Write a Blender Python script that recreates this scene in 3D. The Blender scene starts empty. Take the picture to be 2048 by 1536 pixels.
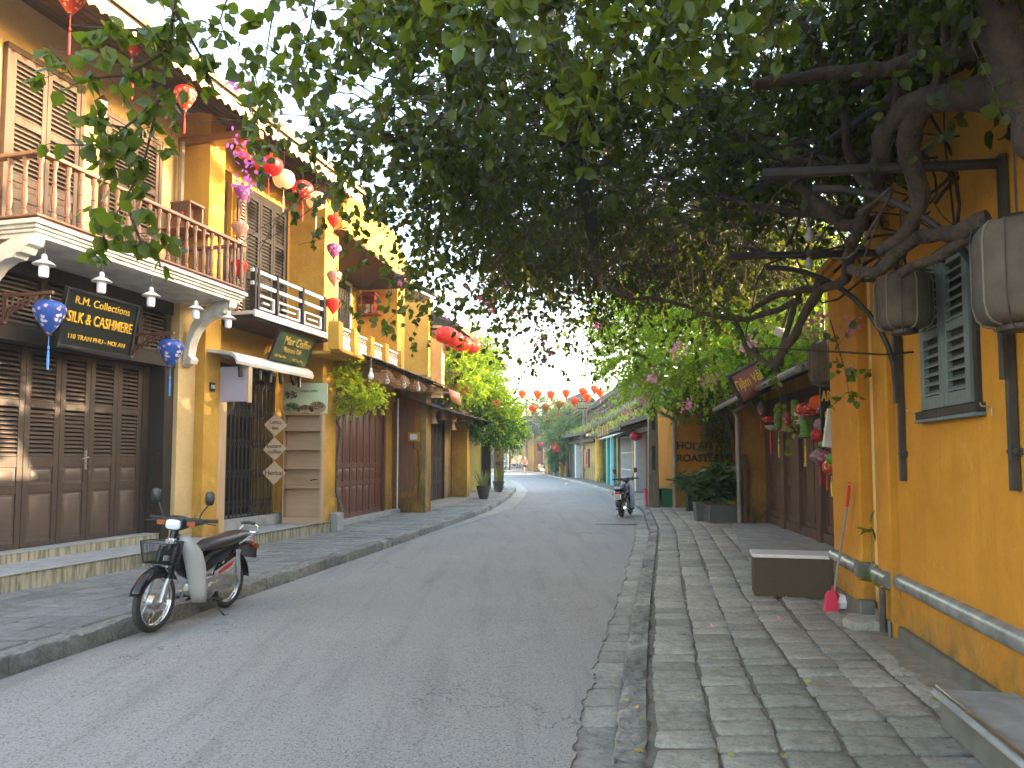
import bpy, math, random
import numpy as np
from mathutils import Vector, Matrix, noise as mnoise
C = bpy.context.scene
COL = C.collection
random.seed(7); RNG = np.random.default_rng(7)
R_ = math.radians
# ------------------------------------------------------------------ camera geometry (used to place things where the photo has them)
F, PX, PY, PIT, H = 1500., 1024., 823., R_(3.6), 1.6
def ray(px, py):
    x, y, z = (px-PX)/F, 1., (PY-py)/F
    return Vector((x, y*math.cos(PIT)-z*math.sin(PIT), y*math.sin(PIT)+z*math.cos(PIT)))
def G(px, py, z=0.):
    d = ray(px, py); t = (z-H)/d.z; return Vector((d.x*t, d.y*t, z))
def D(px, py, Y):
    d = ray(px, py); t = Y/d.y; return Vector((d.x*t, Y, H+d.z*t))
class Fr:                                   # a facade frame: x along the wall, y into the building, z up
    def __init__(s, ox, oy, deg):
        s.ox, s.oy, s.a = ox, oy, R_(deg); s.c, s.s = math.cos(s.a), math.sin(s.a)
    def loc(s, X, Y): X -= s.ox; Y -= s.oy; return X*s.c+Y*s.s, -X*s.s+Y*s.c
    def w(s, x, y, z=0.): return Vector((s.ox+x*s.c-y*s.s, s.oy+x*s.s+y*s.c, z))
    def hit(s, px, py, y=0.):
        d = ray(px, py); _, oy = s.loc(0, 0); dy = -d.x*s.s+d.y*s.c; t = (y-oy)/dy
        return Vector((s.loc(d.x*t, d.y*t)[0], y, H+d.z*t))
FL = Fr(-5.95, 10.4, 75.5); F2 = Fr(-3.76, 17.36, 81.4); FR = Fr(3.2, 6.12, 259.6)
FS = Fr(5.47, 12.66, 263.75); FT = Fr(5.75, 35., 270.)
def lerp(tab, y):
    if y <= tab[0][0]: a, b = tab[0], tab[1]
    elif y >= tab[-1][0]: a, b = tab[-2], tab[-1]
    else:
        for a, b in zip(tab, tab[1:]):
            if a[0] <= y <= b[0]: break
    return a[1]+(b[1]-a[1])*(y-a[0])/(b[0]-a[0])
def smooth(tab):
    def f(y): return sum(lerp(tab, y+d) for d in (-1.2, -.6, 0, .6, 1.2))/5 if y > 4 else lerp(tab, y)
    return f
# ------------------------------------------------------------------ mesh builder
class MB:
    def __init__(s): s.v = []; s.f = []
    def add(s, vs, fs):
        n = len(s.v); s.v += [tuple(p) for p in vs]; s.f += [tuple(i+n for i in f) for f in fs]; return s
    def box(s, x0, x1, y0, y1, z0, z1):
        if x0 > x1: x0, x1 = x1, x0
        if y0 > y1: y0, y1 = y1, y0
        if z0 > z1: z0, z1 = z1, z0
        return s.add([(x0,y0,z0),(x1,y0,z0),(x1,y1,z0),(x0,y1,z0),(x0,y0,z1),(x1,y0,z1),(x1,y1,z1),(x0,y1,z1)],
              [(0,3,2,1),(4,5,6,7),(0,1,5,4),(1,2,6,5),(2,3,7,6),(3,0,4,7)])
    def obox(s, c, sz, M=None):
        b = MB().box(-sz[0]/2, sz[0]/2, -sz[1]/2, sz[1]/2, -sz[2]/2, sz[2]/2)
        c = Vector(c)
        return s.add([(M @ Vector(p) if M else Vector(p))+c for p in b.v], b.f)
    def tube(s, pts, r, n=8, cap=True):
        pts = [Vector(p) for p in pts]; m = len(pts)
        rs = r if isinstance(r, (list, tuple)) else [r]*m
        t0 = (pts[1]-pts[0]).normalized(); u = t0.orthogonal().normalized(); vs = []
        for i, p in enumerate(pts):
            t = (pts[min(i+1, m-1)]-pts[max(i-1, 0)])
            t = t.normalized() if t.length > 1e-9 else t0
            u = (u-t*u.dot(t)); u = u.normalized() if u.length > 1e-6 else t.orthogonal().normalized(); w = t.cross(u)
            for k in range(n):
                a = 2*math.pi*k/n; vs.append(p+(u*math.cos(a)+w*math.sin(a))*rs[i])
        fs = [(i*n+k, i*n+(k+1) % n, (i+1)*n+(k+1) % n, (i+1)*n+k) for i in range(m-1) for k in range(n)]
        if cap: fs += [tuple(range(n-1, -1, -1)), tuple((m-1)*n+k for k in range(n))]
        return s.add(vs, fs)
    def lathe(s, prof, c=(0,0,0), n=12, axis='z', cap=True, sq=None):
        vs = []
        for r, h in prof:
            for k in range(n):
                a = 2*math.pi*(k+.5)/n; x, y = math.cos(a), math.sin(a)
                if sq: e = 2/sq; x = math.copysign(abs(x)**e, x); y = math.copysign(abs(y)**e, y)
                q = (r*x, r*y, h)
                if axis == 'x': q = (h, r*x, r*y)
                if axis == 'y': q = (r*x, h, r*y)
                vs.append((q[0]+c[0], q[1]+c[1], q[2]+c[2]))
        m = len(prof)
        fs = [(i*n+k, i*n+(k+1) % n, (i+1)*n+(k+1) % n, (i+1)*n+k) for i in range(m-1) for k in range(n)]
        if cap: fs += [tuple(range(n-1, -1, -1)), tuple((m-1)*n+k for k in range(n))]
        return s.add(vs, fs)
    def loft(s, rings, cap=True):
        n = len(rings[0]); m = len(rings)
        fs = [(i*n+k, i*n+(k+1) % n, (i+1)*n+(k+1) % n, (i+1)*n+k) for i in range(m-1) for k in range(n)]
        if cap: fs += [tuple(range(n-1, -1, -1)), tuple((m-1)*n+k for k in range(n))]
        return s.add([p for r in rings for p in r], fs)
    def prism(s, poly, axis, a, b):                # poly in the other two axes, extruded a..b
        n = len(poly); q = []
        for h in (a, b):
            for u, w in poly: q.append({'x': (h,u,w), 'y': (u,h,w), 'z': (u,w,h)}[axis])
        return s.add(q, [tuple(range(n-1, -1, -1)), tuple(range(n, 2*n))]+[(i, (i+1) % n, n+(i+1) % n, n+i) for i in range(n)])
    def torus(s, c, Rr, r, n=36, m=8, axis='y', a0=0, a1=2*math.pi, sy=1.):
        full = abs(a1-a0-2*math.pi) < 1e-6; k = n if full else n+1; vs = []
        for i in range(k):
            a = a0+(a1-a0)*i/n
            for j in range(m):
                b = 2*math.pi*j/m; rr = Rr+r*math.cos(b); h = r*math.sin(b)*sy
                q = {'y': (rr*math.cos(a), h, rr*math.sin(a)), 'z': (rr*math.cos(a), rr*math.sin(a), h), 'x': (h, rr*math.cos(a), rr*math.sin(a))}[axis]
                vs.append((q[0]+c[0], q[1]+c[1], q[2]+c[2]))
        fs = [(i*m+j, i*m+(j+1) % m, ((i+1) % k)*m+(j+1) % m, ((i+1) % k)*m+j) for i in range(n) for j in range(m)]
        return s.add(vs, fs)
    def xf(s, M): s.v = [tuple(M @ Vector(p)) for p in s.v]; return s
    def join(s, o): return s.add(o.v, o.f)
    def build(s, name, m, parent=None, bev=0, seg=1, ang=35, loc=None, flat=False):
        me = bpy.data.meshes.new(name); me.from_pydata(s.v, [], s.f)
        import bmesh
        bm = bmesh.new(); bm.from_mesh(me); bmesh.ops.recalc_face_normals(bm, faces=bm.faces); bm.to_mesh(me); bm.free()
        if not flat:
            me.polygons.foreach_set('use_smooth', [True]*len(me.polygons)); me.set_sharp_from_angle(angle=R_(ang))
        me.materials.append(m); o = bpy.data.objects.new(name, me); COL.objects.link(o)
        if parent: o.parent = parent
        if loc is not None: o.location = loc
        if bev:
            b = o.modifiers.new('bevel', 'BEVEL'); b.width = bev; b.segments = seg; b.limit_method = 'ANGLE'; b.angle_limit = R_(40)
        return o
def npmesh(name, v, f, m, parent=None, smooth_=False):           # v (N,3), f (M,4) numpy
    me = bpy.data.meshes.new(name); me.vertices.add(len(v)); me.vertices.foreach_set('co', np.asarray(v, np.float32).ravel())
    k = f.shape[1]; me.loops.add(f.size); me.loops.foreach_set('vertex_index', f.astype(np.int32).ravel())
    me.polygons.add(len(f)); me.polygons.foreach_set('loop_start', np.arange(0, f.size, k, dtype=np.int32)); 
    me.update(calc_edges=True); me.validate()
    if smooth_: me.polygons.foreach_set('use_smooth', [True]*len(me.polygons))
    me.materials.append(m); o = bpy.data.objects.new(name, me); COL.objects.link(o)
    if parent: o.parent = parent
    return o
def tag(o, label=None, cat=None, group=None, kind=None):
    if label: o['label'] = label
    if cat: o['category'] = cat
    if group: o['group'] = group
    if kind: o['kind'] = kind
    return o
def thing(name, label, cat, loc=(0,0,0), rz=0., group=None, fr=None):
    o = bpy.data.objects.new(name, None); COL.objects.link(o); o.empty_display_size = .1
    if fr: o.location = (fr.ox, fr.oy, 0); o.rotation_euler = (0, 0, fr.a)
    else: o.location = loc; o.rotation_euler = (0, 0, rz)
    return tag(o, label, cat, group)
def struct(name, mb, m, **k): o = mb.build(name, m, **k); return tag(o, kind='structure')
def dup(root, loc, rz=None, label=None, group=None, scale=None, mats=None):
    def cp(o, par):
        c = o.copy(); COL.objects.link(c)
        if par: c.parent = par
        if mats and c.type == 'MESH' and c.data.materials and c.data.materials[0].name in mats:
            c.data = c.data.copy(); c.data.materials[0] = mats[c.data.materials[0].name]
        for ch in [q for q in SNAP if q.parent == o]: cp(ch, c)
        return c
    SNAP = list(COL.objects)
    r = cp(root, None); r.location = loc
    if rz is not None: r.rotation_euler = (0, 0, rz)
    if scale: r.scale = (scale,)*3
    if label: r['label'] = label
    if group: r['group'] = group
    return r
def text(name, s, size, m, parent=None, M=None, depth=.004, align='CENTER', shear=0, sx=1., bold=0.):
    cu = bpy.data.curves.new(name, 'FONT'); cu.body = s; cu.size = size; cu.extrude = depth; cu.align_x = align; cu.align_y = 'CENTER'
    cu.shear = shear; cu.offset = bold; cu.resolution_u = 3
    o = bpy.data.objects.new(name, cu); COL.objects.link(o); bpy.context.view_layer.update()
    me = bpy.data.meshes.new_from_object(o.evaluated_get(bpy.context.evaluated_depsgraph_get()))
    bpy.data.objects.remove(o); me.materials.clear(); me.materials.append(m); me.name = name
    me.transform(Matrix.Rotation(R_(90), 4, 'X') @ Matrix.Scale(sx, 4, (1, 0, 0)))          # stands upright, faces -y
    if M: me.transform(M)
    o = bpy.data.objects.new(name, me); COL.objects.link(o)
    if parent: o.parent = parent
    return o
def Tm(x=0, y=0, z=0, rx=0, ry=0, rz=0):
    return Matrix.Translation((x, y, z)) @ Matrix.Rotation(R_(rz), 4, 'Z') @ Matrix.Rotation(R_(ry), 4, 'Y') @ Matrix.Rotation(R_(rx), 4, 'X')
# ------------------------------------------------------------------ materials
def base(name):
    m = bpy.data.materials.new(name); m.use_nodes = True; return m, m.node_tree, m.node_tree.nodes, m.node_tree.links
def mixc(nt, fac, a, b, mode='MIX'):
    n = nt.nodes.new('ShaderNodeMix'); n.data_type = 'RGBA'; n.blend_type = mode
    for i, q in ((0, fac), (6, a), (7, b)):
        if isinstance(q, (int, float)): n.inputs[i].default_value = q
        elif isinstance(q, tuple): n.inputs[i].default_value = (*q[:3], 1)
        else: nt.links.new(q, n.inputs[i])
    return n.outputs[2]
def noise(nt, vec, scale, detail=4, rough=.55, dist=0):
    n = nt.nodes.new('ShaderNodeTexNoise'); n.inputs['Scale'].default_value = scale; n.inputs['Detail'].default_value = detail
    n.inputs['Roughness'].default_value = rough; n.inputs['Distortion'].default_value = dist
    if vec: nt.links.new(vec, n.inputs['Vector'])
    return n.outputs['Fac']
def ramp(nt, fac, lo, hi, a=0., b=1.):
    n = nt.nodes.new('ShaderNodeMapRange'); n.inputs[1].default_value = lo; n.inputs[2].default_value = hi
    n.inputs[3].default_value = a; n.inputs[4].default_value = b; nt.links.new(fac, n.inputs[0]); return n.outputs[0]
def mathn(nt, op, a, b):
    n = nt.nodes.new('ShaderNodeMath'); n.operation = op
    for i, q in ((0, a), (1, b)):
        if isinstance(q, (int, float)): n.inputs[i].default_value = q
        else: nt.links.new(q, n.inputs[i])
    return n.outputs[0]
def coords(nt, st=(1, 1, 1)):
    t = nt.nodes.new('ShaderNodeTexCoord'); mp = nt.nodes.new('ShaderNodeMapping'); mp.inputs['Scale'].default_value = st
    nt.links.new(t.outputs['Object'], mp.inputs['Vector']); return mp.outputs['Vector'], t.outputs['Object']
def setbump(nt, h, bs, strength, dist=.01):
    b = nt.nodes.new('ShaderNodeBump'); b.inputs['Strength'].default_value = strength; b.inputs['Distance'].default_value = dist
    nt.links.new(h, b.inputs['Height']); nt.links.new(b.outputs[0], bs.inputs['Normal'])
def mat(name, c1, c2=None, scale=6, rough=.6, bump=0, bscale=50, metal=0, st=(1, 1, 1), rnd=0., spec=None, lo=.35, hi=.65, emit=0, bdist=.01, alpha=None):
    m, nt, N, Lk = base(name); bs = N['Principled BSDF']; v, ob = coords(nt, st)
    bs.inputs['Roughness'].default_value = rough; bs.inputs['Metallic'].default_value = metal
    if spec is not None: bs.inputs['Specular IOR Level'].default_value = spec
    col = (*c1, 1)
    if c2:
        col = mixc(nt, ramp(nt, noise(nt, v, scale, 6), lo, hi), c1, c2)
    if rnd:
        g = N.new('ShaderNodeNewGeometry'); k = ramp(nt, g.outputs['Random Per Island'], 0, 1, 1-rnd, 1+rnd)
        hs = N.new('ShaderNodeHueSaturation'); Lk.new(k, hs.inputs['Value'])
        if isinstance(col, tuple): hs.inputs['Color'].default_value = col
        else: Lk.new(col, hs.inputs['Color'])
        col = hs.outputs[0]
    if isinstance(col, tuple): bs.inputs['Base Color'].default_value = col
    else: Lk.new(col, bs.inputs['Base Color'])
    if bump: setbump(nt, noise(nt, v, bscale, 5, .6), bs, bump, bdist)
    if emit: bs.inputs['Emission Color'].default_value = (*c1, 1); bs.inputs['Emission Strength'].default_value = emit
    return m
def plaster(name, c, dark, pale, zbot=.15, mild=.6, grime=(.05, .05, .03), top=99., amt=1.):
    """lime-washed wall: cloudy wash, vertical run marks, peeling spots, mildew creeping up from the ground"""
    m, nt, N, Lk = base(name); bs = N['Principled BSDF']; bs.inputs['Roughness'].default_value = .9; bs.inputs['Specular IOR Level'].default_value = .2
    v, ob = coords(nt); vs, _ = coords(nt, (7, 7, .5)); vm, _ = coords(nt, (1.5, 1.5, .8))
    col = mixc(nt, ramp(nt, noise(nt, v, 1.1, 10, .75, .4), .36, .6), c, dark)
    col = mixc(nt, ramp(nt, noise(nt, vs, 1.2, 8, .75), .5, .66, 0, .75*amt), col, dark)
    col = mixc(nt, ramp(nt, noise(nt, v, 3.5, 10, .75, .6), .60, .72, 0, .7*amt), col, pale)
    col = mixc(nt, ramp(nt, noise(nt, v, 24, 8, .85), .45, .7, 0, .4*amt), col, dark); col = mixc(nt, mathn(nt, 'MULTIPLY', ramp(nt, noise(nt, v, .8, 3), .5, .62), ramp(nt, noise(nt, v, 13, 10, .85, .8), .55, .66, 0, .55*amt)), col, grime)
    sp = N.new('ShaderNodeSeparateXYZ'); Lk.new(ob, sp.inputs[0])
    low = ramp(nt, sp.outputs['Z'], zbot, zbot+mild, 1, 0); n2 = ramp(nt, noise(nt, vm, 2.5, 9, .75, .5), .4, .62)
    col = mixc(nt, mathn(nt, 'MULTIPLY', low, n2), col, grime)
    if top < 90:
        hi = ramp(nt, sp.outputs['Z'], top-.9, top, 0, 1); n3 = ramp(nt, noise(nt, vs, 1.7, 9, .75, .3), .4, .62)
        col = mixc(nt, mathn(nt, 'MULTIPLY', hi, n3), col, grime)
    Lk.new(col, bs.inputs['Base Color'])
    h = mathn(nt, 'ADD', noise(nt, v, 2.2, 6, .6), mathn(nt, 'MULTIPLY', noise(nt, v, 45, 6, .7), .18)); setbump(nt, h, bs, .7, .06)
    return m
def wood(name, c1, c2, rough=.5, sc=3., grain='z', bump=.25, dust=None):
    st = {'z': (14, 14, .7), 'x': (.7, 14, 14), 'y': (14, .7, 14)}[grain]
    m, nt, N, Lk = base(name); bs = N['Principled BSDF']; bs.inputs['Roughness'].default_value = rough
    v, ob = coords(nt, st); n1 = noise(nt, v, sc, 8, .65, .4); col = mixc(nt, ramp(nt, n1, .3, .7), c1, c2)
    vv, _ = coords(nt); col = mixc(nt, ramp(nt, noise(nt, vv, 1.8, 5, .6), .35, .75, 0, .6), col, c2)
    if dust: col = mixc(nt, ramp(nt, noise(nt, vv, 9, 9, .8), .58, .72, 0, .5), col, dust)
    Lk.new(col, bs.inputs['Base Color']); Lk.new(ramp(nt, n1, .2, .8, rough-.1, rough+.2), bs.inputs['Roughness']); setbump(nt, n1, bs, bump, .006)
    return m
def leafmat(name, a, b, trans=.4, tcol=None, rough=.45):
    m, nt, N, Lk = base(name); bs = N['Principled BSDF']; bs.inputs['Roughness'].default_value = rough; bs.inputs['Specular IOR Level'].default_value = .35
    g = N.new('ShaderNodeNewGeometry'); v, ob = coords(nt)
    col = mixc(nt, g.outputs['Random Per Island'], a, b); 
    col = mixc(nt, ramp(nt, g.outputs['Random Per Island'], .93, 1., 0, .8), col, (b[0]*2.4, b[1]*1.5, b[2]*.8))
    Lk.new(col, bs.inputs['Base Color']); tr = N.new('ShaderNodeBsdfTranslucent')
    Lk.new(mixc(nt, .75, col, tcol or (b[0]*3, b[1]*3, b[2]*.9)), tr.inputs['Color'])
    mx = N.new('ShaderNodeMixShader'); mx.inputs[0].default_value = trans; Lk.new(bs.outputs[0], mx.inputs[1]); Lk.new(tr.outputs[0], mx.inputs[2])
    Lk.new(mx.outputs[0], N['Material Output'].inputs['Surface']); return m
def silk(name, c, spots=None, sp2=None, trans=.45, scale=16):
    m, nt, N, Lk = base(name); bs = N['Principled BSDF']; bs.inputs['Roughness'].default_value = .45
    v, ob = coords(nt); col = mixc(nt, ramp(nt, noise(nt, v, 5, 4), .3, .7), c, tuple(x*.75 for x in c))
    if spots:
        vo = N.new('ShaderNodeTexVoronoi'); vo.inputs['Scale'].default_value = scale; Lk.new(v, vo.inputs['Vector'])
        pet = mathn(nt, 'ADD', vo.outputs['Distance'], mathn(nt, 'MULTIPLY', noise(nt, v, scale*3.5, 2), .35))
        k = ramp(nt, pet, .55, .47); s2 = mixc(nt, ramp(nt, vo.outputs['Color'], .45, .55), spots, sp2 or spots); col = mixc(nt, k, col, s2)
    Lk.new(col, bs.inputs['Base Color']); tr = N.new('ShaderNodeBsdfTranslucent'); Lk.new(col, tr.inputs['Color'])
    mx = N.new('ShaderNodeMixShader'); mx.inputs[0].default_value = trans; Lk.new(bs.outputs[0], mx.inputs[1]); Lk.new(tr.outputs[0], mx.inputs[2])
    Lk.new(mx.outputs[0], N['Material Output'].inputs['Surface']); return m
def asphalt():
    m, nt, N, Lk = base('asphalt'); bs = N['Principled BSDF']; v, ob = coords(nt)
    c = mixc(nt, ramp(nt, noise(nt, v, .55, 6, .6), .3, .7), (.215, .188, .16), (.285, .252, .218))
    c = mixc(nt, ramp(nt, noise(nt, v, 85, 4, .85), .42, .62), c, (.36, .35, .34))
    c = mixc(nt, ramp(nt, noise(nt, v, 60, 4, .8), .52, .66, 0, .8), c, (.03, .03, .032))
    vt, _ = coords(nt, (3.2, .25, 1)); c = mixc(nt, ramp(nt, noise(nt, vt, 1.3, 6, .7), .5, .75, 0, .35), c, (.06, .058, .056))
    vo = N.new('ShaderNodeTexVoronoi'); vo.feature = 'DISTANCE_TO_EDGE'; vo.inputs['Scale'].default_value = .8
    w = N.new('ShaderNodeVectorMath'); w.operation = 'ADD'; nn = N.new('ShaderNodeTexNoise'); nn.inputs['Scale'].default_value = 3; nn.inputs['Detail'].default_value = 6
    Lk.new(v, nn.inputs['Vector']); Lk.new(v, w.inputs[0]); Lk.new(nn.outputs['Color'], w.inputs[1]); Lk.new(w.outputs[0], vo.inputs['Vector'])
    crack = mathn(nt, 'MULTIPLY', ramp(nt, vo.outputs['Distance'], 0, .008, 1, 0), ramp(nt, noise(nt, v, .35, 3), .5, .6, 0, .8))
    c = mixc(nt, crack, c, (.02, .02, .02))
    Lk.new(c, bs.inputs['Base Color']); bs.inputs['Roughness'].default_value = .82; bs.inputs['Specular IOR Level'].default_value = .3
    setbump(nt, noise(nt, v, 110, 4, .8), bs, .7, .008); return m
def stone(name, a, b, rnd=.22, rough=.7, bump=.9, pale=(.33, .31, .27)):
    m, nt, N, Lk = base(name); bs = N['Principled BSDF']; v, ob = coords(nt); g = N.new('ShaderNodeNewGeometry')
    c = mixc(nt, ramp(nt, noise(nt, v, 9, 10, .8, .8), .38, .62), a, b); c = mixc(nt, ramp(nt, noise(nt, v, 32, 8, .85, .5), .5, .62, 0, .75), c, tuple(x*.38 for x in a))
    c = mixc(nt, ramp(nt, noise(nt, v, 60, 5, .85), .5, .64, 0, .7), c, pale)
    c = mixc(nt, ramp(nt, noise(nt, v, .8, 4, .6), .35, .65, 0, .4), c, tuple(x*.5 for x in a))
    hs = N.new('ShaderNodeHueSaturation'); Lk.new(ramp(nt, g.outputs['Random Per Island'], 0, 1, 1-rnd, 1+rnd), hs.inputs['Value']); Lk.new(c, hs.inputs['Color'])
    Lk.new(hs.outputs[0], bs.inputs['Base Color']); Lk.new(ramp(nt, noise(nt, v, 14, 5), .3, .7, rough-.22, rough+.15), bs.inputs['Roughness'])
    h = mathn(nt, 'ADD', mathn(nt, 'MULTIPLY', noise(nt, v, 16, 8, .75, 1.2), 1.), mathn(nt, 'MULTIPLY', noise(nt, v, 120, 4, .7), .18)); setbump(nt, h, bs, bump, .05)
    return m
M = {}
def setup_mats():
    M['asphalt'] = asphalt()
    M['slab'] = stone('pavement_slab', (.30, .28, .24), (.52, .48, .40)); M['slabL'] = stone('pavement_slab_bluish', (.22, .222, .215), (.33, .325, .31), .15)
    M['kerb'] = stone('kerb_stone', (.17, .162, .145), (.44, .42, .37), .25, bump=1.); M['gutter'] = stone('gutter_stone', (.32, .305, .265), (.50, .465, .40), .2)
    M['mortar'] = mat('joint_dirt', (.17, .145, .115), (.10, .088, .07), 12, .95, .5, 60); M['dirt'] = mat('sandy_dirt', (.25, .2, .14), (.14, .12, .1), 9, .95, .6, 80)
    M['ground'] = mat('earth', (.1, .09, .07), (.13, .12, .09), 2, .95); M['conc'] = mat('concrete', (.27, .265, .25), (.18, .178, .165), 5, .8, .3, 40)
    M['concd'] = mat('stained_concrete', (.25, .235, .19), (.10, .10, .075), 4, .9, .4, 30, st=(6, 6, .8)); M['step'] = mat('step_cement', (.34, .345, .345), (.25, .25, .24), 5, .65, .25, 30)
    M['stepr'] = mat('step_riser', (.33, .30, .22), (.13, .125, .095), 3, .9, .4, 30, st=(7, 7, .8), lo=.42, hi=.6)
    M['cream'] = plaster('cream_plaster', (.60, .44, .22), (.50, .36, .17), (.72, .58, .34), .2, .5, (.22, .18, .1), amt=.4)
    M['yel'] = plaster('yellow_plaster', (.57, .335, .065), (.46, .25, .042), (.58, .42, .2), .2, .9, (.1, .09, .05), amt=.9)
    M['ochre'] = plaster('ochre_wall', (.51, .232, .026), (.40, .165, .016), (.52, .33, .13), .12, .6, (.09, .085, .04), amt=1.)
    M['ochre2'] = plaster('weathered_ochre', (.42, .21, .035), (.26, .13, .03), (.5, .38, .2), .1, 1.7, (.055, .05, .03), 3.6, 1.)
    M['old'] = plaster('old_mildewed_wall', (.45, .29, .09), (.22, .16, .07), (.4, .36, .28), .1, 2., (.06, .055, .045), 3.6, 1.)
    M['greenw'] = mat('green_wall', (.22, .22, .05), (.13, .13, .03), 3, .9, .2, 30, st=(8, 8, .6)); M['white'] = mat('white_paint', (.74, .72, .68), (.6, .58, .54), 5, .5, .1, 40)
    M['whited'] = mat('weathered_white', (.62, .6, .55), (.36, .34, .3), 4, .7, .2, 30, lo=.4, hi=.75); M['brown'] = wood('brown_shutter_wood', (.062, .042, .032), (.036, .024, .019), .42, dust=(.25, .2, .16))
    M['brownx'] = wood('brown_louvre_wood', (.095, .068, .055), (.065, .046, .037), .4, grain='x'); M['frame'] = wood('dark_frame_wood', (.05, .04, .035), (.03, .024, .02), .5, dust=(.15, .14, .13))
    M['upsh'] = wood('greyed_shutter_wood', (.105, .076, .062), (.068, .048, .04), .55, dust=(.2, .16, .12)); M['upsh2'] = wood('charcoal_shutter_wood', (.022, .018, .018), (.014, .012, .012), .5)
    M['red'] = wood('turned_redwood', (.18, .08, .048), (.12, .052, .032), .45); M['redx'] = wood('redwood_rail', (.21, .10, .055), (.14, .065, .038), .45, grain='x')
    M['oldw'] = wood('weathered_plank', (.14, .095, .07), (.07, .046, .036), .65, dust=(.27, .22, .18)); M['redbr'] = wood('varnished_door', (.17, .065, .035), (.09, .032, .02), .35)
    M['pale'] = wood('pale_veneer', (.46, .31, .19), (.36, .225, .13), .45, sc=2, grain='x', bump=.05); M['palez'] = wood('pale_veneer_upright', (.56, .40, .25), (.44, .29, .17), .45, sc=2, bump=.05)
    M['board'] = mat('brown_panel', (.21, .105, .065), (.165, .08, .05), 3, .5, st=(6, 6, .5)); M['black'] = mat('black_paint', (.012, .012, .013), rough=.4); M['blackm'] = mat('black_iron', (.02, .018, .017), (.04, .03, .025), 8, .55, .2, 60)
    M['rust'] = mat('rusty_iron', (.04, .032, .028), (.16, .07, .035), 9, .8, .4, 60, lo=.5, hi=.75)
    M['blackg'] = mat('black_gloss', (.008, .008, .012), rough=.12); M['rubber'] = mat('rubber', (.02, .02, .02), (.035, .034, .033), 20, .8); M['chrome'] = mat('chrome', (.75, .75, .75), rough=.16, metal=1)
    M['alu'] = mat('cast_metal', (.5, .49, .47), (.38, .37, .35), 20, .38, metal=.85); M['steelw'] = mat('white_steel', (.62, .63, .62), (.48, .5, .5), 8, .4); M['gold'] = mat('gold_letters', (.75, .48, .12), (.6, .36, .07), 20, .35, metal=.3)
    M['goldd'] = mat('dull_yellow_letters', (.62, .36, .03), rough=.5); M['signb'] = mat('sign_black', (.012, .016, .015), rough=.28); M['signg'] = mat('sign_gradient', (.04, .06, .05), (.10, .13, .03), 1.2, .25)
    M['letter'] = mat('dark_lettering', (.03, .018, .012), rough=.6); M['glass'] = mat('frosted_glass', (.8, .78, .82), rough=.25); M['clear'] = mat('lamp_lens', (.72, .76, .8), rough=.08, metal=.35)
    M['grey'] = wood('grey_shutter_paint', (.13, .15, .15), (.085, .10, .10), .6, dust=(.3, .3, .28)); M['amber'] = mat('amber_plastic', (.30, .06, .015), rough=.2)
    M['rlamp'] = mat('red_lamp_plastic', (.5, .02, .015), rough=.2); M['shield'] = mat('pale_grey_paint', (.46, .47, .46), (.42, .43, .42), 4, .28); M['seat'] = mat('vinyl', (.02, .02, .022), rough=.33); M['yellowt'] = mat('yellow_cord', (.7, .5, .05), rough=.6)
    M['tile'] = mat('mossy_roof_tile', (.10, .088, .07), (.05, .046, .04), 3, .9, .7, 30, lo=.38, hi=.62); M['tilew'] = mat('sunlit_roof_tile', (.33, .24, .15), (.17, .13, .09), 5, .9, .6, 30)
    M['tin'] = mat('brown_tin', (.10, .05, .03), (.19, .09, .05), 4, .6, .2, 20); M['orange_tin'] = mat('orange_tin', (.62, .2, .06), (.5, .14, .04), 5, .5)
    M['soffit'] = wood('soffit_boards', (.06, .034, .022), (.04, .022, .015), .6, grain='x'); M['beam'] = wood('orange_beam', (.30, .14, .06), (.22, .10, .04), .5, grain='y')
    M['fascia'] = mat('cream_fascia', (.66, .52, .34), (.5, .38, .24), 8, .7); M['bark'] = mat('bark', (.032, .02, .014), (.075, .047, .032), 14, .95, 1., 40, st=(1, 1, .6), bdist=.03); M['bark2'] = mat('grey_bark', (.17, .14, .11), (.07, .055, .045), 20, .95, .9, 40)
    M['twig'] = mat('twig', (.05, .035, .022), (.09, .06, .04), 20, .9); M['green_stem'] = mat('green_stem', (.12, .16, .05), rough=.6)
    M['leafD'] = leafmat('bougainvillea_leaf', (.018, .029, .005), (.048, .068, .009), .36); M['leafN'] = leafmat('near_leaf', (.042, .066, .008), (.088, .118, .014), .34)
    M['leafB'] = leafmat('sunny_leaf', (.09, .18, .02), (.22, .31, .035), .5); M['leafY'] = leafmat('sunlit_sapling_leaf', (.17, .24, .02), (.34, .38, .03), .5); M['leafG'] = leafmat('deep_leaf', (.035, .10, .045), (.06, .15, .05), .35); M['leafP'] = leafmat('potted_leaf', (.022, .065, .022), (.045, .10, .03), .2, rough=.3)  # leafY: sapling leaves brightened, sunlight put into the colour
    M['leafH'] = leafmat('far_leaf', (.05, .10, .04), (.11, .17, .06), .35); M['grassy'] = leafmat('roof_grass', (.10, .14, .04), (.2, .22, .07), .4); M['dryleaf'] = leafmat('fallen_leaf', (.35, .38, .08), (.30, .2, .05), .2)
    M['flower'] = leafmat('magenta_bract', (.50, .07, .36), (.62, .16, .48), .45, (.8, .25, .7)); M['flowerp'] = leafmat('pink_bract', (.72, .22, .40), (.80, .38, .52), .45, (.95, .4, .6)); M['flowerr'] = leafmat('red_bract', (.6, .07, .05), (.7, .2, .1), .4, (.9, .2, .1))
    M['snake'] = leafmat('snake_plant_leaf', (.08, .13, .05), (.2, .22, .07), .15)
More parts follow.
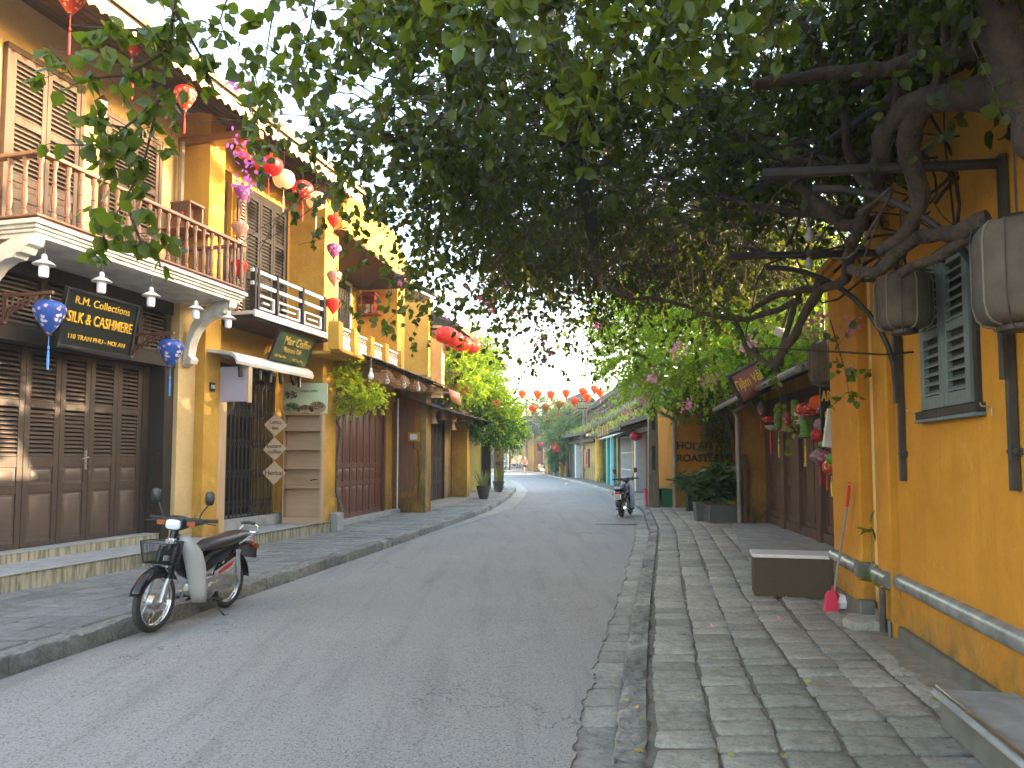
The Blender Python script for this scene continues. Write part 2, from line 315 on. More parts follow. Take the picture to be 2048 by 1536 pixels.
    M['lred'] = silk('red_silk', (.62, .018, .02)); M['lredf'] = silk('red_floral_silk', (.64, .05, .035), (.85, .45, .3), (.9, .65, .45)); M['lorf'] = silk('orange_floral_silk', (.75, .12, .05), (.9, .6, .4))
    M['lpur'] = silk('purple_floral_silk', (.32, .08, .30), (.85, .3, .2), (.8, .6, .6)); M['lpink'] = silk('faded_floral_silk', (.50, .32, .27), (.75, .3, .2), (.4, .4, .35)); M['lcream'] = silk('cream_silk', (.78, .68, .48), trans=.5)
    M['lblue'] = silk('blue_floral_silk', (.035, .11, .45), (.75, .72, .78), (.8, .45, .5), .3, 15); M['lor'] = silk('orange_silk', (.85, .16, .02), trans=.5); M['lgold'] = silk('ochre_silk', (.5, .27, .06))
    M['lred2'] = silk('scarlet_silk', (.72, .06, .03)); M['lsack'] = mat('old_linen', (.12, .088, .066), (.07, .052, .04), 4, .95, .5, 90, st=(1, 1, 1)); M['seam'] = mat('linen_seam', (.17, .13, .10), rough=.95)
    M['lmag'] = silk('magenta_silk', (.45, .03, .12), (.2, .5, .2)); M['lgreen'] = silk('green_silk', (.18, .5, .08), (.1, .25, .05)); M['lwhite'] = silk('white_silk', (.7, .68, .72)); M['lgrey'] = silk('grey_lilac_silk', (.36, .28, .34), (.6, .3, .35))
    M['wick'] = mat('wicker', (.42, .24, .11), (.30, .16, .07), 20, .7); M['bulb'] = mat('bulb_glass', (.85, .83, .8), rough=.15); M['bluet'] = mat('blue_tassel', (.05, .25, .65), rough=.7); M['redt'] = mat('red_tassel', (.6, .02, .03), rough=.7)
    M['pinkp'] = mat('pink_plastic', (.6, .04, .09), rough=.35); M['redp'] = mat('red_plastic', (.45, .018, .022), rough=.35); M['greenp'] = mat('green_plastic', (.012, .12, .06), rough=.4); M['bench'] = mat('speckled_terrazzo', (.075, .05, .03), (.055, .037, .023), 60, .6, spec=.2); M['benchs'] = mat('pale_marble', (.55, .52, .5), (.48, .44, .42), 10, .35)
    M['pot'] = mat('glazed_pot', (.09, .07, .065), (.05, .04, .04), 6, .3); M['potg'] = mat('grey_pot', (.10, .105, .115), (.08, .083, .09), 6, .6); M['cem'] = mat('cement_pot', (.33, .33, .32), (.25, .25, .24), 8, .85, .2, 40)
    M['teal'] = mat('teal_paint', (.03, .36, .35), (.025, .29, .29), 5, .6); M['bluew'] = mat('pale_blue_paint', (.42, .48, .53), (.35, .4, .44), 5, .7); M['pvc'] = mat('grey_pvc', (.24, .235, .225), (.17, .165, .155), 5, .5); M['pole'] = mat('concrete_pole', (.22, .19, .16), (.14, .12, .10), 4, .9, .3, 30, st=(4, 4, 1))
    M['ledge'] = mat('glazed_ledge', (.22, .215, .205), (.1, .098, .094), 5, .25, .3, 14, lo=.35, hi=.7); M['plinth'] = mat('plinth_cement', (.12, .11, .09), (.075, .07, .058), 6, .8, .3, 40)
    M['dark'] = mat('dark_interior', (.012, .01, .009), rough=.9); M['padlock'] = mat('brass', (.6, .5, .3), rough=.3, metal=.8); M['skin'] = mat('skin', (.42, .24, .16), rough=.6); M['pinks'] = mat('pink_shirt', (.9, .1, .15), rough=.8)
    M['flag'] = mat('flag_red', (.72, .02, .02), rough=.7); M['star'] = mat('flag_yellow', (.85, .6, .03), rough=.7); M['hair'] = mat('light_cap', (.5, .5, .48), rough=.9); M['shorts'] = mat('black_cloth', (.02, .02, .024), rough=.9)
    M['paper'] = mat('lilac_panel', (.42, .4, .5), (.37, .35, .45), 2, .5); M['bean'] = mat('coffee_bean', (.10, .045, .02), (.06, .025, .012), 30, .4); M['sack'] = mat('burlap', (.4, .25, .12), (.3, .18, .08), 30, .9); M['postg'] = mat('poster_green', (.36, .45, .22), (.55, .55, .42), 1.2, .4)
    M['plate'] = mat('number_plate', (.7, .7, .72), rough=.4); M['blueshield'] = mat('silver_blue_paint', (.32, .4, .52), rough=.25); M['wire'] = mat('cable', (.012, .012, .012), rough=.5); M['wireg'] = mat('grey_cable', (.12, .12, .12), rough=.6)
    M['brownpanel'] = mat('junction_box', (.22, .07, .045), rough=.5); M['charcoal'] = mat('weathered_black_wall', (.045, .045, .045), (.02, .02, .022), 2, .9, st=(3, 3, 1)); M['litter'] = mat('crumpled_paper', (.7, .7, .68), rough=.8)
setup_mats()
for k_ in ('upsh', 'upsh2', 'soffit', 'oldw', 'frame'): M[k_].node_tree.nodes['Principled BSDF'].inputs['Specular IOR Level'].default_value = .1
# ------------------------------------------------------------------ foliage helpers
def frames_from(d):
    d = d/np.maximum(np.linalg.norm(d, axis=1, keepdims=True), 1e-9)
    a = RNG.normal(size=d.shape); a -= d*(a*d).sum(1, keepdims=True); a /= np.maximum(np.linalg.norm(a, axis=1, keepdims=True), 1e-9)
    return d, a, np.cross(d, a)
SH = np.array([(0, 0, 0), (.22, .36, .07), (.62, .33, .05), (1, 0, -.1), (.62, -.33, .05), (.22, -.36, .07)])
SHL = np.array([(0, 0, 0), (.25, .12, .03), (.65, .11, .0), (1, 0, -.16), (.65, -.11, .0), (.25, -.12, .03)])
def leaves(pos, dr, size, sh=SH, up=None):
    n = len(pos); d, a, b = frames_from(dr)
    if up is not None:                     # turn leaf blades to face roughly up
        a = np.cross(d, np.tile(np.array(up, float), (n, 1))+RNG.normal(scale=.45, size=(n, 3))); a /= np.maximum(np.linalg.norm(a, axis=1, keepdims=True), 1e-9); b = np.cross(a, d)
    s = np.asarray(size).reshape(-1, 1, 1)
    v = pos[:, None, :]+s*(sh[None, :, 0:1]*d[:, None]+sh[None, :, 1:2]*a[:, None]+sh[None, :, 2:3]*b[:, None])
    i = np.arange(n)[:, None]*6; f = np.concatenate([i+np.array([[0, 1, 2, 3]]), i+np.array([[0, 3, 4, 5]])])
    return v.reshape(-1, 3), f
def np_tubes(polys, r0, r1, n=3):           # polys (K, m, 3)
    K, m, _ = polys.shape; t = np.gradient(polys, axis=1); t /= np.maximum(np.linalg.norm(t, axis=2, keepdims=True), 1e-9)
    u = np.cross(t, np.array([.31, .87, .12])); u /= np.maximum(np.linalg.norm(u, axis=2, keepdims=True), 1e-9); w = np.cross(t, u)
    r = np.linspace(r0, r1, m)[None, :, None]; ring = [polys+r*(u*math.cos(2*math.pi*k/n)+w*math.sin(2*math.pi*k/n)) for k in range(n)]
    v = np.stack(ring, axis=2).reshape(-1, 3); base_ = (np.arange(K)*m*n)[:, None, None]
    i = (np.arange(m-1)*n)[None, :, None]; k = np.arange(n)[None, None, :]
    a = base_+i+k; b = base_+i+(k+1) % n; return v, np.stack([a, b, b+n, a+n], axis=-1).reshape(-1, 4)
def twigs(starts, dirs, length, m=7, droop=.5, wob=.12):
    K = len(starts); P = np.zeros((K, m, 3)); P[:, 0] = starts; d = dirs/np.linalg.norm(dirs, axis=1, keepdims=True); L = np.asarray(length).reshape(-1, 1)/(m-1)
    for i in range(1, m):
        P[:, i] = P[:, i-1]+d*L; d = d+RNG.normal(scale=wob, size=d.shape); d[:, 2] -= droop/(m-1); d /= np.linalg.norm(d, axis=1, keepdims=True)
    return P
def twig_leaves(P, per, size, spread=.8, down=.35, var=.3):
    K, m, _ = P.shape; t = RNG.random((K, per))*(m-1); i = np.minimum(t.astype(int), m-2); fr = (t-i)[..., None]
    kk = np.arange(K)[:, None]; a = P[kk, i]; b = P[kk, i+1]; pos = (a+(b-a)*fr).reshape(-1, 3); dr = ((b-a)/np.maximum(np.linalg.norm(b-a, axis=2, keepdims=True), 1e-9)).reshape(-1, 3)
    dr = dr*.5+RNG.normal(scale=spread, size=dr.shape); dr[:, 2] -= down; return pos, dr, size*(1-var+2*var*RNG.random(len(pos)))
def cat(*vf):
    vs, fs, o = [], [], 0
    for v, f in vf: vs.append(v); fs.append(f+o); o += len(v)
    return np.concatenate(vs), np.concatenate(fs)
def bush(name, label, cat_, base_, clumps, leaf, lm, n_tw, per, parts_=(), stems=None, flowers=None, tl=.5, group=None, stemm='bark', up=True, tr=.006, droop=.5):
    """crown of leafy twigs grown out of clumps (centre, radii); stems are tapered tubes"""
    o = thing(name, label, cat_, base_, 0, group); bx = np.array(base_, float)
    w = np.array([c[1][0]*c[1][1]*c[1][2] for c in clumps])**.7; w = w/w.sum(); idx = RNG.choice(len(clumps), n_tw, p=w)
    cen = np.array([c[0] for c in clumps], float)[idx]-bx; rad = np.array([c[1] for c in clumps], float)[idx]
    q = RNG.normal(size=(n_tw, 3)); q /= np.linalg.norm(q, axis=1, keepdims=True); r = RNG.random((n_tw, 1))**.45*.85
    s = cen+q*r*rad; P = twigs(s, q*1.+np.array([0, 0, .25]), tl*(.5+RNG.random(n_tw)), 6, droop)
    pos, dr, sz = twig_leaves(P, per, leaf); v, f = leaves(pos, dr, sz, up=(0, 0, 1) if up else None)
    cr = npmesh('crown', v, f, lm, o); tv, tf = np_tubes(P, tr, tr*.4); npmesh('twigs', tv, tf, M['twig'], cr)
    if stems:
        mb = MB()
        for pts, rs in stems: mb.tube([Vector(p)-Vector(base_) for p in pts], rs, 9)
        mb.build('trunk', M[stemm], o)
    if flowers:
        fm, spots, cnt, fs = flowers; ps, ds = [], []
        for c in spots:
            k = cnt; ps.append(np.array(c[:3])-bx+RNG.normal(scale=c[3], size=(k, 3))); ds.append(RNG.normal(size=(k, 3)))
        ps = np.concatenate(ps); ds = np.concatenate(ds); v, f = leaves(ps, ds, fs*(.7+.6*RNG.random(len(ps)))); npmesh('flowers', v, f, fm, o)
    return o
# ================================================================== camera, sky, sun
cam = bpy.data.cameras.new('camera'); co = bpy.data.objects.new('camera', cam); COL.objects.link(co); C.camera = co
cam.sensor_width = 36; cam.lens = 36*F/2048; cam.shift_y = (PY-768)/2048; cam.clip_end = 2000; cam.clip_start = .05
co.location = (0, 0, H); co.rotation_euler = (R_(90)+PIT, 0, 0)
SUN_EL, SUN_AZ = 9.5, 86.                                   # azimuth clockwise from +Y
wd = bpy.data.worlds.new('World'); C.world = wd; wd.use_nodes = True; nt = wd.node_tree
sky = nt.nodes.new('ShaderNodeTexSky'); sky.sky_type = 'NISHITA'; sky.sun_disc = False; sky.sun_elevation = R_(SUN_EL); sky.sun_rotation = R_(SUN_AZ)
sky.air_density = 1.; sky.dust_density = 3.; sky.ozone_density = .4
nt.links.new(sky.outputs[0], nt.nodes['Background'].inputs[0]); nt.nodes['Background'].inputs[1].default_value = .15
sl = bpy.data.lights.new('sun', 'SUN'); so = bpy.data.objects.new('sun', sl); COL.objects.link(so); sl.energy = 2.0; sl.angle = R_(.6); sl.color = (1, .76, .46)
az, el = R_(SUN_AZ), R_(SUN_EL); sd = Vector((math.sin(az)*math.cos(el), math.cos(az)*math.cos(el), math.sin(el)))
so.rotation_euler = sd.to_track_quat('Z', 'Y').to_euler()
C.view_settings.view_transform = 'Standard'; C.view_settings.look = 'None'; C.view_settings.exposure = 3.7; C.view_settings.gamma = 1
C.cycles.use_denoising = True; C.cycles.max_bounces = 7; C.cycles.diffuse_bounces = 4; C.cycles.transmission_bounces = 4; C.cycles.transparent_max_bounces = 6
C.cycles.sample_clamp_indirect = 6
HZ = .0009
hb_ = MB(); hb_.box(-111, 111, -31, 211, -1.3, 12.5); hm, nt, N_h, Lk_h = base('haze_air'); N_h.remove(N_h['Principled BSDF']); pv = N_h.new('ShaderNodeVolumePrincipled'); pv.inputs['Color'].default_value = (.93, .95, 1, 1); pv.inputs['Density'].default_value = HZ; Lk_h.new(pv.outputs[0], N_h['Material Output'].inputs['Volume'])
tag(hb_.build('haze', hm, flat=True), kind='stuff'); C.cycles.volume_bounces = 1
# ================================================================== ground, road, pavements
RA = smooth([(-4, -.75), (3.88, .26), (5.65, .59), (7.6, .98), (9, 1.29), (11, 1.65), (15.3, 2.5), (17.8, 2.9), (23.3, 3.65), (29, 3.95), (36, 4.45), (50, 4.2), (77, 2.8), (92, 1.5), (114, -1.3), (140, -6)])
RK = smooth([(-4, -.55), (3.88, .5), (7.2, 1.13), (10.6, 1.82), (16, 2.93), (23.3, 4.05), (29, 4.3), (36, 4.74), (50, 4.5), (77, 3.1), (92, 1.8), (114, -1), (140, -5.6)])
LK = smooth([(-4, -5.2), (5.5, -3.77), (7, -3.45), (9.56, -2.96), (16.2, -1.77), (23, -.67), (30, -.1), (38, .22), (48, 0.), (56, -.63), (75, -3.2), (100, -7), (140, -15)])
YS = [-4+.5*i for i in range(80)]+[36+2*i for i in range(53)]
def strip(name, fa, fb, z, m, ys=YS, nx=1, kind='structure', zf=None):
    mb = MB()
    for y in ys:
        for k in range(nx+1): x = fa(y)+(fb(y)-fa(y))*k/nx; mb.v.append((x, y, zf(x, y) if zf else z))
    for i in range(len(ys)-1):
        for k in range(nx): a = i*(nx+1)+k; mb.f.append((a, a+1, a+nx+2, a+nx+1))
    o = mb.build(name, m); return tag(o, kind=kind) if kind else o
g = MB(); g.box(-110, 110, -30, 210, -.30, -.12); struct('ground', g, M['ground'])
# asphalt with a broken right edge standing 12 mm over the gutter stones
mb = MB(); ys = np.concatenate([np.arange(-4, 26, .045), np.arange(26, 140, .8)])
for i, y in enumerate(ys):
    y = float(y); j = (mnoise.noise(Vector((y*2.1, 0, 0)))*.05+mnoise.noise(Vector((y*9, 3, 0)))*.03+mnoise.noise(Vector((y*30, 5, 0)))*.02)*max(0, min(1, (24-y)/10))
    xr = RA(y)+j; xl = LK(y)+.02
    for x, z in ((xl, 0), ((xl*2+xr)/3, .012), ((xl+xr*2)/3, .012), (xr, 0), (xr+.012, -.035)): mb.v.append((x, y, z))
for i in range(len(ys)-1):
    for k in range(4): a = i*5+k; mb.f.append((a, a+1, a+6, a+5))
struct('road', mb, M['asphalt'])
ZR, ZL = .10, .14
strip('sidewalk_bed', lambda y: RA(y)-.1, lambda y: RK(y)+.02, -.045, M['mortar'])
strip('right_sidewalk', lambda y: RK(y)+.05, lambda y: RK(y)+9, ZR-.016, M['mortar'])
strip('left_sidewalk', lambda y: LK(y)-9, lambda y: LK(y)-.08, ZL-.016, M['conc'])
def slabs(name, m, cells, z, th=.06, bev=.008, rough_=.006, zfun=None):
    """cells: list of 4-corner quads (plan) -> individually tilted slabs with worn rims, one paved surface"""
    mb = MB(); R = random.Random(5)
    for q in cells:
        cx = sum(p[0] for p in q)/4; cy = sum(p[1] for p in q)/4; tx, ty, dz = R.uniform(-.02, .02), R.uniform(-.045, .03), R.uniform(-rough_, rough_)
        ring = []
        for i in range(4):                       # 8-point outline with rounded corners
            p, pn, pp = q[i], q[(i+1) % 4], q[i-1]
            for o_ in (pp, pn):
                l = math.hypot(o_[0]-p[0], o_[1]-p[1]); k = min(.010+R.random()*.014, l*.2)/l; ring.append((p[0]+(o_[0]-p[0])*k+R.uniform(-.006, .006), p[1]+(o_[1]-p[1])*k+R.uniform(-.006, .006)))
        def zz(x, y): return (zfun(x, y) if zfun else z)+dz+(x-cx)*tx+(y-cy)*ty
        low = [(x, y, zz(x, y)-th) for x, y in ring]; edge = [(x, y, zz(x, y)-bev*1.0) for x, y in ring]
        top = []
        for x, y in ring:
            l = math.hypot(x-cx, y-cy); k = 1-bev*1.5/l; top.append((cx+(x-cx)*k, cy+(y-cy)*k, zz(x, y)+R.uniform(-.0015, .0015)))
        top2 = [(cx+(x-cx)*.55, cy+(y-cy)*.55, zz(x, y)+R.uniform(.0, .005)) for x, y in ring]
        n = len(mb.v); mb.v += low+edge+top+top2
        for L_ in range(3):
            for i in range(8): a = n+L_*8+i; b = n+L_*8+(i+1) % 8; mb.f.append((a, b, b+8, a+8))
        mb.f.append(tuple(n+24+i for i in range(8)))
    o = mb.build(name, m, ang=50); return tag(o, kind='structure')
Rr = random.Random(11)
def wall_x(y):                                   # right-hand building line
    if y < 8.6: return FR.ox+(y-FR.oy)*math.tan(R_(10.4))+.05
    if y < 17.5: return 5.4+(y-12.66)*.11
    return 7. if y < 23 else 5.9
cells = []; ROW = [-1.]
while ROW[-1] < 34: ROW.append(ROW[-1]+Rr.uniform(.20, .315))
for c in range(14):
    u0 = .20+c*.338; off = Rr.uniform(-.12, .12); y = -1.+off; k = 0
    while y < 33:
        h = (ROW[k+1]-ROW[k])*(1 if Rr.random() > .06 else 1.45) if k+1 < len(ROW)-1 else .28; k += 1
        if RK(y)+u0+.15 > wall_x(y): y += h; continue
        def P(yy, u): return (RK(yy)+u+Rr.uniform(-.010, .010)+.035*mnoise.noise(Vector((yy*.5, c*3.1, 0))), yy+Rr.uniform(-.013, .013))
        g_ = .019 if Rr.random() > .2 else .03
        cells.append([P(y+g_/2, u0+.010), P(y+g_/2, u0+.326), P(y+h-g_/2, u0+.326), P(y+h-g_/2, u0+.010)]); y += h
slabs('right_pavement', M['slab'], cells, ZR, rough_=.004)
cells = []
for c in range(8):
    u1 = .24+c*.36; y = -1.+Rr.random()*.4
    while y < 40:
        h = Rr.uniform(.26, .52); q = []
        for yy, u in ((y+.008, u1+.352), (y+.008, u1+.006), (y+h-.008, u1+.006), (y+h-.008, u1+.352)): q.append((LK(yy)-u+Rr.uniform(-.012, .012), yy+Rr.uniform(-.025, .025)))
        cells.append(q); y += h
slabs('left_pavement', M['slabL'], cells, ZL, bev=.006, rough_=.003)
# kerb stones and gutter stones
def rough_blocks(name, m, f0, f1, z0, z1, lo, hi, y0, y1, jit, nx=4, top_round=.02):
    mb = MB(); y = y0; R = random.Random(3); seed = 0.
    while y < y1:
        h = R.uniform(lo, hi)*(1 if y < 30 else 2.5); ny = 7 if y < 14 else (4 if y < 25 else 2); n = len(mb.v); seed += 7.3
        a = jit if y < 25 else 0
        for j in range(ny+1):
            yy = y+.006+(h-.012)*j/ny; e = 1 if j in (0, ny) else 0
            prof = [(0, z0), (0, z1-top_round)]+[(.06+.88*k/(nx-1) if nx > 1 else .5, z1) for k in range(nx)]+[(1, z1-top_round), (1, z0)]
            for pi, (t, z) in enumerate(prof):
                x = f0(yy)+(f1(yy)-f0(yy))*t; nn = mnoise.noise(Vector((x*9+seed, yy*9, z*9)))*a; n2 = mnoise.noise(Vector((x*25+seed, yy*25, z*9)))*a*.6
                mb.v.append((x+(nn if pi < 2 or pi > nx+1 else 0), yy, z+(nn+n2 if 1 < pi < nx+2 else 0)-e*.008*(z > z0+.001)))
        w = nx+4
        for j in range(ny):
            for k in range(w-1): q = n+j*w+k; mb.f.append((q, q+1, q+w+1, q+w))
        mb.f.append(tuple(n+k for k in range(w))); mb.f.append(tuple(n+ny*w+k for k in range(w-1, -1, -1))); y += h
    return tag(mb.build(name, m, ang=50), kind='structure')
rough_blocks('right_kerb', M['kerb'], RK, lambda y: RK(y)+.17, -.05, ZR+.004, .45, .8, -2, 120, .034)
rough_blocks('left_kerb', M['kerb'], lambda y: LK(y)-.2, LK, -.05, ZL+.002, .5, .95, -2, 120, .03)
rough_blocks('right_gutter_stones', M['gutter'], lambda y: RA(y)-.06, lambda y: RK(y)-.015, -.05, -.008, .28, .42, -2, 60, .008, top_round=.006)
strip('left_gutter', lambda y: LK(y)-.01, lambda y: LK(y)+.02+.55*max(0, min(1, (y-15)/9)), .0065, M['gutter'], [15+.5*i for i in range(82)], zf=lambda x, y: .0065+.012*max(0, min(1, (x-LK(y))/1.0)))
# sandy strip at the foot of the right wall, concrete patches
mb = MB()
for i in range(60):
    y = -1+i*.155; x1 = wall_x(y); x0 = x1-.30-.12*mnoise.noise(Vector((y*3, 0, 1)))-.05*mnoise.noise(Vector((y*9, 0, 1)))
    for k in range(3): mb.v.append((x0+(x1-x0)*k/2, y, ZR+(.004 if k == 0 else .012+.008*mnoise.noise(Vector((y*6, k, 2))))))
for i in range(59):
    for k in range(2): a = i*3+k; mb.f.append((a, a+1, a+4, a+3))
struct('sand', mb, M['dirt'])
mb = MB(); pc = []
for i in range(28):
    a = 2*math.pi*i/28; pc.append((2.55+.78*math.cos(a)*(1+.18*mnoise.noise(Vector((math.cos(a)*2, math.sin(a)*2, 5)))), 8.0+.42*math.sin(a)*(1+.3*mnoise.noise(Vector((math.cos(a)*3, math.sin(a)*3, 9))))))
mb.v = [(x, y, ZR+.010) for x, y in pc]+[(2.55, 8.0, ZR+.02)]; mb.f = [(i, (i+1) % 28, 28) for i in range(28)]
pass
mb = MB(); q = [G(1482, 1052, .17), G(1672, 1112, .17), FS.w(.7, .0), FS.w(-5.2, .0)]
mb.prism([(3.55+.0, 11.6), (5.45, 11.6), (6.1, 17.4), (5.05, 17.4)], 'z', .05, ZR+.022); struct('shop_forecourt', mb, M['conc'])
# fallen leaves and petals
pos = []; R2 = np.random.default_rng(4)
for px, py in ((1405,1218),(1570,1200),(1224,1185),(1235,1375),(1180,1402),(1217,1340),(1260,1385),(1237,1455),(1350,1395),(1386,1392),(1510,1235),(1520,1250),(1622,1395),(1620,1368),(1637,1368),(1565,1520),(1765,1255),(1395,1262),(208,1307),(583,1188),(378,1262),(1110,1200),(1230,1500),(1300,1020),(1290,1440),(1700,1205),(1500,1220),(1545,1185),(1625,1335),(1860,1400)):
    p = G(px, py, ZR if px > 1250 else .015); pos.append((p.x, p.y, p.z+.012))
for _ in range(60):
    y = R2.random()**1.6*24+3.2; x = RK(y)+R2.normal()*.5+(.5 if R2.random() > .4 else -.2); pos.append((x, y, (ZR+.014) if x > RK(y)+.03 else .012))
pos = np.array(pos); dr = R2.normal(size=pos.shape); dr[:, 2] = .05; v, f = leaves(pos, dr, .022+.04*R2.random(len(pos)), up=(0, 0, 1.5))
tag(npmesh('fallen_leaves', v, f, M['dryleaf']), kind='stuff')
pos = np.array([(lambda p: (p.x, p.y, p.z+.02))(G(px, py, ZR)) for px, py in ((1572, 1199), (1425, 1258), (1380, 1010), (1560, 1240))]*3)+R2.normal(scale=.012, size=(12, 3))*[1, 1, .3]
v, f = leaves(pos, R2.normal(size=pos.shape), np.full(12, .03)); tag(npmesh('fallen_petals', v, f, M['flowerp']), kind='stuff')
# ================================================================== shared building pieces
def louvre(mb, x0, x1, y, z0, z1, pitch=.055, dep=.03, tilt=.022):
    n = max(2, int((z1-z0)/pitch)); p = (z1-z0)/n
    for i in range(n):
        z = z0+i*p; t = .006
        mb.add([(x0, y-dep/2, z), (x1, y-dep/2, z), (x1, y+dep/2, z+tilt), (x0, y+dep/2, z+tilt), (x0, y-dep/2, z+t+.008), (x1, y-dep/2, z+t+.008), (x1, y+dep/2, z+tilt+t+.008), (x0, y+dep/2, z+tilt+t+.008)],
               [(0,3,2,1),(4,5,6,7),(0,1,5,4),(1,2,6,5),(2,3,7,6),(3,0,4,7)])
def shutter_leaf(par, x0, x1, y, z0, z1, fm, lm, secs, name='shutter_leaf', st=.075, th=.045, rail=.07, pitch=.055):
    """secs: list of (f0, f1, 'l'|'p') fractions of the height that are louvred or panelled"""
    fr = MB(); lv = MB(); hh = z1-z0; fr.box(x0+.003, x0+st, y, y+th, z0, z1); fr.box(x1-st, x1-.003, y, y+th, z0, z1); prev = 0
    for a, b, k in secs:
        za, zb = z0+a*hh, z0+b*hh; fr.box(x0+st, x1-st, y+.002, y+th-.002, z0+prev*hh, za); prev = b
        if k == 'l': louvre(lv, x0+st-.003, x1-st+.003, y+th/2, za+.006, zb-.006, pitch)
        else:
            lv.box(x0+st-.002, x1-st+.002, y+.018, y+th-.012, za-.002, zb+.002); i = .035
            if x1-x0 > .3: lv.add([(x0+st+i, y+.018, za+i), (x1-st-i, y+.018, za+i), (x1-st-i, y+.018, zb-i), (x0+st+i, y+.018, zb-i), (x0+st+i*1.6, y+.006, za+i*1.6), (x1-st-i*1.6, y+.006, za+i*1.6), (x1-st-i*1.6, y+.006, zb-i*1.6), (x0+st+i*1.6, y+.006, zb-i*1.6)],
                   [(0,1,5,4),(1,2,6,5),(2,3,7,6),(3,0,4,7),(4,5,6,7)])
    fr.box(x0+st, x1-st, y+.002, y+th-.002, z0+prev*hh, z1)
    o = fr.build(name, fm, par, bev=.004); lv.build('louvre' if any(s[2] == 'l' for s in secs) else 'panel', lm, o); return o
def tile_roof(par, name, x0, x1, y0, z0, y1, z1, m, per=.21, amp=.045, n=7, rows=14, th=.07):
    mb = MB(); L_ = math.hypot(y1-y0, z1-z0); nx_, nz = -(z1-z0)/L_, (y1-y0)/L_; k = int(abs(x1-x0)/per*n); vs = []
    for j in range(rows*2):
        t = (j//2+(j % 2)*.97)/rows; step = (0 if j % 2 == 0 else .018)
        for i in range(k+1):
            x = x0+(x1-x0)*i/k; h = amp*(math.cos(2*math.pi*(x-x0)/per)) + step*0 - (t*rows % 1)*.0 + (.018 if j % 2 == 0 else 0)
            h += .02*mnoise.noise(Vector((x*1.3, t*3, 0)))
            vs.append((x, y0+(y1-y0)*t+nx_*h*(-1 if y1 < y0 else 1), z0+(z1-z0)*t+abs(nz)*h))
    w = k+1; mb.v = vs; mb.f = [(j*w+i, j*w+i+1, (j+1)*w+i+1, (j+1)*w+i) for j in range(rows*2-1) for i in range(k)]
    u = len(mb.v); mb.add([(x0, y0, z0-th), (x1, y0, z0-th), (x1, y1, z1-th), (x0, y1, z1-th)], [(0, 1, 2, 3)])
    # close the eave ends
    for i in range(k): mb.f.append((i, i+1, u+1, u)) if i == -1 else None
    mb.add([vs[i] for i in range(k+1)]+[(x0, y0, z0-th), (x1, y0, z0-th)], [tuple(range(k+1))+(k+2, k+1)])
    for c in (0, k): mb.add([vs[j*w+c] for j in range(rows*2)]+[(vs[c][0], y0, z0-th), (vs[c][0], y1, z1-th)], [tuple(range(rows*2))+(rows*2+1, rows*2)])
    return mb.build(name, m, par, ang=60)
def baluster(mb, x, y, z0, h, s=1.):
    pr = [(.026,0),(.03,.02),(.03,.09),(.018,.10),(.024,.13),(.018,.15),(.026,.22),(.03,.30),(.028,.42),(.02,.52),(.024,.56),(.018,.585),(.025,.61),(.018,.64),(.022,.70),(.017,.80),(.02,.86),(.03,.90),(.03,1.)]
    mb.lathe([(r*s*1.15, z0+t*h) for r, t in pr], (x, y, 0), 8)
def arch_moulding(): pass
# ================================================================== LEFT: first house (shuttered silk shop with a balcony)
hA = thing('shop_house', 'cream two-storey house with dark louvred folding doors and turned red-wood balcony', 'house', fr=FL)
w = MB(); w.box(-5, 1.93, .05, 5, 4.15, 7.55)
w.build('wall', M['cream'], hA)
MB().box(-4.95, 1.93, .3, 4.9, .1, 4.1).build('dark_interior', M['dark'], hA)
p = MB(); p.box(1.46, 1.87, -.35, .4, .33, 4.07); p.box(1.43, 1.86, -.37, -.2, .33, .5); p.build('pilaster', M['cream'], hA)
s = MB(); s.box(-5, 5.6, -1.0, -.25, .05, .33); s.build('step', M['stepr'], hA, bev=.012)
MB().box(-5, 5.6, -1.02, -.25, .331, .345).build('step_tread', M['step'], hA, bev=.006)
s = MB(); s.box(-4, 1.26, -.25, .2, .3, .455); s.build('sill', M['stepr'], hA, bev=.01); MB().box(-4, 1.26, -.255, .2, .456, .466).build('sill_top', M['step'], hA)
f = MB(); f.box(1.26, 1.46, -.28, .3, .346, 3.22); f.box(1.13, 1.26, -.0, .3, .467, 3.02)
f.box(-4, 1.46, -.30, -.05, 3.02, 3.20); f.box(-4, 1.46, -.24, .2, 3.2, 3.26); f.box(-4, 1.46, -.24, .1, 3.86, 4.06)
for x in (-3.2, -2.05, -.93, .18, .75, 1.35): f.box(x-.05, x+.05, -.245, .05, 3.26, 3.86)
f.build('door_frame', M['frame'], hA, bev=.008)
lv = MB()
for a, b in ((-3.15, -2.1), (-2.0, -.98), (-.88, .13), (.23, .70), (.80, 1.3)): louvre(lv, a, b, -.18, 3.27, 3.85)
lv.build('transom_louvre', M['brownx'], hA)
SEC = [(.03, .27, 'p'), (.315, .40, 'p'), (.455, .70, 'l'), (.735, .975, 'l')]
xs = [-3.1, -2.55, -2.0, -1.45, -.91, -.37, .13, .64, 1.13]
for i, (a, b) in enumerate(zip(xs, xs[1:])):
    o = shutter_leaf(hA, a, b, .02, .47, 3.02, M['brown'], M['brownx'], SEC, 'door_leaf', .085, .05)
    if i == 5:
        h = MB(); h.box(b-.075, b-.045, -.0, .02, 1.45, 1.72); h.tube([(b-.06, -.03, 1.62), (b-.06, -.045, 1.62), (b-.17, -.045, 1.6)], .009); h.box(b-.07, b-.05, -.035, 0, 1.61, 1.63); h.build('handle', M['alu'], o)
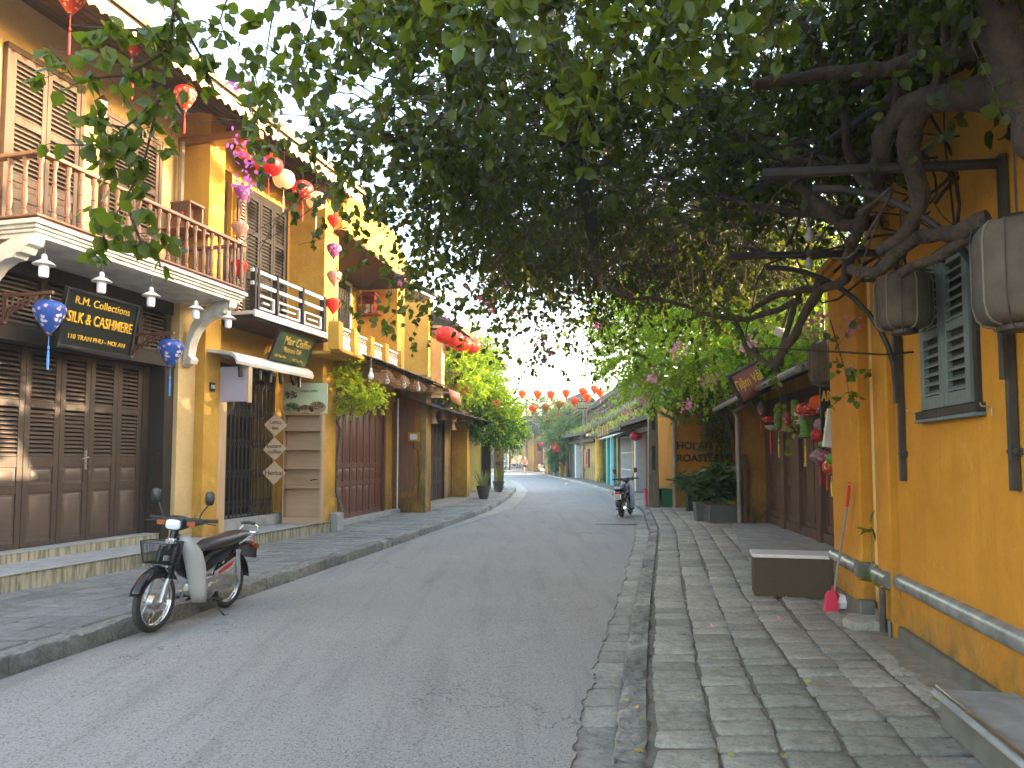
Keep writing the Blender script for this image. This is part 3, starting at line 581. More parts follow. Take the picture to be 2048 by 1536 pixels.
# balcony
bal = MB(); o_ = -1.3
for (d, za, zb) in ((.0, 4.19, 4.24), (.035, 4.15, 4.19), (.06, 4.11, 4.15), (.085, 4.06, 4.11)): bal.box(-2.08+d, 1.86-d, o_+d, .04, za, zb)
bal.box(-1.9, 1.75, -1.12, -.9, 4.0, 4.06) if False else None
bal.build('balcony_slab', M['whited'], hA, bev=.006)
fl = MB(); fl.box(-2.03, 1.85, -1.27, .05, 4.241, 4.262); fl.build('balcony_floor', M['redx'], hA)
br = MB()
for bx in (-1.95, 1.62):                                   # scrolled brackets under the slab
    br = MB(); pts = []; 
    for i in range(15):
        t = i/14; pts.append((-.38-.80*t**1.5-.03*math.sin(t*9), 3.22+.83*t**.55+.03*math.sin(t*6)))
    poly = pts+[(-1.22, 4.059), (-.3, 4.059), (-.3, 3.1), (-.38, 3.1)]
    poly = [(-.36, 3.05), (-.40, 3.16), (-.50, 3.17), (-.52, 3.25), (-.47, 3.30), (-.56, 3.52), (-.70, 3.70), (-.88, 3.80), (-.98, 3.80), (-1.08, 3.86), (-1.16, 3.92), (-1.22, 4.0), (-1.23, 4.058), (-.3, 4.058), (-.3, 3.9), (-.36, 3.7)]
    poly2 = [(-.36,3.05),(-.42,3.10),(-.50,3.09),(-.53,3.17),(-.47,3.24),(-.50,3.42),(-.58,3.60),(-.71,3.74),(-.86,3.82),(-.97,3.83),(-1.0,3.88),(-1.08,3.88),(-1.12,3.95),(-1.19,3.97),(-1.21,4.058),(-.95,4.058),(-.80,4.0),(-.62,3.88),(-.49,3.70),(-.42,3.5),(-.38,3.3)]
    br.prism(poly2, 'x', bx-.09, bx+.09); br.build('bracket', M['whited'], hA, bev=.006)
rl = MB(); Z0, Z1 = 4.262, 5.03
for z, hh, dd in ((Z1-.05, .05, .055), (4.28, .035, .035)): 
    rl.box(-2.04, 1.82, -1.235-dd, -1.235+dd, z, z+hh); rl.box(-2.04, -1.93 if dd > .04 else -1.96, -1.235+dd, .05, z, z+hh); rl.box(1.72, 1.82, -1.235+dd, .05, z, z+hh)
rl.build('handrail', M['redx'], hA, bev=.012, seg=2)
for i in range(21): b = MB(); baluster(b, -1.985+i*.187, -1.235, 4.31, Z1-.05-4.31); b.build('baluster', M['red'], hA)
for i in range(1, 6): b = MB(); baluster(b, -1.985, -1.235+i*.21, 4.31, Z1-.05-4.31); b.build('baluster', M['red'], hA)
for i in range(1, 6): b = MB(); baluster(b, 1.77, -1.235+i*.21, 4.31, Z1-.05-4.31); b.build('baluster', M['red'], hA)
# upper shuttered doors
USEC = [(.03, .24, 'p'), (.28, .33, 'p'), (.37, .63, 'l'), (.67, .965, 'l')]
for (a, b, zt, m_) in ((-1.33, -.26, 6.72, 'upsh'), (.24, 1.30, 6.58, 'upsh')):
    fr_ = MB(); fr_.box(a-.07, a, -.03, .06, 4.265, zt+.07); fr_.box(b, b+.07, -.03, .06, 4.265, zt+.07); fr_.box(a-.07, b+.07, -.035, .06, zt, zt+.08)
    d = fr_.build('balcony_door', M['upsh'], hA, bev=.006); MB().box(a, b, .028, .04, 4.27, zt).build('shade', M['dark'], d); mid = (a+b)/2  # black sheet paints in the dark behind the door slats
    for x0, x1 in ((a, mid), (mid, b)): 
        o = shutter_leaf(d, x0, x1, -.02, 4.27, zt, M[m_], M[m_], USEC, 'shutter_leaf', .07, .045, pitch=.06)
        o.parent = d
    # keep three levels: louvres belong to the leaf; leaf belongs to the door
# eaves: soffit, fascia with scallops, tiled roof (shared street eave of this house)
def eave(par, x0, x1, yo, zf, wallz, side=-1, scal=.18, fh=.17):
    f = MB(); f.box(x0, x1, yo-.025, yo, zf+.06, zf+.06+fh)
    n = int((x1-x0)/scal)
    for i in range(n):
        a = x0+(x1-x0)*i/n; b = x0+(x1-x0)*(i+1)/n; m_ = (a+b)/2
        f.prism([(a, zf+.062), (a+.02, zf+.035), (m_-.045, zf+.03), (m_-.02, zf+.005), (m_, zf-.012), (m_+.02, zf+.005), (m_+.045, zf+.03), (b-.02, zf+.035), (b, zf+.062)], 'y', yo-.02, yo-.004)
    f.build('fascia', M['fascia'], par)
    s_ = MB(); n = 9
    for i in range(n): a = yo+(0-yo)*i/n; b = yo+(0-yo)*(i+1)/n-.012; za = zf+.14+(wallz-zf-.14)*i/n; zb = zf+.14+(wallz-zf-.14)*(i+1)/n; s_.add([(x0, a, za), (x1, a, za), (x1, b, zb), (x0, b, zb), (x0, a, za+.02), (x1, a, za+.02), (x1, b, zb+.02), (x0, b, zb+.02)], [(0,1,2,3),(4,5,6,7),(0,1,5,4),(1,2,6,5),(2,3,7,6),(3,0,4,7)])
    s_.build('soffit', M['soffit'], par)
eave(hA, -5, 1.98, -1.42, 6.93, 7.42)
tile_roof(hA, 'roof', -5, 2.0, -1.52, 7.20, 2.6, 8.9, M['tilew'], per=.24, amp=.055, rows=10)
MB().box(-5, 1.98, -1.47, -1.40, 7.12, 7.17).build('gutter_board', M['black'], hA)
MB().box(1.80, 1.98, -1.44, .1, 6.80, 6.93).build('eave_beam', M['beam'], hA, bev=.008)
# little things on house A
def pendant(name, x, y, z, fr=FL, lab='', hook=.2, first=[]):
    t = thing(name, lab, 'pendant lamp', fr.w(x, y, z), fr.a, 'white pendant lamps hanging under the balcony edge')
    MB().lathe([(.115, 0), (.118, .006), (.06, .045), (.03, .06), (.028, .11), (.012, .125)], (0, 0, .09), 20).build('shade', M['white'], t)
    MB().lathe([(.0, -.055), (.042, -.05), (.052, -.03), (.052, .09), (.045, .1)], (0, 0, 0), 16, cap=False).build('glass_jar', M['glass'], t)
    c = MB(); c.tube([(0, 0, .21), (.012, 0, .26), (-.01, 0, .30), (.006, 0, .34), (0, 0, .355)], .006, 6); c.torus((0, 0, .37), .018, .004, 10, 5); c.build('cord', M['blackm'], t); return t
lp = [(-1.86, 'nearest the left edge of the photo'), (-1.03, 'above the silk shop sign'), (-.18, 'right of the silk shop sign'), (.73, 'over the smaller blue lantern'), (1.5, 'at the far corner of the balcony')]
for x, l in lp: pendant('pendant_lamp', x, -1.2, 3.68, lab='white enamel pendant lamp with glass jar, '+l)
# black shop sign
sg = thing('shop_sign', 'black framed board with gold lettering for silk and cashmere, hung over the doors', 'sign', FL.w(-.68, -.78, 2.96), FL.a)
sg.rotation_euler = (R_(11), 0, FL.a)
MB().box(-.56, .56, -.02, .02, .03, .70).build('board', M['signb'], sg)
f = MB(); f.box(-.6, .6, -.045, .025, 0, .035); f.box(-.6, .6, -.045, .025, .70, .735); f.box(-.6, -.565, -.044, .024, .035, .70); f.box(.565, .6, -.044, .024, .035, .70); f.build('frame', M['black'], sg, bev=.004)
text('lettering', 'R.M. Collections', .135, M['goldd'], sg, Tm(0, -.024, .60), sx=1.0)
text('lettering', 'SILK & CASHMERE', .19, M['goldd'], sg, Tm(0, -.03, .385), sx=.70, bold=.0005, depth=.01)
text('lettering', '110 TRAN PHU - HOI AN', .085, M['goldd'], sg, Tm(0, -.024, .15), sx=1.)
def bracket(x, z, lab):
    t = thing('lantern_bracket', lab, 'bracket', FL.w(x, -.3, z), FL.a, 'carved lantern brackets over the doors')
    b = MB(); b.box(-.022, .022, -.03, 0, -.30, .07); b.box(-.02, .02, -.72, -.03, .02, .055)
    for k in range(7):
        a = k/7; b.tube([(0, -.05-.09*k, .02), (0, -.03-.08*k, -.02-.22*(1-a)), (0, -.08-.08*k, -.01-.1*(1-a))], .013, 5)
    b.tube([(0, -.03, -.26), (0, -.1, -.18), (0, -.25, -.06), (0, -.5, .01)], .014, 5); b.build('carved_arm', M['red'], t)
    h = MB(); h.tube([(0, -.68, .02), (0, -.68, -.03)], .004, 5); h.torus((0, -.68, -.045), .015, .003, 10, 5); h.build('hook', M['alu'], t)
bracket(-1.55, 3.50, 'carved red wood bracket carrying the larger blue lantern, left of the black sign'); bracket(.50, 3.36, 'carved red wood bracket carrying the smaller blue lantern, right of the black sign')
# ---- lanterns
PROF = {'tear': [(.10,0),(.30,.015),(.62,.05),(.88,.13),(1.,.25),(.98,.36),(.84,.52),(.62,.70),(.40,.85),(.20,.97),(.12,1.)],
        'round': [(.16,0),(.45,.03),(.72,.11),(.90,.24),(1.,.42),(1.,.58),(.90,.76),(.72,.89),(.45,.97),(.16,1.)],
        'diamond': [(.12,0),(.35,.1),(.75,.3),(1.,.48),(.8,.68),(.4,.9),(.12,1.)]}
def lantern(name, loc, r, h, kind, m, tas, lab, group=None, ribs=16, tl=.3, cord=.12, mcap='blackm'):
    """hung at its top; body ribbed like stretched silk"""
    t = thing(name, lab, 'lantern', loc, 0, group); mb = MB(); pr = PROF[kind]; n = ribs*2; vs = []
    for rr, q in pr:
        for k in range(n): a = 2*math.pi*k/n; e = rr*r*(1 if k % 2 == 0 else .955); vs.append((e*math.cos(a), e*math.sin(a), -q*h))
    nn = len(pr); mb.add(vs, [(i*n+k, i*n+(k+1) % n, (i+1)*n+(k+1) % n, (i+1)*n+k) for i in range(nn-1) for k in range(n)]); mb.build('silk_body', M[m], t, ang=25)
    c = MB(); c.lathe([(pr[0][0]*r*1.1, -.004), (pr[0][0]*r*1.1, .012)], (0, 0, 0), 12); c.lathe([(pr[-1][0]*r*1.3, -h-.018), (pr[-1][0]*r*1.3, -h+.002)], (0, 0, 0), 12)
    c.tube([(0, 0, .01), (0, 0, cord)], .0035, 5); c.build('cap', M[mcap], t)
    if tl:
        s = MB(); s.tube([(0, 0, -h-.01), (0, 0, -h-tl*.35)], .004, 5); s.lathe([(.006, 0), (.014, -.012), (.010, -.03), (.015, -.04)], (0, 0, -h-tl*.33), 8); s.lathe([(.009, -h-tl*.45), (.014, -h-tl*.6), (.012, -h-tl)], (0, 0, 0), 8); s.build('tassel', M[tas], t)
    return t
q = FL.w(-1.55, -.98, 3.45); lantern('blue_lantern', q, .175, .40, 'tear', 'lblue', 'bluet', 'larger blue silk lantern with white blossom, in front of the black shop sign', 'blue blossom lanterns', tl=.42)
q = FL.w(.50, -.98, 3.31); lantern('blue_lantern', q, .175, .40, 'tear', 'lblue', 'bluet', 'smaller looking blue blossom lantern beside the cream pilaster', 'blue blossom lanterns', tl=.42)
def hung(px, py, fr, y, **k):                       # top of lantern seen at this pixel, hanging from plane y
    h = fr.hit(px, py, y); return fr.w(h.x, y, h.z)
lantern('red_lantern', hung(371, 172, FL, -1.2), .155, .36, 'tear', 'lredf', 'redt', 'red floral lantern hanging alone under the eave, left of the orange beam', None, tl=.34, cord=.9)
lantern('red_lantern', hung(143, -30, FL, -1.1), .17, .36, 'tear', 'lredf', 'redt', 'red floral lantern cut by the top edge of the photo', None, tl=.5, cord=.5)
lantern('red_lantern', hung(268, 70, FL, -.9), .13, .3, 'tear', 'lredf', 'redt', 'red floral lantern mostly hidden behind the hanging branch', None, tl=.6, cord=.5)
# strings of lanterns beside the white-railed balcony
X0, Y0_ = 2.05, -1.35
for px, py, r, h, k, m_, l, tl in ((492, 283, .16, .30, 'round', 'lorf', 'orange floral lantern at the top of the string beside the red-wood balcony, behind magenta flowers', 0),
    (484, 372, .125, .27, 'tear', 'lpur', 'purple floral lantern, second in the string beside the red-wood balcony', .2), (480, 444, .135, .25, 'tear', 'lpink', 'faded pink lantern, third in the string beside the red-wood balcony', 0),
    (479, 520, .135, .29, 'tear', 'lred2', 'scarlet lantern behind the last balusters of the red-wood balcony', 0)):
    lantern('silk_lantern', hung(px, py, FL, -1.12), r, h, k, m_, 'redt', l, None, tl=tl, cord=.3)
for px, py, r, h, m_, tc, l in ((538, 308, .235, .36, 'lred', 'redt', 'big round red lantern under the scalloped eave'), (568, 340, .19, .32, 'lcream', 'lcream', 'round cream lantern between the two round red ones'),
    (606, 362, .19, .32, 'lredf', 'redt', 'round red lantern with painted pattern, third under the scalloped eave'), (633, 384, .19, .33, 'lcream', 'lcream', 'round cream lantern nearest the far pilaster')):
    hh = FL.hit(px, py, -1.35)
    lantern('round_lantern', hung(px, py, FL, -1.35), r, h, 'round', m_, tc, l, 'round lanterns under the eave', tl=.42, cord=max(.15, 6.95-hh.z))
for px, py, r, h, m_, l, tl in ((668, 430, .14, .26, 'lred2', 'red lantern at the top of the string by the coffee house pilaster', 0), (668, 487, .15, .30, 'lpur', 'purple floral lantern, second on the string by the coffee house pilaster', 0),
    (669, 541, .155, .31, 'lpink', 'faded brown-pink lantern, third on the string by the coffee house pilaster', 0), (667, 596, .155, .31, 'lred2', 'red heart-shaped lantern at the foot of the string by the coffee house pilaster', .22)):
    lantern('silk_lantern', hung(px, py, FL, -1.2), r, h, 'tear', m_, 'redt', l, None, tl=tl, cord=.28)
# spirit-house shrine on its shelf
sh = thing('shrine', 'small carved wooden spirit shrine on a bracket shelf at the end of the balcony', 'shrine', FL.w(1.62, -.30, 5.25), FL.a)
MB().box(-.30, .28, -.32, .28, -.03, .0).build('shelf', M['beam'], sh, bev=.004)
b = MB(); b.box(-.14, .14, -.02, .16, 0, .42); b.box(-.18, .18, -.2, .18, .42, .45); b.box(-.17, -.14, -.18, .16, .0, .42); b.box(.14, .17, -.18, .16, 0, .42); b.build('cabinet', M['redx'], sh)
fg = MB()
for k in range(16): fg.tube([(-.175, -.17+.02*k, .41), (-.18, -.17+.02*k+.02*math.sin(k*2), .33-.05*abs(k-8)/8), (-.178, -.16+.02*k, .30-.08*abs(k-8)/8)], .008, 5)
fg.box(-.182, -.172, -.2, -.17, .0, .42); fg.box(-.182, -.172, .13, .16, .0, .42); fg.build('fretwork', M['red'], sh)
s_ = MB(); s_.tube([(0, 0, -.03), (0, .15, -.03), (.2, .25, -.25)], .015, 6); s_.tube([(0, -.25, -.03), (0, .2, -.28), (0, .25, -.28)], .015, 6); s_.build('shelf_bracket', M['redx'], sh)
l_ = MB(); l_.lathe([(.005, .0), (.03, -.02), (.02, -.05), (.004, -.07)], (-.185, -.06, .28), 8); l_.lathe([(.005, .0), (.03, -.02), (.02, -.05), (.004, -.07)], (-.185, .06, .28), 8); l_.build('charm', M['redt'], sh)
dpp = MB(); dpp.tube([(1.72, -.08, 4.3), (1.74, -.08, 5.5), (1.72, -.09, 6.8)], .05, 8)
tag(dpp.build('rain_pipe', M['pole'], None), 'flaking grey drainpipe in the corner behind the shrine', 'pipe'); bpy.data.objects['rain_pipe'].location = (FL.ox, FL.oy, 0); bpy.data.objects['rain_pipe'].rotation_euler = (0, 0, FL.a)
wl = thing('wall_lamp', 'black iron wall lantern between the two upper shuttered doors', 'wall lamp', FL.w(.0, -.14, 6.55), FL.a)
MB().lathe([(.05, -.12), (.07, .1), (.09, .11), (.0, .2)], (0, 0, 0), 6).build('lamp_cage', M['clear'], wl); b = MB(); b.tube([(0, .14, -.2), (0, .0, -.28), (0, 0, -.12)], .012, 6); b.lathe([(.095, .11), (.0, .22)], (0, 0, 0), 6); b.build('arm', M['blackm'], wl)
# ================================================================== LEFT: second house (coffee shop)
hB = thing('coffee_house', 'yellow coffee shop house with black folding gate and white-railed balcony', 'house', fr=FL)
p = MB(); p.box(1.875, 2.27, -.52, .4, .33, 7.35); p.box(1.86, 2.30, -.55, .4, .33, .62); p.build('pilaster', M['yel'], hB)
p = MB(); p.box(4.97, 5.55, -.94, .9, .1, 7.2); p.box(4.94, 5.6, -.97, .5, .1, .8); p.build('far_pilaster', M['yel'], hB)
w = MB(); w.box(2.27, 3.0, .2, 3, 4.0, 7.3); w.box(3.0, 4.97, -.15, 3, 4.0, 7.3); w.box(2.27, 4.97, -.15, 3, 6.75, 7.3); w.box(4.45, 4.97, -.2, .3, .4, 4.0); w.box(2.3, 4.97, -.2, .2, 3.28, 4.0); w.build('wall', M['yel'], hB)
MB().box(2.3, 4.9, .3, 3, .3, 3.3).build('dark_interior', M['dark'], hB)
s = MB(); s.box(2.3, 4.95, -.32, .4, .345, .54); s.build('door_step', M['step'], hB, bev=.01)
MB().box(2.27, 2.62, -.42, -.3, .35, 3.1).build('veneer_panel', M['palez'], hB, bev=.004)
gt = MB()
for i in range(30):
    x = 2.66+i*.06; gt.tube([(x, -.2+(.02 if i % 2 else -.02), .56), (x, -.2+(.02 if i % 2 else -.02), 3.2)], .012, 5)
    for z in (.7, 1.25, 1.8, 2.35, 2.9):
        if i < 29: gt.tube([(x, -.2, z), (x+.06, -.2, z+.16)], .006, 4); gt.tube([(x+.06, -.2, z), (x, -.2, z+.16)], .006, 4)
    if i % 3 == 0: gt.box(x-.012, x+.012, -.24, -.225, .54, .62)
gt.box(2.63, 4.45, -.24, -.16, 3.2, 3.26); gt.box(2.63, 4.45, -.23, -.17, .541, .56)
gt.build('folding_gate', M['blackm'], hB)
sl_ = MB(); sl_.box(2.27, 4.97, -1.12, -.1, 4.0, 4.06); sl_.box(2.27, 5.0, -1.16, -1.12, 3.96, 4.08); sl_.build('balcony_slab', M['whited'], hB, bev=.006)
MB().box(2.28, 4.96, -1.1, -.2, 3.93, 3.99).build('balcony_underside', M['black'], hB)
rw = MB(); yb = -1.08
for z in (4.72, 4.50): rw.box(2.27, 4.75, yb-.03, yb+.03, z, z+.06)
def key(x0, x1):
    rw.box(x0, x1, yb-.02, yb+.02, 4.34, 4.375); rw.box(x0, x0+.035, yb-.021, yb+.021, 4.16, 4.34); rw.box(x0+.0, x1, yb-.02, yb+.02, 4.13, 4.165); rw.box(x1-.035, x1, yb-.021, yb+.021, 4.165, 4.34); rw.box(x0+.15, x1-.15, yb-.02, yb+.02, 4.235, 4.265)
for a, b in ((2.45, 2.95), (3.05, 3.80), (3.95, 4.60)): key(a, b)
rw.build('white_rails', M['steelw'], hB, bev=.004)
rp = MB()
for x in (2.33, 2.42, 3.0, 3.87, 4.66, 4.72): rp.box(x-.028, x+.028, yb-.05, yb+.05, 4.08, 4.80)
rp.build('rail_posts', M['frame'], hB, bev=.004)
# open dark doorway with open shutters + closed pair
MB().box(2.32, 3.0, -.05, .18, 4.2, 6.6).build('dark_doorway', M['dark'], hB)
d = MB(); d.box(3.28, 3.36, -.2, -.1, 4.1, 6.62); d.box(4.72, 4.80, -.2, -.1, 4.1, 6.62); d.box(3.28, 4.80, -.2, -.1, 6.55, 6.64); dd = d.build('shutter_pair', M['upsh2'], hB, bev=.005); MB().box(3.36, 4.72, -.162, -.154, 4.12, 6.55).build('shade', M['dark'], dd)  # black sheet stands in for the darkness behind these slats
for a, b in ((3.36, 3.82), (3.82, 4.27), (4.27, 4.72)): shutter_leaf(dd, a, b, -.205, 4.12, 6.55, M['upsh2'], M['upsh2'], [(.03, .33, 'l'), (.37, .68, 'l'), (.71, .96, 'l')], 'shutter_leaf', .07, .04, pitch=.065)
o = shutter_leaf(hB, 0, .30, 0, 4.12, 6.55, M['upsh'], M['fascia'], [(.05, .47, 'l'), (.53, .95, 'l')], 'open_shutter', .08, .04, pitch=.06); o.location = (3.04, -.26, 0); o.rotation_euler = (0, 0, R_(4))
eave(hB, 1.99, 5.7, -1.42, 6.93, 7.35)
tile_roof(hB, 'roof', 2.0, 5.75, -1.52, 7.20, 2.6, 8.9, M['tilew'], per=.24, amp=.055, rows=10)
MB().box(2.0, 5.7, -1.47, -1.40, 7.12, 7.17).build('gutter_board', M['black'], hB)
# awning with black spotlights
aw = thing('awning', 'white metal awning over the black folding gate', 'awning', fr=FL); a = MB()
prof = [(-.25, 3.40), (-.6, 3.38), (-.95, 3.33), (-1.05, 3.27), (-1.08, 3.18)]
n = len(prof); vs = []
for x in (1.92, 4.36):
    for y, z in prof: vs.append((x, y, z))
    for y, z in prof: vs.append((x, y+.015, z-.05))
a.v = vs; k = 2*n
for i in range(n-1): a.f += [(i, i+1, k+i+1, k+i), (n+i, n+i+1, k+n+i+1, k+n+i)]
for b_ in (0, k): a.f.append(tuple(b_+i for i in range(n))+tuple(b_+n+i for i in range(n-1, -1, -1)))
a.f += [(0, n, k+n, k), (n-1, 2*n-1, k+2*n-1, k+n-1)]
a.build('canopy_sheet', M['whited'], aw)
for i, x in enumerate([2.15, 2.45, 2.72, 3.06, 3.34, 3.72, 4.0]):
    t = thing('spotlight', ['first from the left under the white awning', 'second under the white awning', 'third under the white awning', 'middle one under the white awning', 'fifth under the white awning', 'sixth under the white awning, most tilted', 'last, at the right end of the white awning'][i], 'spotlight', FL.w(x, -.98, 3.16), FL.a, 'black track spotlights under the awning')
    t['label'] = 'black cylinder spotlight, '+t['label']
    b = MB(); b.tube([(0, 0, .04), (0, 0, -.02)], .02, 8); b.build('mount', M['black'], t); b = MB(); k = [.03, -.06, .0, -.05, .08, .16, .02][i]; b.lathe([(.034, 0), (.036, -.2), (.03, -.205)], (0, 0, 0), 12); b.xf(Tm(0, 0, -.02, ry=-k*200)); b.build('barrel', M['black'], t)
sg = thing('shop_sign', 'dark leaning coffee signboard with yellow letters above the white awning', 'sign', FL.w(3.55, -1.0, 3.35), FL.a); sg.rotation_euler = (R_(22), 0, FL.a)
MB().box(-.60, .60, -.02, .02, 0, .52).build('board', M['signg'], sg); f = MB(); f.box(-.62, -.6, -.03, .02, -.02, .54); f.box(.6, .62, -.03, .02, -.02, .54); f.box(-.6, .6, -.029, .019, -.02, 0); f.box(-.6, .6, -.029, .019, .52, .54); f.build('frame', M['black'], sg)
text('lettering', 'Max Coffee', .215, M['gold'], sg, Tm(.06, -.03, .385), sx=.9, bold=.0, depth=.008, shear=.15); text('lettering', 'Vietnam Gift', .14, M['gold'], sg, Tm(-.02, -.03, .22), sx=.85, bold=.0, depth=.008)
text('lettering', '108 Tran Phu', .07, M['gold'], sg, Tm(-.34, -.03, .085), bold=.001); text('lettering', '108 Tran Phu', .07, M['gold'], sg, Tm(.25, -.03, .07), bold=.001)
pb = thing('light_box', 'lilac panel box with pale wooden edge fixed to the yellow pilaster', 'sign box', FL.w(2.28, -.62, 2.55), FL.a)
MB().box(.0, .1, -.4, .12, 0, .58).build('box', M['paper'], pb); MB().box(-.0, .1, -.44, -.402, -.02, .6).build('edge_board', M['palez'], pb)
nb = thing('house_number', 'small blue-black house number plate on the yellow pilaster', 'number plate', FL.w(2.06, -.525, 2.7), FL.a)
MB().box(-.07, .07, -.015, .0, 0, .15).build('plate', M['signb'], nb, bev=.004); text('lettering', '108', .09, M['plate'], nb, Tm(0, -.018, .075), sx=.8)
# veneer shelf unit standing against the pilaster, facing the camera
SY = 14.62; xl, xr = D(566, 900, SY).x, D(644, 900, SY).x; zt = D(600, 828, SY).z
su = thing('shelf_unit', 'tall empty pale wooden shelf unit with six bays beside the black gate', 'shelving', (xl, SY, .347)); wd_, hh = xr-xl, zt-.347
c = MB(); c.box(0, .025, 0, .2, 0, hh); c.box(wd_-.04, wd_, 0, .2, 0, hh); c.box(.025, wd_-.04, .17, .19, .0, hh); c.box(.025, wd_-.04, .0, .18, hh-.02, hh); c.box(.025, wd_-.04, 0, .18, 0, .12); c.build('carcass', M['pale'], su)
for q_ in (.69, .515, .34, .165+.0): b = MB(); b.box(.026, wd_-.041, .004, .17, hh*(q_+.16)-.01, hh*(q_+.16)+.01); b.build('shelf', M['pale'], su)
h = MB(); h.tube([(wd_*.72, -.01, hh*.39), (wd_*.8, -.02, hh*.4), (wd_*.9, -.01, hh*.4)], .012, 6); h.build('handle', M['black'], su)
po = thing('poster', 'green and cream poster of coffee beans in sacks above the shelf unit', 'poster', (xl+.0, SY-.01, zt+.01)); pw, ph = D(655, 770, SY).x-xl, D(600, 767, SY).z-zt
MB().box(0, pw, 0, .04, 0, ph).build('panel', M['postg'], po); b = MB(); R3 = random.Random(2)
for cx, cz, rx, rz in ((.16, .10, .17, .12), (.66, .12, .17, .12), (.43, .07, .16, .10)):
    b.add([(cx*pw/.85+rx*math.cos(a_*.3), -.004, max(.004, cz+rz*math.sin(a_*.3))) for a_ in range(21)], [tuple(range(21))])
b.build('printed_sacks', M['sack'], po); b = MB()
for cx, cz, rx, rz in ((.14, .36, .12, .08), (.66, .15, .13, .075), (.4, .12, .1, .05)):
    for _ in range(60):
        a_, r_ = R3.random()*6.28, R3.random()**.5; x, z = cx*pw/.85+rx*r_*math.cos(a_), cz+rz*r_*math.sin(a_); e = .016
        b.add([(x+e*math.cos(k*1.05), -.008-.002*R3.random(), z+e*.7*math.sin(k*1.05)) for k in range(6)], [tuple(range(6))])
b.build('printed_beans', M['bean'], po); b = MB()
for _ in range(40):
    x, z = .03+R3.random()*.22, .04+R3.random()*.14; b.add([(x, -.011, z), (x+.03, -.011, z+.01), (x+.05, -.011, z+.035), (x+.015, -.011, z+.03)], [(0, 1, 2, 3)])
b.build('printed_leaves', M['greenp'], po)
text('lettering', 'Organic Coffee', .055, M['letter'], po, Tm(pw*.58, -.006, ph*.74)); text('lettering', '100% natural', .035, M['letter'], po, Tm(pw*.58, -.006, ph*.63)) if False else None
DT = [('Lotus\ntea', 551, 850), ('Instant\ncoffee', 549, 898), ('Herbal', 548, 946)]
for i, (s_, px, py) in enumerate(DT):
    c_ = D(px, py, 13.6); t = thing('diamond_sign', 'pale wooden diamond board reading '+s_.replace('\n', ' ')+', left of the shelf unit', 'sign', c_, 0, 'wooden diamond boards beside the shelf')
    t.rotation_euler = (0, R_([2, -3, 1][i]), 0)
    b = MB(); e = .212; b.prism([(-e, 0), (0, -e), (e, 0), (0, e)], 'y', 0, .018); b.build('board', M['pale'], t)
    text('lettering', s_, .105 if i < 2 else .125, M['letter'], t, Tm(0, -.004, .0), sx=.95)
def hx(fr, px, py, x):                      # where a pixel's ray meets the cross wall at local x -> (y, z)
    d = ray(px, py); ox, oy = fr.loc(0, 0); dx = d.x*fr.c+d.y*fr.s; t = (x-ox)/dx
    return fr.loc(d.x*t, d.y*t)[1], H+d.z*t
# ================================================================== LEFT: third house (varnished doors, balustrade)
hC = thing('shop_house', 'yellow house with varnished panel doors and a white balustrade over a brown tin roof', 'house', fr=F2)
w = MB(); w.box(-1.7, 3.3, 1.0, 5, 3.7, 7.6); w.box(2.45, 3.3, .02, 1.2, .1, 3.5); w.box(-1.7, 3.3, -.05, 1.0, 3.15, 3.72); w.box(-1.7, -1.35, -.05, .5, .1, 3.2)
w.box(-1.7, 3.3, .1, .98, 6.7, 7.6); w.build('wall', M['yel'], hC)
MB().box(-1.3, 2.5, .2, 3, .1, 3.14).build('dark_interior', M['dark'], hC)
MB().box(-2.0, 3.3, -.22, .3, .1, .24).build('door_step', M['step'], hC, bev=.01)
f = MB(); f.box(-1.35, 2.5, -.06, .08, 2.86, 3.13); f.box(2.36, 2.5, -.06, .1, .241, 2.86); f.box(-1.35, -1.22, -.06, .1, .241, 2.86); f.build('door_frame', M['redbr'], hC, bev=.005)
nn = 8
for i in range(nn): a = -1.22+i*(3.58/nn); shutter_leaf(hC, a, a+3.58/nn, .0, .245, 2.86, M['redbr'], M['redbr'], [(.04, .28, 'p'), (.32, .44, 'p'), (.48, .95, 'p')], 'door_leaf', .06, .04)
a = MB(); a.tube([(2.75, -.3, .24), (2.75, -.3, 3.2)], .022, 8); a.build('awning_post', M['steelw'], hC)
wz0, wz1 = 4.6, 6.2
x0, x1 = F2.hit(672, 600, .98).x, F2.hit(698, 600, .98).x
b = MB(); b.box(x0-.1, x0, .93, 1.0, wz0, wz1); b.box(x1, x1+.1, .93, 1.0, wz0, wz1); b.box(x0-.1, x1+.1, .925, 1.0, wz1, wz1+.1); wf = b.build('window_frame', M['white'], hC)
MB().box(x0, x1, .97, .995, wz0, wz1).build('pane', M['dark'], wf); b = MB()
for k in range(6): x = x0+(x1-x0)*(k+.5)/6; b.tube([(x, .95, wz0), (x, .95, wz1)], .013, 5)
for k in range(7): z = wz0+(wz1-wz0)*(k+.5)/7; b.tube([(x0, .955, z), (x1, .955, z)], .01, 5)
b.build('grille', M['blackm'], wf)
b = MB(); [b.box(x0-.2, x1+.6, .94, .995, 6.45+k*.12, 6.50+k*.12) for k in range(4)]; b.build('vent_slats', M['whited'], hC)
bs = MB(); bu = MB(); yb = -.88
xs_ = [F2.hit(px, 680, yb).x for px in (671, 703, 736, 766, 797)]
zb, zt_ = 3.66, 4.14
for x in xs_: bs.box(x-.11, x+.11, yb-.11, yb+.11, zb, zt_+.06)
bs.box(xs_[0], xs_[-1], yb-.09, yb+.09, zb-.02, zb+.05); bs.box(xs_[0], xs_[-1], yb+.09, 1.0, zb-.06, zb-.01); bal_ = bs.build('balustrade_wall', M['yel'], hC, bev=.008)
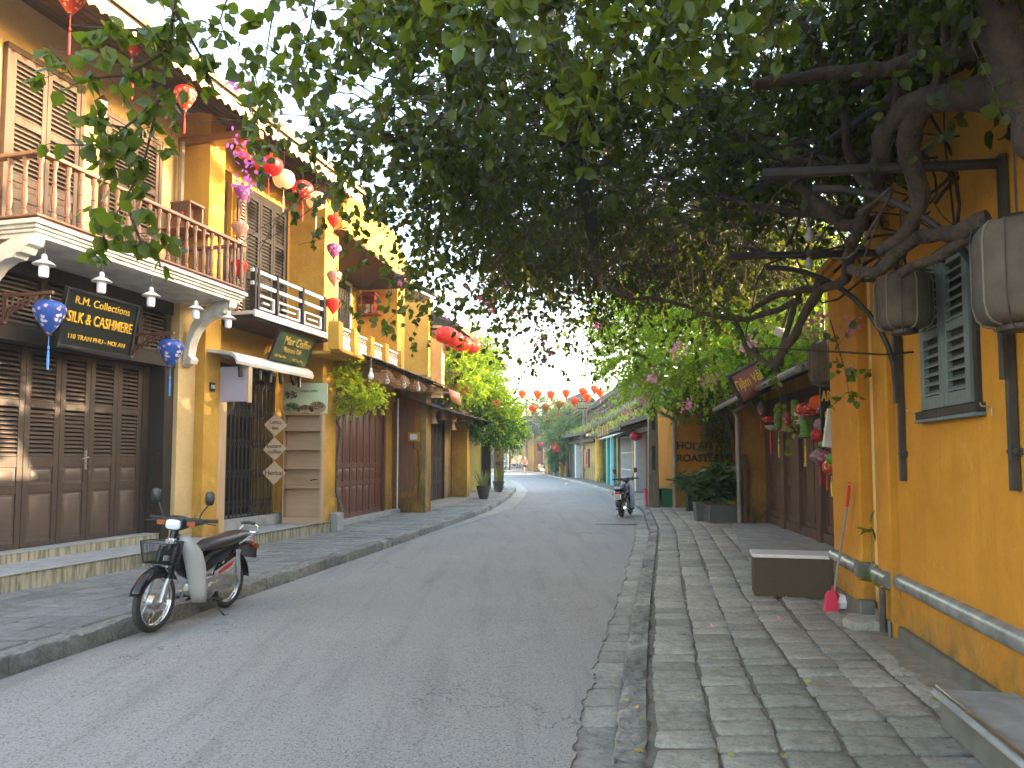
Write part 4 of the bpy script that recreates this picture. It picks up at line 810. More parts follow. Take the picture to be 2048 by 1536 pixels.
for a, c in zip(xs_, xs_[1:]):
    bu.box(a+.11, c-.11, yb-.03, yb+.03, zt_-.03, zt_+.01); k = int((c-a)/.19)
    for i in range(k): x = a+.11+(c-a-.22)*(i+.5)/k; bu.lathe([(.04, zb+.05), (.05, zb+.12), (.028, zb+.2), (.04, zt_-.16)], (x, yb, 0), 8); bu.torus((x, yb, zt_-.1), .045, .009, 12, 5)
bu.build('white_balusters', M['white'], bal_)
def tin_roof(par, x0, x1, y0, z0, y1, z1, m, name='tin_roof', per=.09):
    mb = MB(); k = int((x1-x0)/per*2)
    for j in range(5):
        t = j/4
        for i in range(k+1): mb.v.append((x0+(x1-x0)*i/k, y0+(y1-y0)*t, z0+(z1-z0)*t+(.012 if i % 2 else -.012)+.02*mnoise.noise(Vector((i*.1, t*2, z0)))))
    mb.f = [(j*(k+1)+i, j*(k+1)+i+1, (j+1)*(k+1)+i+1, (j+1)*(k+1)+i) for j in range(4) for i in range(k)]
    o = mb.build(name, m, par, ang=10); s_ = o.modifiers.new('t', 'SOLIDIFY'); s_.thickness = .012; return o
TY = -1.35; xa, za_ = F2.hit(745, 718, TY).x, F2.hit(745, 718, TY).z; xb, zb2 = F2.hit(893, 769, TY).x, F2.hit(893, 769, TY).z
tin_roof(hC, -1.75, xb, TY, (za_+zb2)/2, -.0, (za_+zb2)/2+.42, M['tin'])
b = MB(); 
for k in range(6): x = -1.6+(xb+1.6)*k/5; b.tube([(x, TY+.1, (za_+zb2)/2-.02), (x, .0, (za_+zb2)/2+.36)], .025, 5)
b.tube([(-1.7, TY+.15, (za_+zb2)/2-.03), (xb, TY+.15, (za_+zb2)/2-.03)], .025, 6); b.build('rafters', M['frame'], hC)
TZ = (za_+zb2)/2
# parapet gable over the top floor
g_ = MB(); g_.box(-2.0, 1.6, -.55, -.35, 6.35, 7.35); g_.box(-2.0, 1.6, -.34, 1.0, 6.38, 6.44); g_.build('parapet', M['yel'], hC); g_ = MB(); g_.add([(1.6, -.55, 6.35), (1.6, -.35, 6.35), (1.6, -.35, 7.35), (1.6, -.55, 7.35), (3.2, -.55, 6.35), (3.2, -.35, 6.35), (3.2, -.35, 6.42), (3.2, -.55, 6.42)], [(0,3,2,1),(4,5,6,7),(0,1,5,4),(1,2,6,5),(2,3,7,6),(3,0,4,7)]); g_.build('sloping_parapet', M['yel'], hC)
s_ = MB(); s_.box(-2.0, 3.2, -.60, .99, 6.29, 6.345); s_.build('soffit', M['soffit'], hC)
# ================================================================== LEFT: fourth house (narrow cross wall, shrine)
hD = thing('shop_house', 'narrow yellow house end with two brown boards and a meter box, past the tin roof', 'house', fr=F2)
w = MB(); w.box(3.3, 3.95, -.9, 1.6, .1, 3.9); w.build('wall', M['ochre2'], hD); w = MB(); w.box(3.3, 4.0, -.08, 2.5, 3.9, 7.5); w.build('upper_wall', M['yel'], hD); w = MB(); y_, z_ = hx(F2, 857, 700, 7.0); w.box(7.0, 7.3, y_, 1.7, 3.6, 6.75)
ya, za2 = hx(F2, 803, 568, 7.0); yb2, zb3 = hx(F2, 865, 592, 7.0)
w.build('far_wall', M['yel'], hD)
w = MB(); w.prism([(y_, 6.751), (1.7, 6.751), (1.7, za2+.5), (ya, za2), (y_, zb3)], 'x', 7.0, 7.25); w.build('gable', M['ochre2'], hD)
w = MB(); w.prism([(y_-.25, zb3-.02), (y_-.25, zb3+.1), (1.9, za2+.75), (1.9, za2+.62)], 'x', 6.8, 7.5); w.build('roof_edge', M['tile'], hD)
p = MB(); p.box(3.28, 3.45, -.93, -.8, .1, 3.9); p.build('corner_pilaster', M['old'], hD)
for i, (pa, pb_) in enumerate(((771, 787), (792, 829))):
    y1_, z1_ = hx(F2, pa, 825, 3.3); y0_, _ = hx(F2, pb_, 825, 3.3); _, zl = hx(F2, 810, 1000, 3.3); b = MB(); b.box(3.265, 3.295, y0_, y1_, max(.62, zl+.25), 3.0); o = b.build('brown_board', M['board'], hD, bev=.004)
y0_, z0_ = hx(F2, 840, 883, 3.26); y1_, z1_ = hx(F2, 818, 865, 3.26); mbx = MB(); mbx.box(3.17, 3.262, y0_, y1_, z0_, z1_)
t = thing('meter_box', 'yellow framed electricity meter box with grey window on the brown board', 'meter box', fr=F2); mbx.build('box', M['yel'], t, bev=.005); MB().box(3.155, 3.169, y0_+.06, y1_-.06, z0_+.05, z1_-.05).build('window', M['plate'], t)
b = MB(); b.tube([(3.2, (y0_+y1_)/2, z0_), (3.2, (y0_+y1_)/2+.02, z0_-.15), (3.22, (y0_+y1_)/2-.1, z0_-.25), (3.22, (y0_+y1_)/2-.15, z0_-.9), (3.22, (y0_+y1_)/2-.1, .5)], .012, 5); b.build('cable', M['wire'], t)
# shrine on cross wall
y0_, z0_ = hx(F2, 762, 631, 3.2); y1_, z1_ = hx(F2, 722, 592, 3.2)
sh = thing('shrine', 'red lacquered altar cabinet with yellow flowers on the orange wall', 'shrine', F2.w(3.28, (y0_+y1_)/2, z0_+.03), F2.a); W2 = (y1_-y0_)/2
b = MB(); b.box(-.35, 0, -W2, W2, -.03, .0); b.box(-.3, -.0, -W2*.6, -W2*.5, 0, .5); b.box(-.3, 0, W2*.5, W2*.6, 0, .5); b.box(-.05, 0, -W2*.5, W2*.5, 0, .5); b.box(-.36, 0, -W2*.75, W2*.75, .5, .54); b.box(-.3, 0, -W2*.6, W2*.6, .54, .6); b.build('cabinet', mat('red_lacquer', (.22, .02, .018), (.15, .014, .012), 8, .4), sh, bev=.004)
b = MB(); b.lathe([(.03, 0), (.045, .05), (.03, .1)], (-.2, .1, 0), 8); b.lathe([(.03, 0), (.045, .05), (.03, .1)], (-.2, -.12, 0), 8); b.box(-.1, -.06, -.15, -.02, .08, .3); b.box(-.1, -.06, .03, .16, .08, .3); b.build('offerings', M['plate'], sh)
pos = RNG.normal(scale=.05, size=(40, 3))+[-.2, W2*.8, .2]; v, f_ = leaves(pos, RNG.normal(size=pos.shape), np.full(40, .05)); npmesh('yellow_flowers', v, f_, M['star'], sh)
# ================================================================== LEFT: fifth house (dark doors, grille wall, green wall, lettered corner pillar)
hE = thing('corner_house', 'old yellow corner house with dark doors and mossy green wall under a vine', 'house', fr=F2)
w = MB(); w.box(3.95, 6.6, .05, 1, .1, 3.6); w.box(9.1, 13.6, .0, 1, .1, 3.4); w.box(6.6, 9.1, .3, 1, .1, 3.4); w.build('wall', M['old'], hE)
X0c = F2.hit(929, 900, -.5).x; w = MB(); w.box(X0c, X0c+.35, -.6, .6, .1, 3.3); w.build('column', M['yel'], hE); w = MB(); w.box(X0c+1.0, X0c+1.2, -.45, .6, .1, 3.3); w.build('column', M['yel'], hE)
w = MB(); xg = F2.hit(944, 900, .65).x; w.box(xg-1, 19.6, .65, 1.0, .1, 2.9); w.build('green_wall', M['greenw'], hE); MB().box(xg-1, 19.6, .68, 1., 2.9, 3.7).build('dark_transom', M['charcoal'], hE)
MB().box(19.45, 19.6, .2, .64, .1, 3.6).build('dark_post', M['black'], hE)
f = MB(); f.box(6.6, 6.72, -.05, .1, .2, 2.95); f.box(8.95, 9.08, -.05, .1, .2, 2.95); f.box(6.6, 9.08, -.05, .1, 2.95, 3.1); f.build('door_frame', M['frame'], hE)
for i in range(4): shutter_leaf(hE, 6.72+i*.5575, 6.72+(i+1)*.5575, .0, .22, 2.95, M['frame'], M['frame'], [(.04, .2, 'p'), (.24, .48, 'p'), (.52, .95, 'p')], 'door_leaf', .06, .04)
MB().box(3.95, 12.5, -.75, .2, .1, .21).build('door_step', M['conc'], hE, bev=.01)
gr = MB(); gx0, gx1 = 9.9, 12.2
for k in range(5): z = .5+k*.55; gr.tube([(gx0, -.1, z), (gx1, -.1, z)], .012, 5)
for k in range(5): x = gx0+(gx1-gx0)*k/4; gr.tube([(x, -.1, .3), (x, -.1, 2.9)], .012, 5)
gr.build('trellis', M['blackm'], hE)
u = MB(); u.box(7.3, 18.5, 1.0, 5, 3.6, 6.2); u.box(7.3, 7.75, -.35, 1.0, 3.6, 6.0); u.build('upper_wall', M['cream'], hE)
u = MB(); u.box(8.2, 9.0, .96, 1.0, 4.2, 5.7); u.box(10.2, 11.2, .96, 1.0, 4.2, 5.7); u.box(12.5, 13.5, .96, 1.0, 4.2, 5.7); u.build('upper_shutters', M['frame'], hE)
rb = MB(); rb.tube([(7.7, -.5, 4.55), (14, -.5, 4.55)], .025, 6); rb.tube([(7.7, -.5, 3.9), (14, -.5, 3.9)], .02, 6)
for k in range(42): rb.tube([(7.7+.15*k, -.5, 3.9), (7.7+.15*k, -.5, 4.55)], .01, 4)
rb.build('balcony_rail', M['blackm'], hE); MB().box(7.5, 14.2, -.65, 1.0, 3.75, 3.86).build('balcony_slab', M['conc'], hE)
tile_roof(hE, 'upper_roof', 7.2, 18.6, -.95, 5.95, 3, 8.0, M['tile'], per=.24, rows=10); MB().box(7.2, 18.6, -.8, .95, 5.84, 5.90).build('soffit', M['soffit'], hE)
xa2, zz = F2.hit(851, 797, -1.3).x, F2.hit(851, 797, -1.3).z; tin_roof(hE, 3.0, 19.5, -1.3, 2.98, .1, 3.45, M['charcoal'])
MB().box(3.1, 3.14, -1.6, -.9, 3.05, 3.6).build('hanging_tin_sheet', M['orange_tin'], hE) if False else None
t = thing('tin_sheet', 'bent orange tin sheet at the end of the basket lamp roof', 'tin sheet', F2.w(4.4, -1.0, 3.25), F2.a)
b = MB(); b.add([(-.5, -.4, .32), (.5, -.5, .28), (.55, -.55, -.1), (-.3, -.45, -.02), (-.5, .3, .4), (.5, .3, .38)], [(0, 1, 2, 3), (0, 4, 5, 1)]); o = b.build('sheet', M['orange_tin'], t); s_ = o.modifiers.new('t', 'SOLIDIFY'); s_.thickness = .01
cp = MB(); cx0, cx1 = D(988, 900, 37.2).x, D(1004, 900, 37.2).x
t = thing('pillar', 'lettered old yellow corner pillar beyond the green wall', 'pillar', (cx0, 37.2, .1)); MB().box(0, cx1-cx0+.08, 0, .5, 0, 3.3).build('shaft', M['old'], t)
for s_, z, c in (('ee', 1.98, 'letter'), ('P', 1.6, 'letter'), ('ng', 1.3, 'letter')): text('lettering', s_, .3 if z > 1.9 else .24, M[c], t, Tm(.2, -.006, z), bold=.004)
# basket lamps and bulbs under the tin roof
bask0 = None
def basket(px, py, y, sc, lab):
    global bask0
    h = F2.hit(px, py, y); loc = F2.w(h.x, y, h.z)
    if bask0: return dup(bask0, loc, RNG.random()*6, lab, None, sc)
    t = thing('basket_lamp', lab, 'basket lamp', loc, 0, 'woven fish-basket lamps under the tin roof'); b = MB()
    pr = [(.05, .0), (.12, -.03), (.18, -.10), (.21, -.18), (.19, -.24)]
    for r, z in pr: b.torus((0, 0, z), r, .006, 20, 4, 'z')
    for k in range(5): r, z = pr[0][0]+(.16)*k/5, -.04*k; b.torus((0, 0, -.02-.035*k), .08+.028*k, .004, 18, 4, 'z')
    for k in range(18):
        a_ = 2*math.pi*k/18; s1 = [(r*math.cos(a_+i*.28), r*math.sin(a_+i*.28), z) for i, (r, z) in enumerate(pr)]; s2 = [(r*math.cos(a_-i*.28), r*math.sin(a_-i*.28), z) for i, (r, z) in enumerate(pr)]
        b.tube(s1, .005, 3, False); b.tube(s2, .005, 3, False)
    b.build('wicker_cage', M['wick'], t); b = MB(); b.tube([(0, 0, 0), (0, 0, .25)], .005, 4); b.build('cord', M['wire'], t)
    t.scale = (sc,)*3; bask0 = t; return t
names = ['first from the left', 'second from the left', 'third from the left', 'in the middle of the row', 'fifth from the left', 'sixth from the left, low', 'next to last', 'last before the orange sheet']
for i, (px, py, s_) in enumerate(((752, 752, 1.0), (768, 746, 1.15), (785, 762, 1.), (800, 756, 1.15), (820, 764, 1.15), (836, 770, 1.), (852, 772, 1.05), (872, 780, 1.))):
    basket(px, py-6, -1.05-(i % 2)*.12, s_*.95, 'woven basket lamp '+names[i]+' under the brown tin roof')
for i, (px, py) in enumerate(((742, 742), (774, 752), (808, 762), (836, 768))):
    h = F2.hit(px, py, -1.22); t = thing('light_bulb', 'clear bulb hanging among the basket lamps, '+['leftmost', 'second', 'third', 'rightmost'][i]+' of four', 'light bulb', F2.w(h.x, -1.22, h.z), 0, 'bulbs hanging among the basket lamps')
    MB().lathe([(.02, .0), (.028, -.02), (.06, -.10), (.058, -.14), (.03, -.175), (0, -.18)], (0, 0, 0), 12).build('glass', M['bulb'], t); b = MB(); b.lathe([(.022, .06), (.024, 0)], (0, 0, 0), 10); b.tube([(0, 0, .06), (0, 0, .26)], .005, 4); b.build('cap', M['white'], t)
# bamboo-framed lanterns under the vine roof
for i, (px, py, sc) in enumerate(((866, 820, 1.0), (885, 816, .9), (905, 820, .95), (905, 838, .9), (925, 822, .9), (941, 832, .7))):
    h = F2.hit(px, py, -.95); t = thing('frame_lantern', 'white bamboo-framed lantern under the vine roof, '+['round glass one at the left end', 'second from the left', 'upper of the stacked pair', 'lower of the stacked pair', 'right of the stacked pair', 'small one at the right end'][i], 'lantern', F2.w(h.x, -.95, h.z), 0, 'bamboo lanterns under the vine roof')
    b = MB(); b.lathe([(.13*sc, .0), (.085*sc, -.12*sc), (.085*sc, -.22*sc), (.13*sc, -.36*sc)], (0, 0, 0), 6, cap=False); b.lathe([(.17*sc, .03), (.15*sc, .0)], (0, 0, 0), 6); b.lathe([(.15*sc, -.36*sc), (.17*sc, -.385*sc)], (0, 0, 0), 6); b.tube([(0, 0, .03), (0, 0, .2)], .006, 4); b.build('frame', M['wick'], t)
    MB().lathe([(.06*sc, -.02), (.07*sc, -.15*sc), (.06*sc, -.33*sc)], (0, 0, 0), 8).build('shade', M['glass'], t)
# red lanterns on upper floor
for i, (px, py) in enumerate(((892, 654), (905, 662), (922, 672), (941, 678))):
    q_ = F2.hit(px, py, -.9); lantern('red_lantern', F2.w(q_.x, -.9, q_.z), .36, .50, 'round', 'lred2', 'redt', 'big round red lantern under the far eave, '+['leftmost of four', 'second of four', 'third of four', 'rightmost of four'][i], 'round red lanterns on the far upper floor', tl=.0 if i else .5, cord=max(.15, 5.9-q_.z))
# potted tree planter, pots
# ================================================================== RIGHT: big ochre building
hR = thing('ochre_building', 'tall ochre building with grey shuttered window and glazed ledge along its foot', 'building', fr=FR)
w = MB(); w.box(-.22, 8, 0, 5, .05, 5.2); w.box(-.93, -.60, -.01, 5, .05, 4.6); w.box(-.60, -.22, -.07, 5, .05, 4.6); w.box(-2.6, -.93, .9, 5, 3.6, 5.1); w.build('wall', M['ochre'], hR, bev=.015)  # upper rear block added behind the projecting wall to stop a sun streak
w = MB(); w.box(-.66, -.655, 0, .01, 0, .01)
xf = FR.hit(1668, 1100, -.12).x
w = MB(); w.box(xf, -.93, -.12, 4, .05, 3.42); w.build('projecting_wall', M['ochre'], hR, bev=.02, seg=2)
w = MB()
for k, (d, z) in enumerate(((.05, 3.42), (.09, 3.49), (.13, 3.56))): w.box(xf-d, -.93+.02, -.12-d, 4, z, z+.07)
w.build('cornice', M['ochre'], hR, bev=.01)
w = MB(); w.box(-.84, -.68, -.022, .0, .3, 3.4); w.build('peeling_strip', plaster('peeling_plaster', (.62, .36, .09), (.6, .42, .2), (.72, .62, .45), .2, .4, amt=1.), hR)
def ledge(x0, x1, y, z=.575, r=.068):
    n = 10; n2 = max(2, int((x1-x0)/.25)); b = MB()
    for i in range(n2+1):
        x = x0+(x1-x0)*i/n2
        for k in range(n): a = -math.pi/2+math.pi*k/(n-1); b.v.append((x, y-r*math.cos(a)*.95, z+r*math.sin(a)))
    for i in range(n2):
        for k in range(n-1): q = i*n+k; b.f.append((q, q+1, q+n+1, q+n))
    for q in (0, n2*n): b.f.append(tuple(q+k for k in range(n)))
    return b
ledge(-.20, 8, 0).build('ledge', M['ledge'], hR, ang=60); ledge(-.60, -.235, -.07).build('ledge', M['ledge'], hR, ang=60); ledge(-.86, -.605, -.01).build('ledge', M['ledge'], hR, ang=60)
l = ledge(xf, -.93, -.12); l.build('ledge', M['ledge'], hR, ang=60); MB().box(-.945, -.86, -.185, .0, .50, .645).build('ledge_return', M['plinth'], hR, bev=.02)
w = MB(); w.box(-.14, 8, -.055, 0, .05, .225); w.box(-.93, -.60, -.04, -.01, .05, .24); w.box(-.60, -.22, -.10, -.07, .05, .243); w.box(xf, -.97, -.15, -.12, .05, .26); w.box(-.97, -.84, -.165, -.02, .05, .3); w.build('plinth', M['plinth'], hR, bev=.012)
# shuttered window
x0, x1 = .56, 1.44; z0, z1 = 1.95, 2.99
b = MB(); b.box(x0-.05, x0, -.03, .05, z0, z1+.05); b.box(x1, x1+.05, -.03, .05, z0, z1+.05); b.box(x0, x1, -.03, .05, z1, z1+.05); b.box(x0-.09, x1+.09, -.065, .05, z0-.06, z0); wn = b.build('window', M['frame'], hR, bev=.006); MB().box(x0, x1, -.012, -.003, z0, z1).build('shade', M['dark'], wn)  # black sheet paints the dark gaps between the window slats
MB().box(x0-.1, x1+.1, -.07, -.0, z0-.085, z0-.06).build('sill', M['grey'], wn, bev=.005)
for a, c in ((x0, (x0+x1)/2), ((x0+x1)/2, x1)): shutter_leaf(wn, a, c, -.05, z0+.005, z1, M['grey'], M['grey'], [(.09, .49, 'l'), (.55, .93, 'l')], 'shutter_leaf', .075, .04, pitch=.058)
w = MB(); w.box(x0-.12, x1+.12, -.02, -.001, z1+.09, z1+.12); w.build('lintel_band', M['ochre'], hR)
# pergola brackets
def perg(x, lab):
    t = thing('pergola_bracket', lab, 'bracket', FR.w(x, 0, 0), FR.a, 'black iron pergola brackets on the ochre wall'); b = MB()
    b.box(-.022, .022, -.05, -.01, 1.42, 3.35); b.box(-.03, .03, -.075, -.05, 2.05, 2.75); b.tube([(0, -.04, 3.3), (0, -1.35, 3.33)], .032, 8)
    pts = [(0, -.06, 2.2)]+[(0, -.06-1.0*(1-math.cos(t_*math.pi/2)), 2.2+1.02*math.sin(t_*math.pi/2)) for t_ in [i/10 for i in range(1, 11)]]; b.tube(pts, .022, 8)
    b.build('iron_post', M['blackm'], t); c = MB(); c.box(-.05, .05, -.03, .0, 1.62, 1.66); c.tube([(-.05, -.03, 1.64), (.05, -.03, 1.64)], .018, 6); c.build('clamp', M['rust'], t); return t
perg(.03, 'black curved iron pergola bracket left of the grey window'); perg(1.93, 'black curved iron pergola bracket cut by the right edge of the photo')
for i, (px, py) in enumerate(((1833, 828), (1985, 815))):
    h = FR.hit(px, py, -.0); t = thing('wall_hook', ['white tipped hook left below the window', 'bent wire hook right of the window sill'][i], 'hook', FR.w(h.x, 0, h.z), FR.a); b = MB(); b.tube([(0, 0, 0), (0, -.06, .01), (0, -.07, .03)], .005, 5); b.tube([(.03, -.02, .0), (.06, -.03, 0), (.065, -.03, -.05)], .004, 5); b.build('wire', M['alu'], t)
pp = thing('waste_pipe', 'short rusty pipe stub at the foot of the ochre wall', 'pipe', FR.w(-.26, -.13, .1), FR.a); b = MB(); b.tube([(0, .05, .42), (0, 0, .40), (0, 0, .05)], .025, 8); b.build('pipe', M['rust'], pp)
# steps / slabs at wall foot
st = thing('stone_step', 'low stone step with metal nosing in the bottom right corner', 'step', FR.w(2.55, -.2, ZR), FR.a)
MB().box(-.62, 1.2, -.26, .14, 0, .17).build('block', M['plinth'], st, bev=.01); MB().box(-.64, 1.2, -.30, .14, .171, .205).build('tread', M['conc'], st, bev=.012); b = MB(); b.tube([(-.63, -.27, .215), (1.2, -.27, .215)], .014, 8); b.build('nosing', M['chrome'], st)
q = [G(1712, 1264, ZR), G(1806, 1262, ZR), G(1800, 1232, ZR), G(1700, 1232, ZR)]
st = thing('stone_slab', 'loose stone slab bridging the drain at the foot of the ochre wall', 'slab', (q[0].x, q[0].y, ZR)); b = MB(); b.prism([(0, 0), (.39, 0), (.44, .42), (.12, .44), (-.03, .2)], 'z', .0, .075); b.build('slab', M['slab'], st, bev=.012)
# old linen lanterns
def sack_lantern(loc, r, h, lab, rz=0):
    t = thing('linen_lantern', lab, 'lantern', loc, rz, 'old grey linen lanterns along the wall'); n = 48; cr = .30; mb = MB()
    pr = [(.0, 0), (.55, -.0), (.80, -.03), (.93, -.09), (1.0, -.2), (1., -.5), (1., -.8), (.93, -.91), (.80, -.97), (.55, -1.), (.0, -1.)]
    for rr, q_ in pr:
        for k in range(n):
            a_ = 2*math.pi*k/n; f_ = abs(((k % 8)/4.)-1); e = rr*r*(1+.035*f_-.0)*(1+.012*mnoise.noise(Vector((math.cos(a_)*3, math.sin(a_)*3, q_*5)))); mb.v.append((e*math.cos(a_), e*math.sin(a_), q_*h))
    mb.f = [(i*n+k, i*n+(k+1) % n, (i+1)*n+(k+1) % n, (i+1)*n+k) for i in range(len(pr)-1) for k in range(n)]
    mb.build('linen_body', M['lsack'], t, ang=60); s_ = MB()
    for k in range(6):
        a_ = 2*math.pi*(k*8)/n; s_.tube([(rr*r*1.037*math.cos(a_), rr*r*1.037*math.sin(a_), q_*h+(.004 if q_ > -.5 else -.004)) for rr, q_ in pr[1:-1]], .006, 5)
    s_.build('seams', M['seam'], t); c = MB(); c.lathe([(.5*r, -h-.03), (.5*r, -h-.005)], (0, 0, 0), 14); c.lathe([(.45*r, .0), (.3*r, .03)], (0, 0, 0), 14)
    for k in range(6): a_ = 2*math.pi*(k*8+4)/n; c.tube([(.45*r*math.cos(a_), .45*r*math.sin(a_), .02), (r*1.0*math.cos(a_), r*1.0*math.sin(a_), -.02), (r*1.06*math.cos(a_), r*1.06*math.sin(a_), -.2*h), (r*1.06*math.cos(a_), r*1.06*math.sin(a_), -.8*h), (r*.8*math.cos(a_), r*.8*math.sin(a_), -h-.01), (.4*r*math.cos(a_), .4*r*math.sin(a_), -h-.03)], .003, 4)
    c.tube([(0, 0, .02), (0, 0, .5)], .006, 5); c.build('wire_cage', M['blackm'], t)
def top(px, py, Y): return D(px, py, Y)
sack_lantern(top(2034, 442, 3.75), .205, .53, 'largest linen lantern, cut by the right edge of the photo, covering the shutter', .2)
sack_lantern(top(1805, 549, 5.2), .178, .39, 'middle linen lantern hanging left of the grey shuttered window', .5)
sack_lantern(top(1649, 684, 8.9), .185, .50, 'smallest looking linen lantern hanging in front of the art shop', .3)
# bench, broom, dustpan
bn = D(1512, 1180, 8.3); Xa, Xb = D(1513, 1180, 8.25).x, D(1663, 1180, 8.25).x
t = thing('bench', 'low grey stone box bench with white top on the paving by the wall', 'bench', (Xa, 8.32, ZR), R_(-14)); MB().box(0, Xb-Xa, 0, .42, 0, .42).build('box', M['bench'], t, bev=.004); MB().box(-.015, Xb-Xa+.012, -.012, .43, .42, .46).build('top_slab', M['benchs'], t, bev=.004)
fo = Vector((3.2, 7.55, ZR)); to = D(1699, 968, 7.15)
t = thing('dustpan_broom', 'long handled red broom and pink scoop leaning on the ochre wall behind the bench', 'broom', fo); v = to-fo
b = MB(); b.tube([(0, 0, .16), v*.86], .011, 8); b.build('stick', M['pvc'], t); b = MB(); b.tube([v*.83, v*.98], .016, 8); b.torus(v*1.0+Vector((0, 0, 0)), .015, .005, 10, 5, 'y'); b.build('grip', M['redp'], t)
b = MB(); b.loft([[(x*s1, y*s2, z) for x, y in ((-1, -1), (1, -1), (1, 1), (-1, 1))] for s1, s2, z in ((.075, .03, 0.02), (.07, .03, .1), (.03, .02, .17), (.015, .015, .24))]); b.build('broom_head', M['redp'], t)
b = MB(); b.loft([[(x*s1-.06, -.05+y*s2, z) for x, y in ((-1, -1), (1, -1), (1, .2), (-1, .2))] for s1, s2, z in ((.065, .04, 0.0), (.065, .045, .05), (.045, .035, .17), (.02, .015, .2))]); b.build('scoop', M['pinkp'], t)
b = MB(); b.lathe([(.0, .0), (.07, .02), (.09, .08), (.06, .14), (.0, .16)], (.07, .03, 0), 8); b.build('rag', M['litter'], t)
# ================================================================== RIGHT: art shop with plank doors and lanterns
hS = thing('art_shop', 'low art shop with weathered dark plank doors and drooping tiled eave', 'shop', fr=FS)
f = MB(); f.box(-5.0, 1.3, -.06, .12, .1, .30); f.box(-5.0, 1.3, -.05, .1, 2.75, 2.95)
for x in (-4.95, -3.35, -2.15, -.75, .55, 1.3): f.box(x-.09, x+.09, -.09, .1, .2, 2.76)
f.box(-5.07, -4.85, -.12, .1, .1, .42); f.box(-3.46, -3.24, -.12, .1, .1, .42); f.box(-.86, -.64, -.12, .1, .1, .42); f.build('door_frame', M['oldw'], hS, bev=.012)
for a, c, secs in ((-4.86, -3.44, [(.05, .22, 'p'), (.27, .45, 'p'), (.47, .62, 'p'), (.64, .80, 'p'), (.82, .97, 'p')]), (-3.26, -2.24, [(.05, .3, 'p'), (.36, .95, 'p')]), (-2.06, -1.45, [(.04, .97, 'p')]), (-1.45, -.84, [(.04, .97, 'p')]), (-.66, .0, [(.05, .3, 'p'), (.36, .95, 'p')]), (.0, .46, [(.05, .3, 'p'), (.36, .95, 'p')])):
    shutter_leaf(hS, a, c, -.0, .305, 2.75, M['oldw'], M['oldw'], secs, 'door_leaf', .09, .05)
w = MB(); w.box(-5.1, 5.6, .15, 3, .1, 3.3); w.box(-5.1, 1.5, -.02, .2, 2.951, 3.3); w.build('wall', M['ochre2'], hS)  # unseen near end lengthened and kept low to shape the sun on the street
tile_roof(hS, 'roof', -5.4, 2.2, -1.05, 2.92, 2.6, 4.6, M['tile'], per=.24, amp=.05, rows=12)
gt_ = MB(); gt_.tube([(-5.6, -1.12, 2.80), (-3, -1.12, 2.84), (2.0, -1.12, 2.90)], .055, 8); gt_.build('gutter_pipe', M['pvc'], hS)
rf = MB()
for k in range(14): x = -5.2+k*.5; rf.tube([(x, -1.0, 2.86), (x, .1, 3.3)], .03, 5)
rf.build('rafters', M['frame'], hS)
t = thing('padlock', 'brass padlock hanging on a cord on the plank doors', 'padlock', FS.w(-1.45, -.12, 1.55), FS.a); MB().box(-.035, .035, -.02, .02, -.1, -.03).build('body', M['padlock'], t, bev=.006); b = MB(); b.torus((0, 0, -.03), .024, .006, 14, 5, 'y', 0, math.pi); b.tube([(0, 0, 0), (0, 0, .5)], .004, 4); b.build('shackle', M['padlock'], t)
# hanging shop lanterns
LL = [(1521, 802, .09, .34, 'diamond', 'lgrey', 'grey lilac folded lantern, leftmost under the art shop eave', .35), (1540, 832, .17, .14, 'round', 'lredf', 'red floral drum lantern above a cream bell, under the art shop eave', .4), (1541, 850, .12, .12, 'tear', 'lcream', 'cream bell lantern under the red floral drum', .45),
      (1556, 825, .10, .38, 'cyl', 'lgreen2', 'green and red striped tube lantern under the art shop eave', .5), (1574, 822, .14, .42, 'bell', 'lmag', 'magenta bell lantern with wide skirt under the art shop eave', 0), (1589, 800, .08, .4, 'cyl', 'lgreen', 'tall green tube lantern behind the magenta bell', 0),
      (1597, 812, .12, .36, 'bell', 'lwhite', 'white bell lantern with orange foot, next to the green one', 0), (1609, 838, .12, .34, 'bell', 'lgreen', 'light green bell lantern with yellow tassel', .42), (1618, 805, .26, .24, 'round', 'lredf', 'wide flat red floral lantern over the plank doors', 0),
      (1639, 790, .17, .26, 'round', 'lor', 'orange round lantern near the art sign', 0), (1645, 812, .09, .16, 'tear', 'lblue', 'small dark blue lantern in front of the art sign', .2)]
M['lgreen2'] = silk('striped_green_silk', (.12, .35, .1), (.5, .1, .08), scale=9)
PROF['cyl'] = [(.7, 0), (.85, .02), (.85, .5), (.85, .96), (.7, 1.)]; PROF['bell'] = [(.2, 0), (.5, .08), (.62, .2), (.66, .5), (.72, .8), (1.1, .95), (1.05, 1.)]
def hangS(px, py, y, **k): h = FS.hit(px, py, y); return FS.w(h.x, y, h.z)
for px, py, r, h, k, m_, lab, tl in LL: lantern('silk_lantern', hangS(px, py, -.75), r*.88, h*.85, k, m_, 'yellowt' if 'yellow' in lab or 'tube' in lab else 'redt', lab, None, 12, tl, .25)
